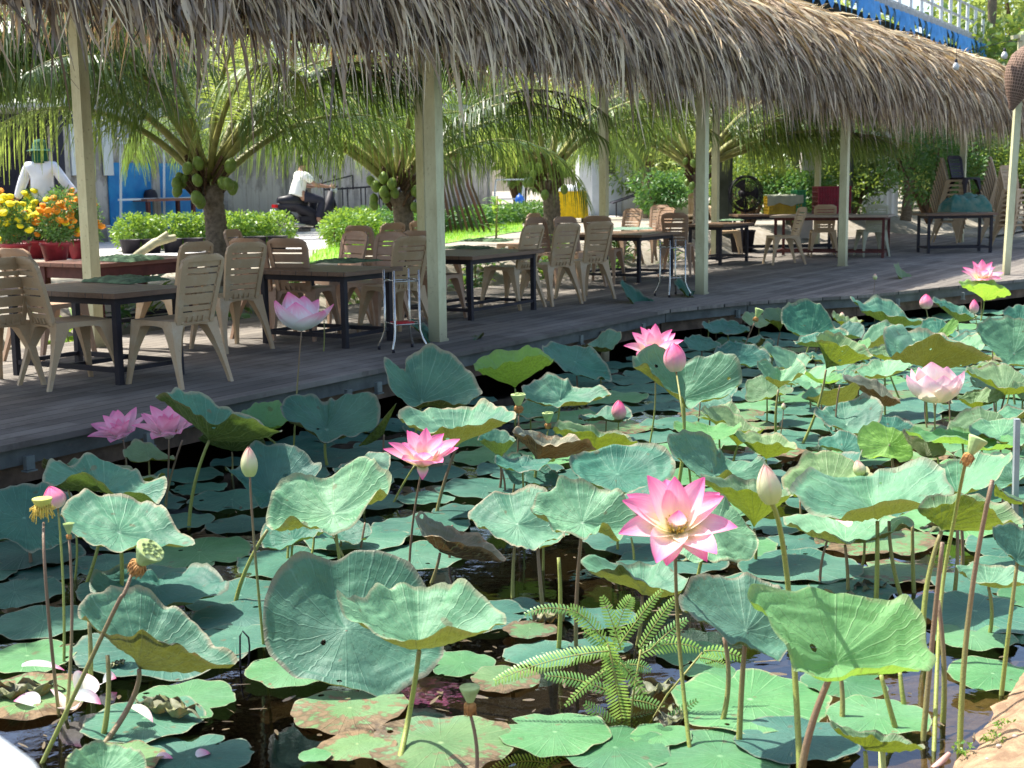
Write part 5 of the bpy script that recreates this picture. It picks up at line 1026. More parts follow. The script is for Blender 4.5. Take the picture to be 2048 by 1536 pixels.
def palm(px, py, Y, label, nf=15, L=3.3, seed=1, nuts=10, hz=None, base=None, light=.25, extra=(), tw=.13):
    cr_ = PY(px, py, Y) if base is None else np.array(base, float); zb = GZ-.1 if hz is None else hz
    rt = empty('coconut_palm', (cr_[0], cr_[1], zb), 0, label, 'palm tree', 'coconut palms behind the deck'); rs = np.random.RandomState(seed)
    H_ = cr_[2]-zb; m = MB(); q = np.linspace(0, 1, 40); pts = [(cr_[0]+.06*math.sin(3*a), cr_[1], zb+H_*a) for a in q]
    m.tube(pts, [tw*(1.12-.15*a)+.012*(i % 2)+(.02 if a > .85 else 0)*1 for i, a in enumerate(q)], 14); wp(m.build('trunk', M_TRUNK), rt)
    m = MB()
    for k in range(60):
        a = rs.rand()*6.28; z_ = rs.uniform(-.15, .35); m.bar(cr_+[.10*math.cos(a), .1*math.sin(a), z_-.1], cr_+[.26*math.cos(a+.3), .26*math.sin(a+.3), z_+.1], .012, .04)
    wp(m.build('fibre', M_FIBRE), rt)
    for k in range(nf):
        az = k*2.399+rs.uniform(-.25, .25)+seed; f = k/nf
        if f > .35 and math.sin(az) < -.72: az += 1.2*(1 if math.cos(az) > 0 else -1)
        e0 = math.radians(82-48*f+rs.uniform(-6, 6)); dr = math.radians(rs.uniform(70, 100)+18*f)
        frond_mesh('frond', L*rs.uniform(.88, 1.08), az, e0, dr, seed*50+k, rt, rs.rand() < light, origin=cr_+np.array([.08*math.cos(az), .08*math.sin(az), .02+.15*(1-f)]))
    for az, e0, dr, Lf, lt in extra: frond_mesh('frond', Lf, math.radians(az), math.radians(e0), math.radians(dr), seed*77+int(az), rt, lt, origin=cr_+np.array([0, 0, .1]))
    nm = None
    for k in range(nuts):
        if nm is None:
            m = MB(); m.lathe([(.002, -.105), (.04, -.092), (.074, -.04), (.079, .008), (.056, .07), (.024, .092), (.01, .1)], 14); nm = m.build('coconut', M_COCO)
            o = nm
        else: o = nm.copy(); COL.objects.link(o)
        cl = [-2.0, -.6, 1.9, 3.6][k % 4]; a = cl+rs.uniform(-.3, .3); rr = rs.uniform(.24, .40)
        o.location = (cr_[0]+rr*math.cos(a), cr_[1]+rr*math.sin(a), cr_[2]-rs.uniform(-.28, .24)); o.rotation_euler = (rs.uniform(-.4, .4), rs.uniform(-.4, .4), 0); o.scale = (rs.uniform(.72, .9),)*3; wp(o, rt)
    return rt
palm(418, 372, 15.4, 'nearest coconut palm with thick trunk and green nuts behind the tables at left', 13, 3.3, 3, 18, extra=[(172, 62, 75, 3.9, False), (200, 50, 70, 3.6, False), (160, 70, 95, 3.6, False), (20, 45, 80, 3.2, False), (-20, 55, 90, 3.2, False), (250, 60, 95, 3.0, False), (300, 55, 90, 3.0, True)], tw=.115)
palm(798, 384, 18.6, 'second coconut palm with pale nuts hanging left, behind the nearest front post', 13, 3.2, 8, 18, extra=[(180, 45, 85, 3.3, True), (0, 45, 85, 3.2, False), (215, 55, 95, 3.2, True), (330, 50, 90, 3.2, False)])
palm(1096, 360, 22.2, 'third coconut palm behind the row of pale chairs', 13, 3.2, 12, 16, extra=[(180, 48, 85, 3.4, False), (200, 40, 70, 3.2, False), (10, 45, 85, 3.2, False), (340, 55, 95, 3.2, True)])
palm(1396, 348, 26.5, 'coconut palm half hidden by the second front post', 16, 3.4, 17, 6, extra=[(180, 50, 85, 3.6, False), (5, 40, 60, 3.9, True), (-12, 28, 55, 3.8, False), (15, 48, 70, 3.6, False), (2, 34, 48, 4.6, False), (-6, 22, 40, 4.2, True)])
palm(1814, 330, 36, 'coconut palm behind the right end of the deck near the white sheet', 16, 3.8, 21, 10, extra=[(175, 20, 45, 3.0, True), (-5, 18, 60, 3.2, True)])
palm(-210, 330, 14.5, 'coconut palm left of the view whose fronds hang in at the upper left', 12, 3.6, 26, 0, extra=[(10, 62, 100, 4.0, False), (30, 56, 95, 3.8, False), (-8, 58, 95, 3.8, False), (18, 70, 110, 4.0, True), (0, 48, 85, 3.9, False)])
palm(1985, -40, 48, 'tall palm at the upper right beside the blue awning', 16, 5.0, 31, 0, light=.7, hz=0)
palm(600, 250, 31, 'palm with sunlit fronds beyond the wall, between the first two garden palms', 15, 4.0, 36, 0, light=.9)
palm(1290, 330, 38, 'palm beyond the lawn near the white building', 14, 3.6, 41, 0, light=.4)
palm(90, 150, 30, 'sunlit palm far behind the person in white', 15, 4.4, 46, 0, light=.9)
# ---- leafy shrubs, hedges and trees
def foliage(name, blobs, size, mat, n, root=None, seed=1, up=.3, flatm=1.0):
    """leaf faces through ellipsoids (cx,cy,cz,rx,ry,rz)"""
    rs = np.random.RandomState(seed); w = np.array([b[3]*b[4]*b[5] for b in blobs])**.67; k = rs.choice(len(blobs), n, p=w/w.sum()); Bl = np.array(blobs)[k]
    d = rs.normal(0, 1, (n, 3)); d /= np.linalg.norm(d, axis=1)[:, None]; rad = rs.uniform(.45, 1.06, n)**.6
    base = Bl[:, :3]+d*Bl[:, 3:]*rad[:, None]; dd = d*.7+rs.normal(0, .6, (n, 3)); dd[:, 2] += up; dd /= np.linalg.norm(dd, axis=1)[:, None]
    sd = np.cross(dd, rs.normal(0, 1, (n, 3))); sd /= np.linalg.norm(sd, axis=1)[:, None]
    L = rs.uniform(.7, 1.3, n)*size; V, F, P = blades(name, base, dd, sd, L, L*.42*flatm, None, segs=2, bend=np.tile([0, 0, -.25], (n, 1)), rv=rs.rand(n), widths=[.35, 1.0, .15])
    o = fastmesh(name, V, F, P, mat)
    return wp(o, root) if root is not None else o
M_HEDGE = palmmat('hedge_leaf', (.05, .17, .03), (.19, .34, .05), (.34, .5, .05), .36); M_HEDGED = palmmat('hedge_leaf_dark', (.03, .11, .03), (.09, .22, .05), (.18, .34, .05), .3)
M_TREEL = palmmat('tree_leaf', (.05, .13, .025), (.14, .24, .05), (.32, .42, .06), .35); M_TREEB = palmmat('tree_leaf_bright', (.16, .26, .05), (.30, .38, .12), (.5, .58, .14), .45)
def hedge(p0, p1, w, h, label, mat, n, seed, size=.075):
    p0 = np.array(p0); p1 = np.array(p1); L = np.linalg.norm(p1-p0); k = int(L/.35)+1; rs = np.random.RandomState(seed)
    b = [(*(p0+(p1-p0)*i/k+rs.normal(0, .04, 2)), GZ+h*.5, .32, w*.5, h*.5*rs.uniform(.9, 1.12)) for i in range(k+1)]
    r = empty('hedge', (*(p0+p1)/2, GZ), 0, label, 'hedge'); foliage('foliage', b, size, mat, n, r, seed)
    for i in range(0, k+1, 2):
        m = MB(); x, y = p0+(p1-p0)*i/k; m.tube([(x, y, GZ-.1), (x+.02, y, GZ+h*.6)], .015, 5); wp(m.build('stem', M_FIBRE), r)
    return r
hedge(gp(268, 503), gp(560, 493), .7, .62, 'sunlit clipped hedge behind the nearest palm at left', M_HEDGE, 9000, 2)
hedge(gp(668, 495), gp(735, 487), .8, .62, 'yellow-green clipped hedge just right of the parked rider', M_HEDGE, 4200, 3); hedge(gp(742, 484), gp(850, 470), .8, .62, 'darker green hedge behind the second palm', M_HEDGED, 4200, 4)
hedge(gp(860, 467), gp(1085, 440), 1.2, .5, 'low grassy hedge strip behind the lawn', M_HEDGED, 9000, 5, .10)
m = MB(); n = 0
for k in range(8):
    p = gp(262+k*42, 508-k*1.2); r = empty('plant_tub', (*p, GZ), 0, f'{ORD[k] if k else "first"} dark tub from left in the row under the sunlit hedge', 'tub', 'dark tubs under the hedge')
    m = MB(); m.lathe([(.01, .02), (.13, 0), (.17, .22), (.18, .23), (.16, .23), (.15, .18), (.0, .17)], 14); m.build('tub', M_IRON, r)
def bush(px, py, Y, w, h, label, mat, n, seed, size=.09, name='shrub', cat='shrub', group=None, z=None):
    z0 = (groundz(0, 10) if z is None else z); p = PY(px, py, Y); rs = np.random.RandomState(seed); r = empty(name, (p[0], Y, z0-.05), 0, label, cat, group)
    b = [(p[0]+rs.uniform(-.35, .35)*w, Y+rs.uniform(-.3, .3)*w, z0+h*rs.uniform(.35, .8), w*rs.uniform(.2, .34), w*rs.uniform(.2, .34), h*rs.uniform(.2, .32)) for _ in range(9)]
    foliage('crown', b, size, mat, n, r, seed); m = MB()
    for k in range(5): q = b[k]; m.tube([(p[0], Y, z0-.1), ((p[0]+q[0])/2, (Y+q[1])/2, z0+h*.3), q[:3]], [.03*w, .02*w, .008*w], 6)
    wp(m.build('trunk', M_FIBRE), r); return r
far = [(-60, 47, 7, 7.5, 1, 'broad dark tree at the far left beyond the shed'), (330, 60, 8, 8.5, 0, 'bright tree crown behind the wall at left'), (560, 52, 7, 6.5, 1, 'dark tree behind the wall above the rider'), (820, 66, 9, 8, 0, 'bright tree behind the wall right of the second palm'), (1040, 62, 8, 7.5, 1, 'dark tree behind the third palm'),
 (1260, 58, 7, 7, 0, 'pale tree behind the white building'), (1480, 48, 7, 6.5, 1, 'dark tree behind the fan and crates'), (1690, 58, 8, 10, 0, 'bright tall tree beyond the blue awning railing'), (1900, 48, 8, 6.5, 1, 'dark tree behind the tall chair stacks'), (2080, 55, 9, 12, 0, 'tall bright tree at the far right edge')]
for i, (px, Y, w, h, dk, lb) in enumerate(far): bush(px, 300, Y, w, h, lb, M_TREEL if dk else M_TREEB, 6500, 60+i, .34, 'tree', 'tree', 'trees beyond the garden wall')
for i, (px, Y, w, h, lb) in enumerate([(1320, 33, 1.4, 1.3, 'dark green shrub left of the second front post'), (1500, 31, 2.4, 1.7, 'thicket behind the standing fan'), (1590, 30, 1.6, 1.3, 'leafy shrub behind the crates'), (1700, 36, 2.4, 1.9, 'shrub left of the white sheet'), (1860, 34, 2.4, 2.2, 'dark shrub behind the green bag table'),
   (1975, 36, 3.0, 2.6, 'dark shrub behind the right chair stacks'), (1420, 36, 2.6, 1.5, 'shrub behind the coconut palm at the second post'), (2060, 34, 2.4, 2.6, 'shrub at the right edge behind the deck')]):
    bush(px, 380, Y, w, h, lb, [M_HEDGED, M_TREEL][i % 2], 3800, 90+i, .11)
for i, (px, Y, w, h, lb) in enumerate([(1300, 42, 4, 3.6, 'tall shrub right of the white building'), (1480, 37, 4, 3.4, 'tall leafy screen behind the fan'), (1610, 38, 4, 3.6, 'tall bright screen behind the pale pillar'), (1690, 42, 4, 3.6, 'tall shrub behind the third front post'), (1860, 41, 4.5, 4, 'tall screen right of the white sheet'), (1960, 42, 4.5, 4, 'tall screen behind the middle chair stack'), (2070, 42, 4.5, 4.2, 'tall screen at the far right edge')]):
    bush(px, 380, Y, w, h, lb, [M_TREEL, M_TREEB, M_HEDGED][i % 3], 5200, 120+i, .17)
# broad leaved plants on the slope behind the deck
def leafy(u, n, h, label, seed, k=46):
    rs = np.random.RandomState(seed); z0 = groundz(u, n)-.02; c = D(u, n, 0)+[0, 0, z0]; rt = empty('leafy_plant', tuple(c), 0, label, 'plant', 'leafy plants along the back of the deck')
    a = rs.rand(k)*6.28; base = c+np.stack([np.cos(a)*.18*rs.rand(k), np.sin(a)*.18*rs.rand(k), rs.uniform(.05, h*.75, k)], 1); d = np.stack([np.cos(a), np.sin(a), rs.uniform(.2, 1.3, k)], 1); d /= np.linalg.norm(d, axis=1)[:, None]
    sd = np.cross(d, [0, 0, 1.]); sd /= np.linalg.norm(sd, axis=1)[:, None]; L = rs.uniform(.16, .34, k)
    V, F, P = blades('', base, d, sd, L, L*.34, None, segs=4, bend=np.tile([0, 0, -.5], (k, 1)), widths=[.2, .8, 1, .7, .05]); wp(fastmesh('leaves', V, F, P, M_HEDGE if seed % 2 else M_HEDGED), rt)
    m = MB()
    for q in range(7): m.tube([c, base[q]], .006, 5)
    wp(m.build('stem', M_RACH), rt)
for k in range(22):
    u = -3.4+k*.72; leafy(u, 3.25+.25*(k % 3), .45+.15*(k % 2), f'{ORD[k] if k < 20 else ["twenty-first", "twenty-second"][k-20]} leafy plant from the left along the rear edge of the deck'.replace('nearest', 'first'), 200+k)
p = gp(992, 478); r = empty('young_palm', (*p, GZ), 0, 'young light green plant standing alone on the lawn', 'plant')
rs = np.random.RandomState(5); k = 26; a = rs.rand(k)*6.28; base = np.tile([p[0], p[1], GZ], (k, 1))+np.stack([0*a, 0*a, rs.uniform(.1, .75, k)], 1); d = np.stack([np.cos(a), np.sin(a), rs.uniform(.2, 1, k)], 1); sd = np.cross(d, [0, 0, 1.]); sd /= np.linalg.norm(sd, axis=1)[:, None]
V, F, P = blades('', base, d, sd, rs.uniform(.2, .4, k), rs.uniform(.06, .1, k), None, segs=4, bend=np.tile([0, 0, -.5], (k, 1)), widths=[.2, .8, 1, .7, .05]); wp(fastmesh('leaves', V, F, P, M_HEDGE), r); m = MB(); m.tube([(p[0], p[1], GZ-.05), (p[0]+.03, p[1], GZ+.8)], .02, 6); wp(m.build('stem', M_RACH), r)
# ---- marigold pots
M_REDP = simple('red_pot', (.34, .035, .05), .5, .3, 10); M_MY = simple('marigold_yellow', (.88, .74, .02), .7, .12, 60, bump=.5); M_MO = simple('marigold_orange', (.88, .30, .015), .7, .2, 60, bump=.5); BM = {}
def marigold(px, py, kind, label, seed, nb=46, hh=.62):
    rs = np.random.RandomState(seed); p = G(px, py, GZ); r = empty('marigold_pot', tuple(p), 0, label, 'potted flowers', 'marigolds in red pots'); m = MB()
    m.lathe([(.01, .0), (.15, 0), (.205, .24), (.22, .24), (.22, .28), (.19, .28), (.18, .22), (0, .21)], 20); m.build('pot', M_REDP, r)
    b = [(p[0]+rs.uniform(-.12, .12), p[1]+rs.uniform(-.12, .12), GZ+.3+rs.uniform(.05, hh), .2, .2, .2) for _ in range(8)]; foliage('foliage', b, .07, M_HEDGED, 1700, r, seed, .5, .6)
    for k in range(nb):
        mt = kind if rs.rand() < .93 else (M_MO if kind is M_MY else M_MY)
        if mt.name not in BM:
            m = MB(); m.lathe([(.006, -.03), (.03, -.02), (.048, .0), (.05, .014), (.038, .03), (.03, .024), (.022, .036), (.01, .034)], 14, wob=lambda a, i: 1+.10*math.sin(9*a+i*2)); o = m.build('bloom', mt); BM[mt.name] = o
        else: o = BM[mt.name].copy(); COL.objects.link(o)
        a = rs.rand()*6.28; q = rs.rand()**.5*.30; zt_ = .30+hh*1.08*(1-.5*(q/.3)**2)+rs.uniform(-.16, .05)-(.2 if rs.rand() < .25 else 0); o.parent = r; o.location = (q*math.cos(a), q*math.sin(a), zt_); o.rotation_euler = (rs.uniform(-.5, .9), rs.uniform(-.5, .5), 0); s_ = rs.uniform(.95, 1.4); o.scale = (s_,)*3
marigold(8, 517, M_MO, 'orange marigolds in a pot at the left edge', 1); marigold(34, 526, M_MY, 'yellow marigolds second pot from the left edge', 2); marigold(76, 517, M_MY, 'bushy yellow marigolds in front of the person in white', 3, 34, .66)
marigold(112, 523, M_MO, 'orange marigolds right beside the bushy yellow ones', 4, 30, .58); marigold(138, 517, M_MO, 'tallest orange marigolds just left of the first back post', 5, 34, .68); marigold(165, 519, M_MO, 'orange marigolds half hidden by the first back post', 6, 22, .58)
# ---- wall, shed, far buildings
def wallmat(name, a, b, st):
    t = NT(name); n = t.noise(1.6, 6, t.scl(t.geo(), (1, 1, .5)), .7); s = t.noise(3.2, 4, t.scl(t.geo(), (3, 3, .18))); g = t.n('ShaderNodeSeparateXYZ'); t.l(t.geo(), g.inputs[0])
    c = t.mix(t.rng(n, .35, .65), a, b); c = t.mix(t.rng(s, .52, .70, 0, .5), c, st); c = t.mix(t.rng(t.noise(1.1, 5, rough=.7), .5, .6, 0, .6), c, st); c = t.mix(t.math('MULTIPLY', t.rng(t.math('ADD', g.outputs[2], n), 1.0, 2.1, 1, 0), .75), c, st)
    return t.done(t.prin(c, .92, .1, t.bump(n, .3, .02)))
M_WALL = wallmat('stained_concrete', (.50, .47, .42), (.36, .34, .31), (.14, .13, .12))
W0 = np.array([-8.4, 25.5, 0]); W1 = np.array([-.8, 47.5, 0]); wd = (W1-W0)/np.linalg.norm(W1-W0); wn_ = np.array([wd[1], -wd[0], 0]); WL = np.linalg.norm(W1-W0); wr = math.atan2(wd[1], wd[0])
r = empty('garden_wall', tuple(W0+[0, 0, .3]), 0, 'long stained grey concrete wall behind the garden', 'wall')
m = MB(); c = (W0+W1)/2+np.array([0, 0, 1.45]); m.box(c, (WL, .18, 2.5), rz=wr); wp(m.build('wall', M_WALL), r)
for k in range(9): m = MB(); q = W0+wd*(k*WL/8)+wn_*.04; m.box(q+[0, 0, 1.5], (.24, .28, 2.75), rz=wr); wp(m.build('pillar', M_WALL), r)
t = NT('corrugated_sheet'); gg = t.n('ShaderNodeTexCoord').outputs['Object']; sp = t.n('ShaderNodeSeparateXYZ'); t.l(gg, sp.inputs[0]); cn = t.noise(1.2, 4, t.scl(gg, (4, 4, .15)))
M_SHEET = t.done(t.prin(t.mix(t.rng(cn, .35, .65), (.58, .60, .58), (.30, .30, .29)), .55, .4))
def corr(a, b, z0, z1, step=.12, amp=.03):
    a = np.array(a, float); b = np.array(b, float); L = np.linalg.norm(b-a); d = (b-a)/L; nn_ = np.array([d[1], -d[0], 0]); N_ = int(L/step*4); V = []
    for i in range(N_+1): p = a+d*L*i/N_+nn_*amp*math.sin(i*math.pi/2); V += [(p[0], p[1], z0), (p[0], p[1], z1)]
    return V, N_+1
V, k = corr(W0+wd*.2, W1, 2.72, 4.3, .35, .05); m = MB(); m.grid(V, k, 2); wp(m.build('corrugated_sheet', M_SHEET), r)
m = MB(); q = W0+wd*1.3+wn_*.12
m.box(q+wd*1.75+[0, 0, 1.55], (3.4, .03, 1.35), rz=wr); tag(m.build('blue_sheet', simple('blue_paint', (.01, .16, .42), .5, .5, 3, col2=(.02, .24, .50))), 'blue painted sheet against the wall behind the nearest palm', 'panel')
r = empty('metal_frame', tuple(q), 0, 'tall thin white metal frame standing before the blue sheet', 'frame'); m = MB(); f0 = wn_*.25
for k in (0, 1.5, 3.0): m.bar(q+f0+wd*k+[0, 0, .7], q+f0+wd*(k+.2)+[0, 0, 3.0], .04)
for z in (1.5, 2.6): m.bar(q+f0+[0, 0, z], q+f0+wd*3.2+[0, 0, z], .04)
wp(m.build('frame', M_WHITE), r)
for k in (0, 1): m = MB(); m.box(W0+wd*(.35+k*1.0)+wn_*.14+[0, 0, 2.45], (.30, .03, .95), rz=wr); tag(m.build('white_board', M_WHITE), ['left', 'right'][k]+' one of two white boards hanging on the wall beside the first back post', 'board', 'white boards on the wall')
r = empty('work_table', (*gp(330, 478), GZ), wr-.3, 'rough wooden work table against the blue sheet', 'table'); m = MB(); m.box((0, 0, .80), (1.3, .6, .05)); m.build('tabletop', M_TR, r)
for sx in (-1, 1):
    for sy in (-1, 1): m = MB(); m.box((sx*.58, sy*.24, .385), (.07, .07, .77)); m.build('leg', M_DRED, r)
p_ = gp(330, 478); m = MB(); m.lathe([(.002, .19), (.1, .17), (.14, .09), (.15, .0), (.19, -.0), (.15, .01)], 16, (p_[0]-.25, p_[1], GZ+.828)); tag(m.build('helmet', M_IRON), 'black helmet on the rough work table', 'helmet')
p_ = gp(211, 484); r = empty('bucket', (*p_, GZ), 0, 'white bucket on the path right of the first back post', 'bucket'); m = MB(); m.lathe([(.001, .0), (.105, 0), (.125, .30), (.133, .30), (.133, .33), (.12, .33), (.1, .02)], 20); m.build('pail', M_WHITE, r); m = MB(); m.tube([(-.13, 0, .28), (0, -.05, .17), (.13, 0, .28)], .006, 5); m.build('handle', M_IRON, r)
# dark shed at left
r = empty('shed', (-9.9, 25.6, GZ), 0, 'dark open shed at the left behind the person in white', 'shed'); M_SHD = simple('shed_dark', (.03, .03, .045), .9, .3); M_SHB = simple('shed_brown', (.20, .10, .06), .8, .4, 3)
m = MB(); m.box((-10.4, 26.2, 1.9), (4.4, .15, 2.5)); m.box((-8.3, 25.6, 1.9), (.12, 1.0, 2.5)); wp(m.build('wall', M_SHD), r); m = MB(); m.box((-8.75, 26.05, 1.45), (.8, .06, 1.5)); wp(m.build('panel', M_SHB), r); m = MB(); m.box((-10.6, 25.4, 3.2), (4.9, 2.2, .08)); wp(m.build('roof', M_SHEET), r)
# white building with a door
r = empty('white_building', (3.3, 43, GZ), 0, 'small white building with a grey door behind the first back post at centre', 'building'); m = MB(); m.box((3.3, 43, 2.1), (2.3, 2.2, 3.0)); wp(m.build('wall', simple('white_plaster', (.66, .68, .70), .8, .12, 2)), r)
m = MB(); m.box((3.0, 41.88, 1.75), (.9, .05, 2.1)); d_ = wp(m.build('door', simple('door_grey', (.42, .46, .50), .5, .1)), r); m = MB(); m.box((3.0, 41.84, 2.3), (.5, .03, .7)); wp(m.build('window', M_IRON), r); m = MB(); m.box((3.3, 42.8, 3.66), (2.7, 2.8, .12)); wp(m.build('roof', M_SHEET), r)
m = MB(); a_ = G(1180, 428, GZ); b_ = G(1400, 432, GZ); m.bar(a_+[0, 0, .2], b_+[0, 0, .2], .25, .42); tag(m.build('low_wall', simple('beige_plaster', (.58, .54, .38), .85, .15, 3)), 'low beige kerb wall before the white building', 'wall')
p_ = gp(1290, 432); r = empty('dark_canopy', (*p_, GZ), 0, 'dark sloping sheet on thin legs left of the second front post', 'canopy'); m = MB(); m.add([(p_[0]-1.0, p_[1]-.6, GZ+.42), (p_[0]+.8, p_[1]-.6, GZ+1.0), (p_[0]+.8, p_[1]+.8, GZ+1.0), (p_[0]-1.0, p_[1]+.8, GZ+.42), (p_[0]-1.0, p_[1]-.6, GZ+.38), (p_[0]+.8, p_[1]-.6, GZ+.96), (p_[0]+.8, p_[1]+.8, GZ+.96), (p_[0]-1.0, p_[1]+.8, GZ+.38)], [(0, 1, 2, 3), (7, 6, 5, 4), (0, 4, 5, 1), (1, 5, 6, 2), (2, 6, 7, 3), (3, 7, 4, 0)], smooth=False); wp(m.build('sheet', M_SHD), r)
for k in (-.9, .7): m = MB(); m.bar((p_[0]+k, p_[1]-.5, GZ), (p_[0]+k, p_[1]-.5, GZ+.42+(.55 if k > 0 else 0)), .04); wp(m.build('leg', M_IRON), r)
m = MB(); b_ = PY(1612, 400, 30.5); m.box((b_[0], b_[1], 1.35), (.27, .27, 1.9)); tag(m.build('concrete_pillar', simple('pale_concrete', (.52, .46, .42), .9, .2, 4)), 'pale concrete pillar between the green and crimson crates', 'pillar')
V, k = corr(PY(1725, 380, 38), PY(1795, 380, 38.6), .6, 3.0, .2, .03); m = MB(); m.grid(V, k, 2); tag(m.build('white_sheet', simple('white_sheet_metal', (.78, .76, .72), .6, .1, 4)), 'tall white corrugated sheet behind the grey-green chair', 'metal sheet')
# blue awning building
A0 = PY(1500, 20, 27.5); A1 = PY(1955, 90, 46); A0[2] = A1[2] = 0; ad = (A1-A0)/np.linalg.norm(A1-A0); an = np.array([ad[1], -ad[0], 0]); AL = np.linalg.norm(A1-A0); r = empty('balcony_building', tuple(A0), 0, 'building with blue scalloped awning and white balcony railing above the thatch', 'building')
rzA = math.atan2(ad[1], ad[0]); Mid = (A0+A1)/2; zb = 6.0; m = MB(); m.box(Mid-an*1.0+[0, 0, 5.6], (AL, 1.6, .5), rz=rzA)
for k in range(6): m.box(A0+ad*(AL*k/5)-an*.5+[0, 0, 2.7], (.25, .25, 5.3), rz=rzA); wp(m.build('wall', simple('building_wall', (.16, .18, .15), .85, .5, 2)), r)
m = MB(); m.box(Mid+[0, 0, zb+.10], (AL, .5, .14), rz=rzA); wp(m.build('balcony_slab', simple('slab_grey', (.42, .45, .46), .8)), r); M_BLUE = simple('blue_awning', (.10, .38, .80), .6, .25, 5); k = int(AL/.55)
for i in range(k):
    c = A0+ad*(i+.5)*AL/k+an*.27; w = AL/k*.94; V = []
    for a in range(7):
        for b in range(6): x = -1+2*a/6; y = b/5; hh = .12+.46*(1-abs(x))**.9; V.append(c+ad*x*w/2+an*(.05*math.sin(3*x+i)+.05*y)+np.array([0, 0, zb+.03-hh*y]))
    m = MB(); m.grid(V, 7, 6); wp(m.build('awning_flap', M_BLUE), r)
n_ = 19
for i in range(n_): m = MB(); c = A0+ad*(i/(n_-1))*AL+an*.15; m.bar(c+[0, 0, zb+.16], c+[0, 0, zb+1.10], .085, .085); wp(m.build('baluster', M_WHITE), r)
for z in (zb+1.08, zb+.62, zb+.24): m = MB(); m.bar(A0+an*.15+[0, 0, z], A1+an*.15+[0, 0, z], .06, .06); wp(m.build('rail', M_SHEET), r)
# leaning poles, frame, cart, yellow cloth
b0 = gp(905, 466)
for k in range(9):
    x = b0[0]-.30+k*.09; m = MB(); c0 = np.array([x, b0[1]+.1*(k % 2), GZ]); m.tube([c0+[.16+.03*k, 0, -.02], c0+[0, .35, 1.0], c0+[-.18, .6, 2.15+.12*(k % 3)]], .035 if k % 2 else .028, 7); tag(m.build('leaning_pole', [M_TRUNK, simple('pole_red', (.28, .13, .09), .8), M_FIBRE][k % 3]), f'{ORD[k]} weathered pole from left in the bundle leaning on the wall'.replace('nearest', 'first'), 'pole', 'poles leaning on the wall')
c = np.array([*gp(1018, 428), GZ]); r = empty('easel_frame', tuple(c), 0, 'small white tilted metal frame by the wall behind the lawn', 'frame'); m = MB()
m.bar(c+[-.55, 0, 0], c+[-.42, .3, 1.15], .045); m.bar(c+[.40, 0, 0], c+[.52, .3, 1.15], .045); m.bar(c+[-.42, .3, 1.15], c+[.52, .3, 1.15], .045); m.bar(c+[-.49, .14, .5], c+[.46, .14, .5], .045); m.bar(c+[-.5, .9, 0], c+[-.42, .3, 1.15], .03); m.bar(c+[.55, .9, 0], c+[.52, .3, 1.15], .03); wp(m.build('frame', M_WHITE), r)
c = np.array([*gp(1040, 430), GZ]); m = MB(); m.lathe([(.001, 0), (.15, 0), (.16, .5), (.1, .62), (.04, .65), (.03, .7)], 14, c+[0, .5, 0]); tag(m.build('blue_bottle', simple('blue_plastic', (.02, .12, .5), .4)), 'blue bottle seen through the small white frame', 'bottle')
c = np.array([*gp(1135, 445), GZ]); r = empty('covered_table', tuple(c), 0, 'table hung with a bright yellow pleated cloth by the third palm', 'table'); V = []
for i in range(61):
    a = 2*math.pi*i/60
    for j in range(6): q = j/5; rr = 1+.06*math.sin(a*16)*q+.05*q; V.append((.50*rr*np.sign(math.cos(a))*abs(math.cos(a))**.5, .4*rr*np.sign(math.sin(a))*abs(math.sin(a))**.5, .78-.66*q))
m = MB(); m.grid(V, 61, 6); m.box((0, 0, .79), (.96, .76, .03)); m.build('yellow_cloth', simple('yellow_fabric', (.80, .52, .01), .8, .25, 12), r)
for sx in (-1, 1):
    for sy in (-1, 1): m = MB(); m.box((sx*.4, sy*.3, .38), (.05, .05, .76)); m.build('leg', M_IRON, r)
cloth(1135, 402, GZ+.81, .9, .7, .18, 0, 'white cloth heaped on the yellow covered table', 9, M_WHITE, 'white_cloth', 'cloth', at=c)
c = np.array([*gp(735, 468), GZ]); r = empty('cart', tuple(c), 0, 'dark metal railed cart ahead of the motorbike rider', 'cart'); m = MB()
for z in (.45, .95): m.bar(c+[-.9, 0, z], c+[1.0, .6, z+.1], .035); m.bar(c+[-.9, .9, z], c+[1.0, 1.5, z+.1], .035)
for k in range(6): m.bar(c+[-.9+.38*k, .12*k, .45], c+[-.9+.38*k, .12*k, 1.0], .025); m.bar(c+[-.9+.38*k, .9+.12*k, .45], c+[-.9+.38*k, .9+.12*k, 1.0], .025)
m.bar(c+[-.9, 0, .45], c+[-.9, .9, .45], .035); m.bar(c+[1, .6, .55], c+[1, 1.5, .55], .035); m.bar(c+[-.3, .2, 1.25], c+[-1.1, 0, 1.05], .03); m.bar(c+[-.3, .2, 1.25], c+[-.3, .2, .95], .03); wp(m.build('frame', M_IRON), r)
for s in (0, 1): m = MB(); m.lathe([(.20, -.04), (.26, -.04), (.27, 0), (.26, .04), (.20, .04), (.20, -.04)], 24, c+[.05, .3+s*.95, .27], R=np.array([[1, 0, 0], [0, 0, 1], [0, 1, 0]])); wp(m.build('wheel', M_IRON), r)
c = G(352, 500, GZ); m = MB(); m.tube([c, c+[0, 0, .55], c+[-.01, 0, .62]], .035, 10); m.tube([c+[0, 0, .12], c+[-.10, 0, .12]], .03, 8); tag(m.build('green_pipe', simple('green_pvc', (.16, .34, .30), .5)), 'upright green water pipe left of the nearest palm trunk', 'pipe')
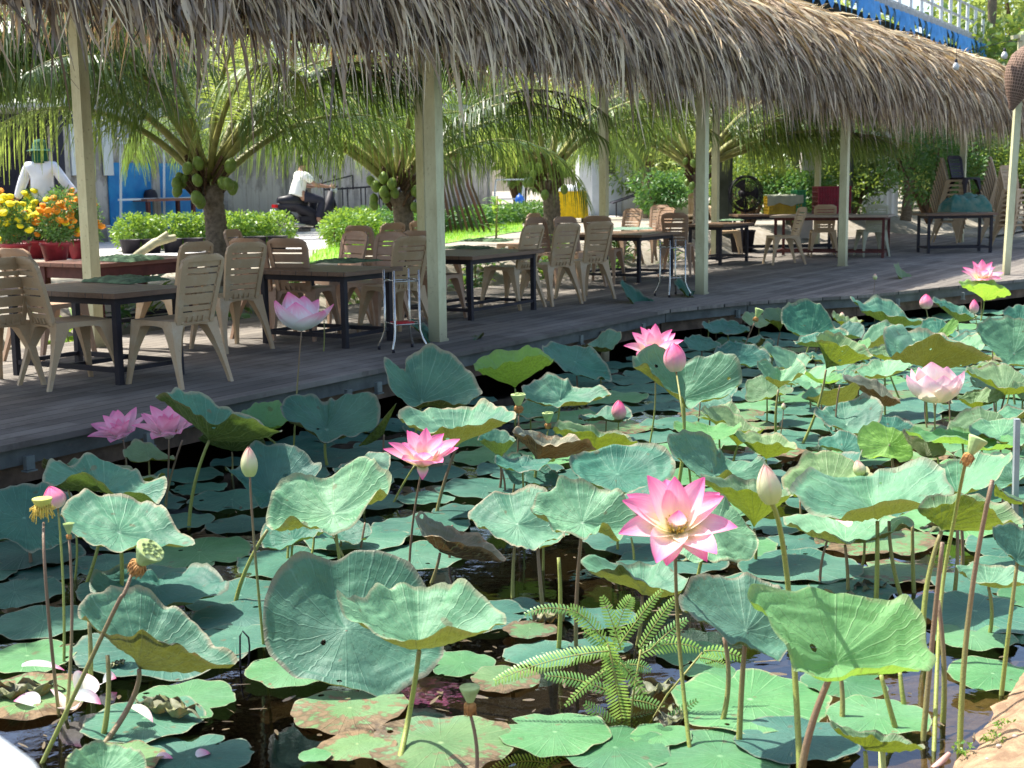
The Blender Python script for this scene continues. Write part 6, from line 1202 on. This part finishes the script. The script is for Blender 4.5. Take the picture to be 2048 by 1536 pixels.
c0 = PY(272, 512, 17.5); c1 = PY(310, 485, 18); c2 = PY(350, 475, 18.2); m = MB(); m.tube([c0, c1, c2], [.05, .06, .045], 8); m.tube([c1, PY(335, 466, 18.1)], [.04, .03], 7); tag(m.build('driftwood', simple('bleached_wood', (.62, .58, .40), .9, .3, 10, bump=.4)), 'bleached crooked branch behind the reddish table', 'branch')
for k, (px, py) in enumerate(((300, 500), (322, 496), (340, 494))):
    q = G(px, py, GZ); m = MB(); m.tube([q-[0, 0, .02], PY(px+8, py-20, q[1])], .008, 5); tag(m.build('prop_stick', M_TRUNK), f'{["left", "middle", "right"][k]} thin stick under the bleached branch', 'stick', 'sticks under the branch')

# ------------------------------------------------------------------ people
def skinned(name, joints, edges, mat, root, sub=2, rootj=0):
    me = bpy.data.meshes.new(name); me.from_pydata([j[0] for j in joints], edges, []); o = bpy.data.objects.new(name, me); COL.objects.link(o)
    md = o.modifiers.new('s', 'SKIN'); 
    if not me.skin_vertices: 
        bm_ = __import__('bmesh').new(); bm_.from_mesh(me); bm_.verts.layers.skin.verify(); bm_.to_mesh(me); bm_.free()
    for i, j in enumerate(joints):
        sv = me.skin_vertices[0].data[i]; sv.radius = (j[1], j[2] if len(j) > 2 else j[1]); sv.use_root = (i == rootj)
    s2 = o.modifiers.new('d', 'SUBSURF'); s2.levels = sub; s2.render_levels = sub
    dg = bpy.context.evaluated_depsgraph_get(); me2 = bpy.data.meshes.new_from_object(o.evaluated_get(dg)); bpy.data.objects.remove(o)
    for p in me2.polygons: p.use_smooth = True
    me2.materials.clear(); me2.materials.append(mat); o = bpy.data.objects.new(name, me2); COL.objects.link(o); o.parent = root; return o
M_SKIN = simple('skin', (.36, .20, .13), .6, .1); M_HAIR = simple('black_hair', (.01, .01, .01), .5); M_SHIRT = simple('white_shirt', (.72, .75, .82), .85, .12, 6, bump=.3, bscale=12); M_TEE = simple('cream_tee', (.78, .78, .70), .85, .1, 6, bump=.3, bscale=12); M_TROU = simple('dark_trousers', (.03, .03, .045), .85)
def head(root, z, x=0, y=0, tilt=0):
    o = []
    for sx in (-1, 1):
        m = MB(); m.lathe([(.001, -.012), (.012, -.006), (.014, .004), (.001, .012)], 8, (x+sx*.03, y+.095, z+.01)); m.build('eye', M_HAIR, root)
        m = MB(); m.lathe([(.002, -.03), (.016, -.01), (.016, .015), (.002, .03)], 8, (x+sx*.078, y, z)); m.build('ear', M_SKIN, root)
    m = MB(); m.lathe([(.002, .02), (.018, -.02), (.012, -.035), (.002, -.04)], 8, (x, y+.105, z-.005)); m.build('nose', M_SKIN, root); m = MB(); m.box((x, y+.098, z-.06), (.045, .012, .012)); m.build('mouth', M_TR, root)
def fingers(root, w, d, side):
    w = np.array(w); d = np.array(d)/np.linalg.norm(d); s = np.cross(d, [0, 1, .1]); s /= np.linalg.norm(s)
    js = [(tuple(w), .022, .014), (tuple(w+d*.05), .034, .013), (tuple(w+d*.085), .034, .012)]; ed = [(0, 1), (1, 2)]
    for k, (o_, l) in enumerate(((-.027, .062), (-.009, .075), (.009, .072), (.027, .056))):
        i = len(js); js += [(tuple(w+d*.09+s*o_), .009), (tuple(w+d*(.09+l*.55)+s*o_*1.15), .008), (tuple(w+d*(.09+l)+s*o_*1.1+np.array([0, .02, 0])), .006)]; ed += [(2, i), (i, i+1), (i+1, i+2)]
    i = len(js); js += [(tuple(w+d*.04+s*side*.038), .010), (tuple(w+d*.075+s*side*.058+np.array([0, .01, 0])), .008)]; ed += [(1, i), (i, i+1)]
    return js, ed
# standing person in a white shirt, seen from behind, arms held out a little
pp = G(86, 512, GZ); pr = empty('person', tuple(pp), 0, 'person standing with back turned in a loose white long-sleeved shirt and green hat', 'person')
pr.location = (PY(86, 400, 20.8)[0], 20.8, GZ)
B_ = [((0, 0, .95), .13, .10), ((0, 0, 1.15), .12, .09), ((0, 0, 1.35), .15, .10), ((0, 0, 1.46), .07), ((0, .01, 1.54), .055), ((0, .015, 1.62), .085), ((0, .01, 1.70), .08),
      ((-.17, 0, 1.40), .055), ((-.30, .02, 1.14), .042), ((-.40, .04, .90), .030), ((.17, 0, 1.40), .055), ((.33, .02, 1.16), .042), ((.50, .03, .97), .030), ((-.09, 0, .88), .095), ((-.11, .02, .48), .06), ((-.11, -.02, .08), .045), ((-.12, .10, .03), .04, .03), ((.09, 0, .88), .095), ((.11, .02, .48), .06), ((.11, -.02, .08), .045), ((.12, .10, .03), .04, .03)]
E_ = [(0, 1), (1, 2), (2, 3), (3, 4), (4, 5), (5, 6), (2, 7), (7, 8), (8, 9), (2, 10), (10, 11), (11, 12), (0, 13), (13, 14), (14, 15), (15, 16), (0, 17), (17, 18), (18, 19), (19, 20)]
for w_, d_, s_, wi in (((-.41, .04, .88), (-.3, .05, -.9), 1, 9), ((.52, .03, .95), (.6, .05, -.6), -1, 12)):
    js, ed = fingers(None, w_, d_, s_); o_ = len(B_); B_ += js; E_ += [(a+o_, b+o_) for a, b in ed]+[(wi, o_)]
skinned('body', B_, E_, M_SKIN, pr); head(pr, 1.63)
skinned('shirt', [((0, 0, .80), .21, .15), ((0, 0, 1.0), .185, .14), ((0, 0, 1.2), .175, .13), ((0, 0, 1.38), .165, .115), ((0, 0, 1.455), .09, .085), ((-.19, 0, 1.395), .085), ((-.31, .02, 1.13), .078), ((-.405, .04, .90), .062), ((.19, 0, 1.395), .085), ((.345, .02, 1.15), .078), ((.50, .03, .97), .062)], [(0, 1), (1, 2), (2, 3), (3, 4), (3, 5), (5, 6), (6, 7), (3, 8), (8, 9), (9, 10)], M_SHIRT, pr, rootj=1)
skinned('trousers', [((0, 0, .92), .155, .12), ((-.095, 0, .82), .11), ((-.11, .02, .48), .08), ((-.11, -.01, .10), .07), ((.095, 0, .82), .11), ((.11, .02, .48), .08), ((.11, -.01, .10), .07)], [(0, 1), (1, 2), (2, 3), (0, 4), (4, 5), (5, 6)], M_TROU, pr)
m = MB(); m.lathe([(.001, 1.80), (.07, 1.79), (.105, 1.74), (.112, 1.66), (.20, 1.625), (.205, 1.62), (.11, 1.65)], 24, (0, .01, 0)); m.lathe([(.108, 1.66), (.115, 1.58), (.12, 1.49), (.10, 1.44)], 20, (0, -.01, 0)); m.build('hat', simple('green_hat', (.01, .09, .05), .8), pr)
# motorbike and rider, heading right and away
hd = np.array([.80, .60, 0]); bk = PY(625, 470, 26.8); rz_ = math.atan2(hd[1], hd[0])
mr = empty('motorbike', (bk[0], bk[1], GZ), rz_, 'dark motorbike with a white rear plate between the hedges', 'motorbike')
Rw = np.array([[1, 0, 0], [0, 0, 1], [0, 1, 0]])
for x in (-.60, .62):
    m = MB(); m.lathe([(.20, -.04), (.255, -.045), (.285, 0), (.255, .045), (.20, .04), (.20, -.04)], 28, (x, 0, .285), R=Rw); ty = m.build('wheel', simple('tyre', (.02, .02, .02), .9), mr)
    m = MB(); m.lathe([(.015, -.05), (.015, .05)], 10, (x, 0, .285), R=Rw)
    for k in range(10): a = k*.628; m.bar((x, 0, .285), (x+.2*math.cos(a), 0, .285+.2*math.sin(a)), .008)
    m.lathe([(.185, -.02), (.205, -.02), (.205, .02), (.185, .02)], 24, (x, 0, .285), R=Rw); m.build('rim', M_CHROME, ty)
m = MB(); m.tube([(-.75, 0, .66), (-.4, 0, .68), (-.1, 0, .52), (.2, 0, .40), (.38, 0, .62), (.46, 0, .92)], [.05, .10, .13, .10, .11, .07], 12); m.box((-.1, 0, .33), (.38, .22, .24)); m.tube([(.46, 0, .9), (.62, .07, .29)], .022); m.tube([(.46, 0, .9), (.62, -.07, .29)], .022); m.tube([(-.1, .1, .35), (-.6, .09, .29)], .025); m.tube([(-.1, -.1, .35), (-.6, -.09, .29)], .025); m.build('body', M_IRON, mr)
m = MB(); m.tube([(-.72, 0, .76), (-.4, 0, .77), (-.12, 0, .72)], [.07, .12, .09], 12); m.build('seat', simple('black_vinyl', (.015, .015, .02), .45), mr)
m = MB(); m.tube([(.40, -.33, 1.02), (.47, -.12, .99), (.47, .12, .99), (.40, .33, 1.02)], .016); m.build('handlebar', M_IRON, mr)
for s in (-1, 1): m = MB(); m.tube([(.42, s*.22, 1.0), (.40, s*.28, 1.18)], .006); m.lathe([(.001, 0), (.05, .0), (.05, .015), (.001, .02)], 14, (.39, s*.28, 1.22), R=np.array([[0, 0, -1], [0, 1, 0], [1, 0, 0]])); m.build('mirror', M_IRON, mr)
m = MB(); m.tube([(-.05, -.12, .26), (-.45, -.16, .30), (-.85, -.17, .42)], [.03, .045, .05], 10); m.build('exhaust', M_CHROME, mr); m = MB(); m.box((-.86, 0, .52), (.02, .20, .16), R=tiltm(.3, 0)); m.build('number_plate', M_WHITE, mr); m = MB(); m.box((-.80, 0, .66), (.05, .16, .06)); m.build('tail_light', simple('red_lens', (.4, .01, .01), .3), mr); m = MB(); m.lathe([(.001, .07), (.06, .04), (.075, 0), (.001, -.03)], 14, (.52, 0, .95), R=Rw); m.build('headlight', M_WHITE, mr)
m = MB(); m.tube([(-.95, 0, .30), (-.6, 0, .62), (-.35, 0, .58)], [.05, .07, .05], 10); m.build('mudguard', M_IRON, mr)
rr_ = empty('person', (bk[0], bk[1], GZ), rz_, 'person in a cream T-shirt riding the motorbike, seen from behind', 'person')
# local x forward
def X(a): return a
B_ = [((-.30, 0, .86), .13, .12), ((-.26, 0, 1.02), .12, .10), ((-.22, 0, 1.20), .14, .10), ((-.19, 0, 1.32), .07), ((-.17, 0, 1.39), .055), ((-.155, 0, 1.47), .08), ((-.15, 0, 1.55), .078), ((-.22, .18, 1.25), .055), ((-.05, .27, 1.06), .042), ((.20, .30, 1.02), .030), ((-.22, -.18, 1.25), .055), ((-.05, -.27, 1.06), .042), ((.20, -.30, 1.02), .030),
      ((-.22, .10, .84), .10), ((.16, .17, .76), .075), ((.05, .16, .38), .05), ((.16, .16, .28), .04, .03), ((-.22, -.10, .84), .10), ((.16, -.17, .76), .075), ((.05, -.16, .38), .05), ((.16, -.16, .28), .04, .03)]
E_ = [(0, 1), (1, 2), (2, 3), (3, 4), (4, 5), (5, 6), (2, 7), (7, 8), (8, 9), (2, 10), (10, 11), (11, 12), (0, 13), (13, 14), (14, 15), (15, 16), (0, 17), (17, 18), (18, 19), (19, 20)]
for w_, wi in (((.24, .305, 1.02), 9), ((.24, -.305, 1.02), 12)):
    js, ed = fingers(None, w_, (.9, 0, .05), 1); o_ = len(B_); B_ += js; E_ += [(a+o_, b+o_) for a, b in ed]+[(wi, o_)]
skinned('body', B_, E_, M_SKIN, rr_)
skinned('shirt', [((-.33, 0, .84), .20, .17), ((-.28, 0, 1.0), .18, .15), ((-.23, 0, 1.16), .175, .135), ((-.21, 0, 1.25), .15, .115), ((-.19, 0, 1.31), .085), ((-.21, .19, 1.245), .085), ((-.09, .26, 1.11), .075), ((-.21, -.19, 1.245), .085), ((-.09, -.26, 1.11), .075)], [(0, 1), (1, 2), (2, 3), (3, 4), (3, 5), (5, 6), (3, 7), (7, 8)], M_TEE, rr_, rootj=1)
skinned('trousers', [((-.30, 0, .83), .155, .13), ((-.18, .10, .83), .11), ((.16, .17, .76), .092), ((.05, .16, .40), .075), ((-.18, -.10, .83), .11), ((.16, -.17, .76), .092), ((.05, -.16, .40), .075)], [(0, 1), (1, 2), (2, 3), (0, 4), (4, 5), (5, 6)], M_TROU, rr_)
m = MB(); m.lathe([(.001, .11), (.06, .10), (.088, .05), (.092, -.02), (.085, -.07), (.06, -.10)], 20, (-.165, 0, 1.53)); m.build('hair', M_HAIR, rr_)

# ------------------------------------------------------------------ small things in the pond
def pinnate(root, a, b, up, wpx, Y, mat, n=34, seed=1, dy=0.0):
    rs = np.random.RandomState(seed); A = PY(a[0], a[1], Y); B = PY(b[0], b[1], Y+dy); n = max(12, int(np.linalg.norm(B-A)/.0105)); wpx *= .9; q = np.linspace(0, 1, n); L = np.linalg.norm(B-A); w = wpx*Y/FPX
    P0 = A+(B-A)*q[:, None]+np.array([0, 0, 1.])*(up*L*4*q*(1-q))[:, None]; T = np.gradient(P0, axis=0); T /= np.linalg.norm(T, axis=1)[:, None]
    s = np.cross(T, [0.0, -.75, .66]); s /= np.linalg.norm(s, axis=1)[:, None]; nn_ = np.cross(s, T); m = MB(); m.tube(P0, np.linspace(.0022, .0010, n), 5)
    for sg in (-1, 1):
        d = s*sg+T*.42+nn_*.12; d /= np.linalg.norm(d, axis=1)[:, None]; Ls = w*.5*np.sin(np.pi*np.clip(.10+q*.85, 0, 1))**.5*rs.uniform(.92, 1.05, n)
        V, F, P = blades('', P0, d, T, Ls, np.full(n, L/n*.62), None, segs=3, bend=-nn_*.25, widths=[.6, 1, 1, .5], rv=rs.rand(n)); m.add(V, F.tolist(), P, 1, False)
    wp(m.build('fern_leaf', [M_RACH, mat]), root)
M_FERN = palmmat('feathery_leaf', (.22, .43, .09), (.36, .56, .14), (.46, .68, .12), .4); M_FERND = palmmat('feathery_leaf_dark', (.12, .30, .09), (.20, .40, .12), (.3, .5, .08), .35)
fb = G(1255, 1470); fr = empty('feathery_plant', tuple(fb), 0, 'bright green feathery fern-like water plant in the lower right centre', 'fern')
FL = [((1218, 1302), (992, 1362), .05, 52, 0), ((1215, 1285), (1250, 1474), .02, 62, 0), ((1212, 1284), (1142, 1215), .05, 50, 0), ((1225, 1290), (1262, 1195), .12, 44, 0), ((1232, 1300), (1322, 1182), .03, 30, 0), ((1280, 1295), (1348, 1198), .03, 34, 0), ((1212, 1340), (1132, 1410), .03, 26, 0), ((1222, 1385), (1092, 1352), .06, 42, 1), ((1280, 1310), (1398, 1298), .14, 48, 0),
 ((1408, 1302), (1488, 1318), .08, 38, 0), ((1400, 1315), (1448, 1330), .05, 34, 0), ((1100, 1508), (1012, 1450), .03, 46, 1), ((1102, 1508), (1128, 1435), .02, 40, 1), ((1098, 1528), (1235, 1468), .08, 42, 0), ((1098, 1528), (985, 1540), .10, 44, 0), ((1262, 1490), (1172, 1408), .03, 46, 1), ((1265, 1500), (1392, 1402), .03, 34, 1), ((1262, 1540), (1318, 1440), .02, 48, 1), ((1180, 1240), (1052, 1228), .14, 30, 1), ((1250, 1330), (1300, 1340), .1, 36, 1),
 ((1240, 1325), (1290, 1395), .08, 40, 1), ((1250, 1350), (1200, 1290), .05, 40, 1), ((1230, 1310), (1170, 1265), .05, 40, 1), ((1300, 1300), (1372, 1240), .05, 36, 1), ((1260, 1400), (1330, 1420), .06, 40, 1), ((1242, 1300), (1205, 1195), .05, 36, 1), ((1250, 1440), (1320, 1500), .06, 40, 1), ((1210, 1500), (1240, 1560), .05, 44, 1), ((1100, 1530), (1060, 1580), .06, 40, 0)]
for i, (a, b, up, w, dk) in enumerate(FL): pinnate(fr, a, b, up, w, 4.15+.03*(i % 5), [M_FERN, M_FERND][dk], 40, 300+i)
for a, b in (((1255, 1470), (1216, 1290)), ((1255, 1475), (1282, 1300)), ((1265, 1490), (1405, 1305)), ((1262, 1500), (1102, 1510)), ((1257, 1470), (1262, 1540))): m = MB(); m.tube([PY(*a, 4.2)-[0, 0, .03], (PY(*a, 4.2)+PY(*b, 4.17))/2+[0, 0, .015], PY(*b, 4.17)], .0035, 6); wp(m.build('fern_stem', M_RACH), fr)
# scum and plant scraps drifting on the water
n_ = 2600; yy = NR.uniform(3.9, 15, n_); xx = NR.uniform(-.42, .42, n_)*yy; kp = np.array([pond_ok((a, b)) and (math.sin(a*2.3+b)+math.sin(b*1.7-a*1.1)) > -.3 for a, b in zip(xx, yy)]); xx, yy = xx[kp], yy[kp]; n_ = len(xx)
a = NR.rand(n_)*6.28; dd = np.stack([np.cos(a), np.sin(a), NR.normal(0, .12, n_)], 1); sd = np.stack([-np.sin(a), np.cos(a), NR.normal(0, .1, n_)], 1)
V, F, P = blades('', np.stack([xx, yy, np.full(n_, .006)], 1), dd, sd, NR.uniform(.010, .07, n_), NR.uniform(.003, .018, n_), None, segs=3, widths=[.4, 1, .8, .2])
tag(fastmesh('pond_debris', V, F, P, palmmat('debris', (.04, .03, .02), (.15, .11, .06), (.1, .08, .04), .1)), 'brown plant scraps and scum drifting between the lotus pads', 'debris', kind='stuff')
# fallen petals
def fallen(px, py, L, W_, az, mat, label, z=.012, tilt=.2, cup=.5):
    p = G(px, py, z); V, P, nu, nv = petal_mesh(L, W_, math.radians(75), math.radians(105), cup); V = V-V.mean(0); V = rotz(V, az)@tiltm(tilt, tilt*.5).T; V[:, 2] -= V[:, 2].min(); m = MB(); m.grid(V+p, nu, nv, P); tag(m.build('fallen_petal', mat), label, 'petal', 'fallen petals on the pond')
fallen(52, 1412, .085, .085, 3.0, M_WPINK, 'broad pale pink fallen petal floating at lower left'); fallen(88, 1345, .15, .045, .2, M_WPINK, 'long slim white fallen petal at the edge of a green pad'); fallen(168, 1385, .11, .10, 1.8, M_CREAM, 'upper white petal of the fallen cluster at lower left', .03, .7)
fallen(150, 1430, .12, .10, -1.2, M_CREAM, 'lower white petal of the fallen cluster at lower left', .02, -.5); fallen(118, 1412, .10, .035, 2.4, M_CREAM, 'narrow curled white petal left of the fallen cluster', .02, .5); fallen(178, 1412, .09, .07, .2, M_WPINK, 'pinkish petal right of the fallen cluster', .02, .4); fallen(216, 1368, .09, .06, 1.2, M_WPINK, 'pink tipped petal standing against a stem at lower left', .02, -.9); fallen(285, 1440, .10, .045, -.5, M_CREAM, 'white petal on the teal pad beside the dry curl', .035, .3)
fallen(408, 1512, .05, .04, .8, M_PINK, 'small dark pink petal in the shade at the bottom', .008); fallen(330, 1520, .05, .035, .3, M_PINK, 'smaller pink petal left of another at the bottom', .008)
p = PY(1684, 1050, G(1696, 1190)[1]-.02); V, P, nu, nv = petal_mesh(.085, .07, 1.1, 1.7, .5); m = MB(); m.grid(rotz(V-V.mean(0), 2.0)+p+[0, 0, .015], nu, nv, P); tag(m.build('fallen_petal', M_HOT), 'pink petal lying in the saucer shaped leaf', 'petal', 'fallen petals on the pond')
# dry curled scraps
def scrap(px, py, L, w, az, label, z=.03, mat=None):
    p = G(px, py, z); V = []; rs = np.random.RandomState(int(px+py))
    for i in range(16):
        for j in range(12): x = -1+2*i/15; y = -1+2*j/11; a = y*2.4; V.append((x*L/2+.08*L*math.sin(5*y+2*x), math.sin(a)*w*.42*(1-.6*x*x)+.012*math.sin(9*x), ((1-math.cos(a))*w*.17*(1-.5*abs(x))+.012*math.sin(11*x+5*y)*w/.1+rs.normal(0, .003))))
    m = MB(); m.grid(rotz(np.array(V), az)+p, 16, 12, [(.5, .8, 0)]*192); tag(m.build('dry_leaf', mat or M_DRY), label, 'dry leaf', 'dead leaves on the water')
scrap(335, 1418, .24, .10, -.5, 'curled brown dead leaf lying on the teal pad at lower left', .04); scrap(40, 1385, .26, .10, .3, 'crumpled grey dead leaf under the fallen petals'); scrap(235, 1328, .06, .03, .8, 'small tan leaf scrap on the big teal pad'); scrap(1420, 1120, .34, .12, .1, 'long brown dead leaf right of the largest pink flower stalk', .02); scrap(1100, 1235, .16, .12, .4, 'bunched brown dead leaf behind the feathery plant', .02); scrap(1150, 815, .2, .1, .2, 'dark curled dead leaf left of the small middle pink bud', .02)
scrap(1340, 1440, .16, .1, 1, 'matted brown roots beside the feathery plant', .0); scrap(1300, 1385, .2, .12, .3, 'golden brown weed clump behind the feathery plant', .0); scrap(1650, 1200, .24, .1, 0, 'pinkish brown dead leaf among stalks at right', .01); scrap(1895, 1062, .3, .12, .2, 'reddish dead leaf in the shade at right', .01); scrap(1740, 1180, .2, .1, .6, 'pale brown dead leaf right of the saucer leaf stalk', .01)
b = G(478, 1332); m = MB(); m.tube([b-[0, 0, .1], PY(480, 1272, b[1]), PY(485, 1262, b[1]), PY(497, 1275, b[1]), PY(499, 1292, b[1]), G(495, 1332)-[0, 0, .05]], .0035, 6); tag(m.build('bent_reed', M_IRON), 'thin black reed bent into a narrow loop left of the round leaf', 'reed')
m = MB(); a_ = PY(1862, 1545, 3.78); m.tube([a_-[.06, 0, .06], a_, PY(1898, 1508, 3.85)], [.014, .014, .008], 8); tag(m.build('pink_stick', simple('pink_wood', (.55, .32, .28), .8)), 'short pinkish stick sticking up at the bottom right bank', 'stick')
m = MB(); b = G(1768, 1560); m.tube([b-[0, 0, .1], PY(1764, 1502, b[1])], [.012, .010], 8); tag(m.build('cut_stalk', simple('pale_cut_stalk', (.50, .55, .22), .6)), 'short pale cut stump of a stalk at the bottom right', 'stalk stump')
# weeds and stones on the sandy bank
for k, (px, py) in enumerate(((2010, 1455), (1925, 1500), (1985, 1480))):
    c = G(px, py, .04); rt = empty('bank_weed', tuple(c), 0, f'{["upper", "lower", "middle"][k]} small green weed on the sandy bank at bottom right', 'weed', 'weeds on the sandy bank'); foliage('leaves', [(c[0], c[1], c[2]+.01, .03, .03, .012)], .014, M_HEDGE, 60, rt, 400+k)
rs = np.random.RandomState(9)
for k, (px, py) in enumerate(((2040, 1448), (2030, 1472), (1998, 1492), (2022, 1510), (1975, 1518))):
    c = G(px, py, .06); m = MB(); s_ = rs.uniform(.005, .012); m.lathe([(.001, -s_), (s_*.8, -s_*.5), (s_, 0), (s_*.7, s_*.5), (.001, s_*.7)], 8, c, wob=lambda a, i: 1+.2*math.sin(2*a+i)); tag(m.build('pebble', simple('pebble', (.48, .40, .33), .8)), f'{["highest", "second highest", "middle", "second lowest", "lowest"][k]} of the five small pebbles on the sandy bank', 'pebble', 'pebbles on the sandy bank')
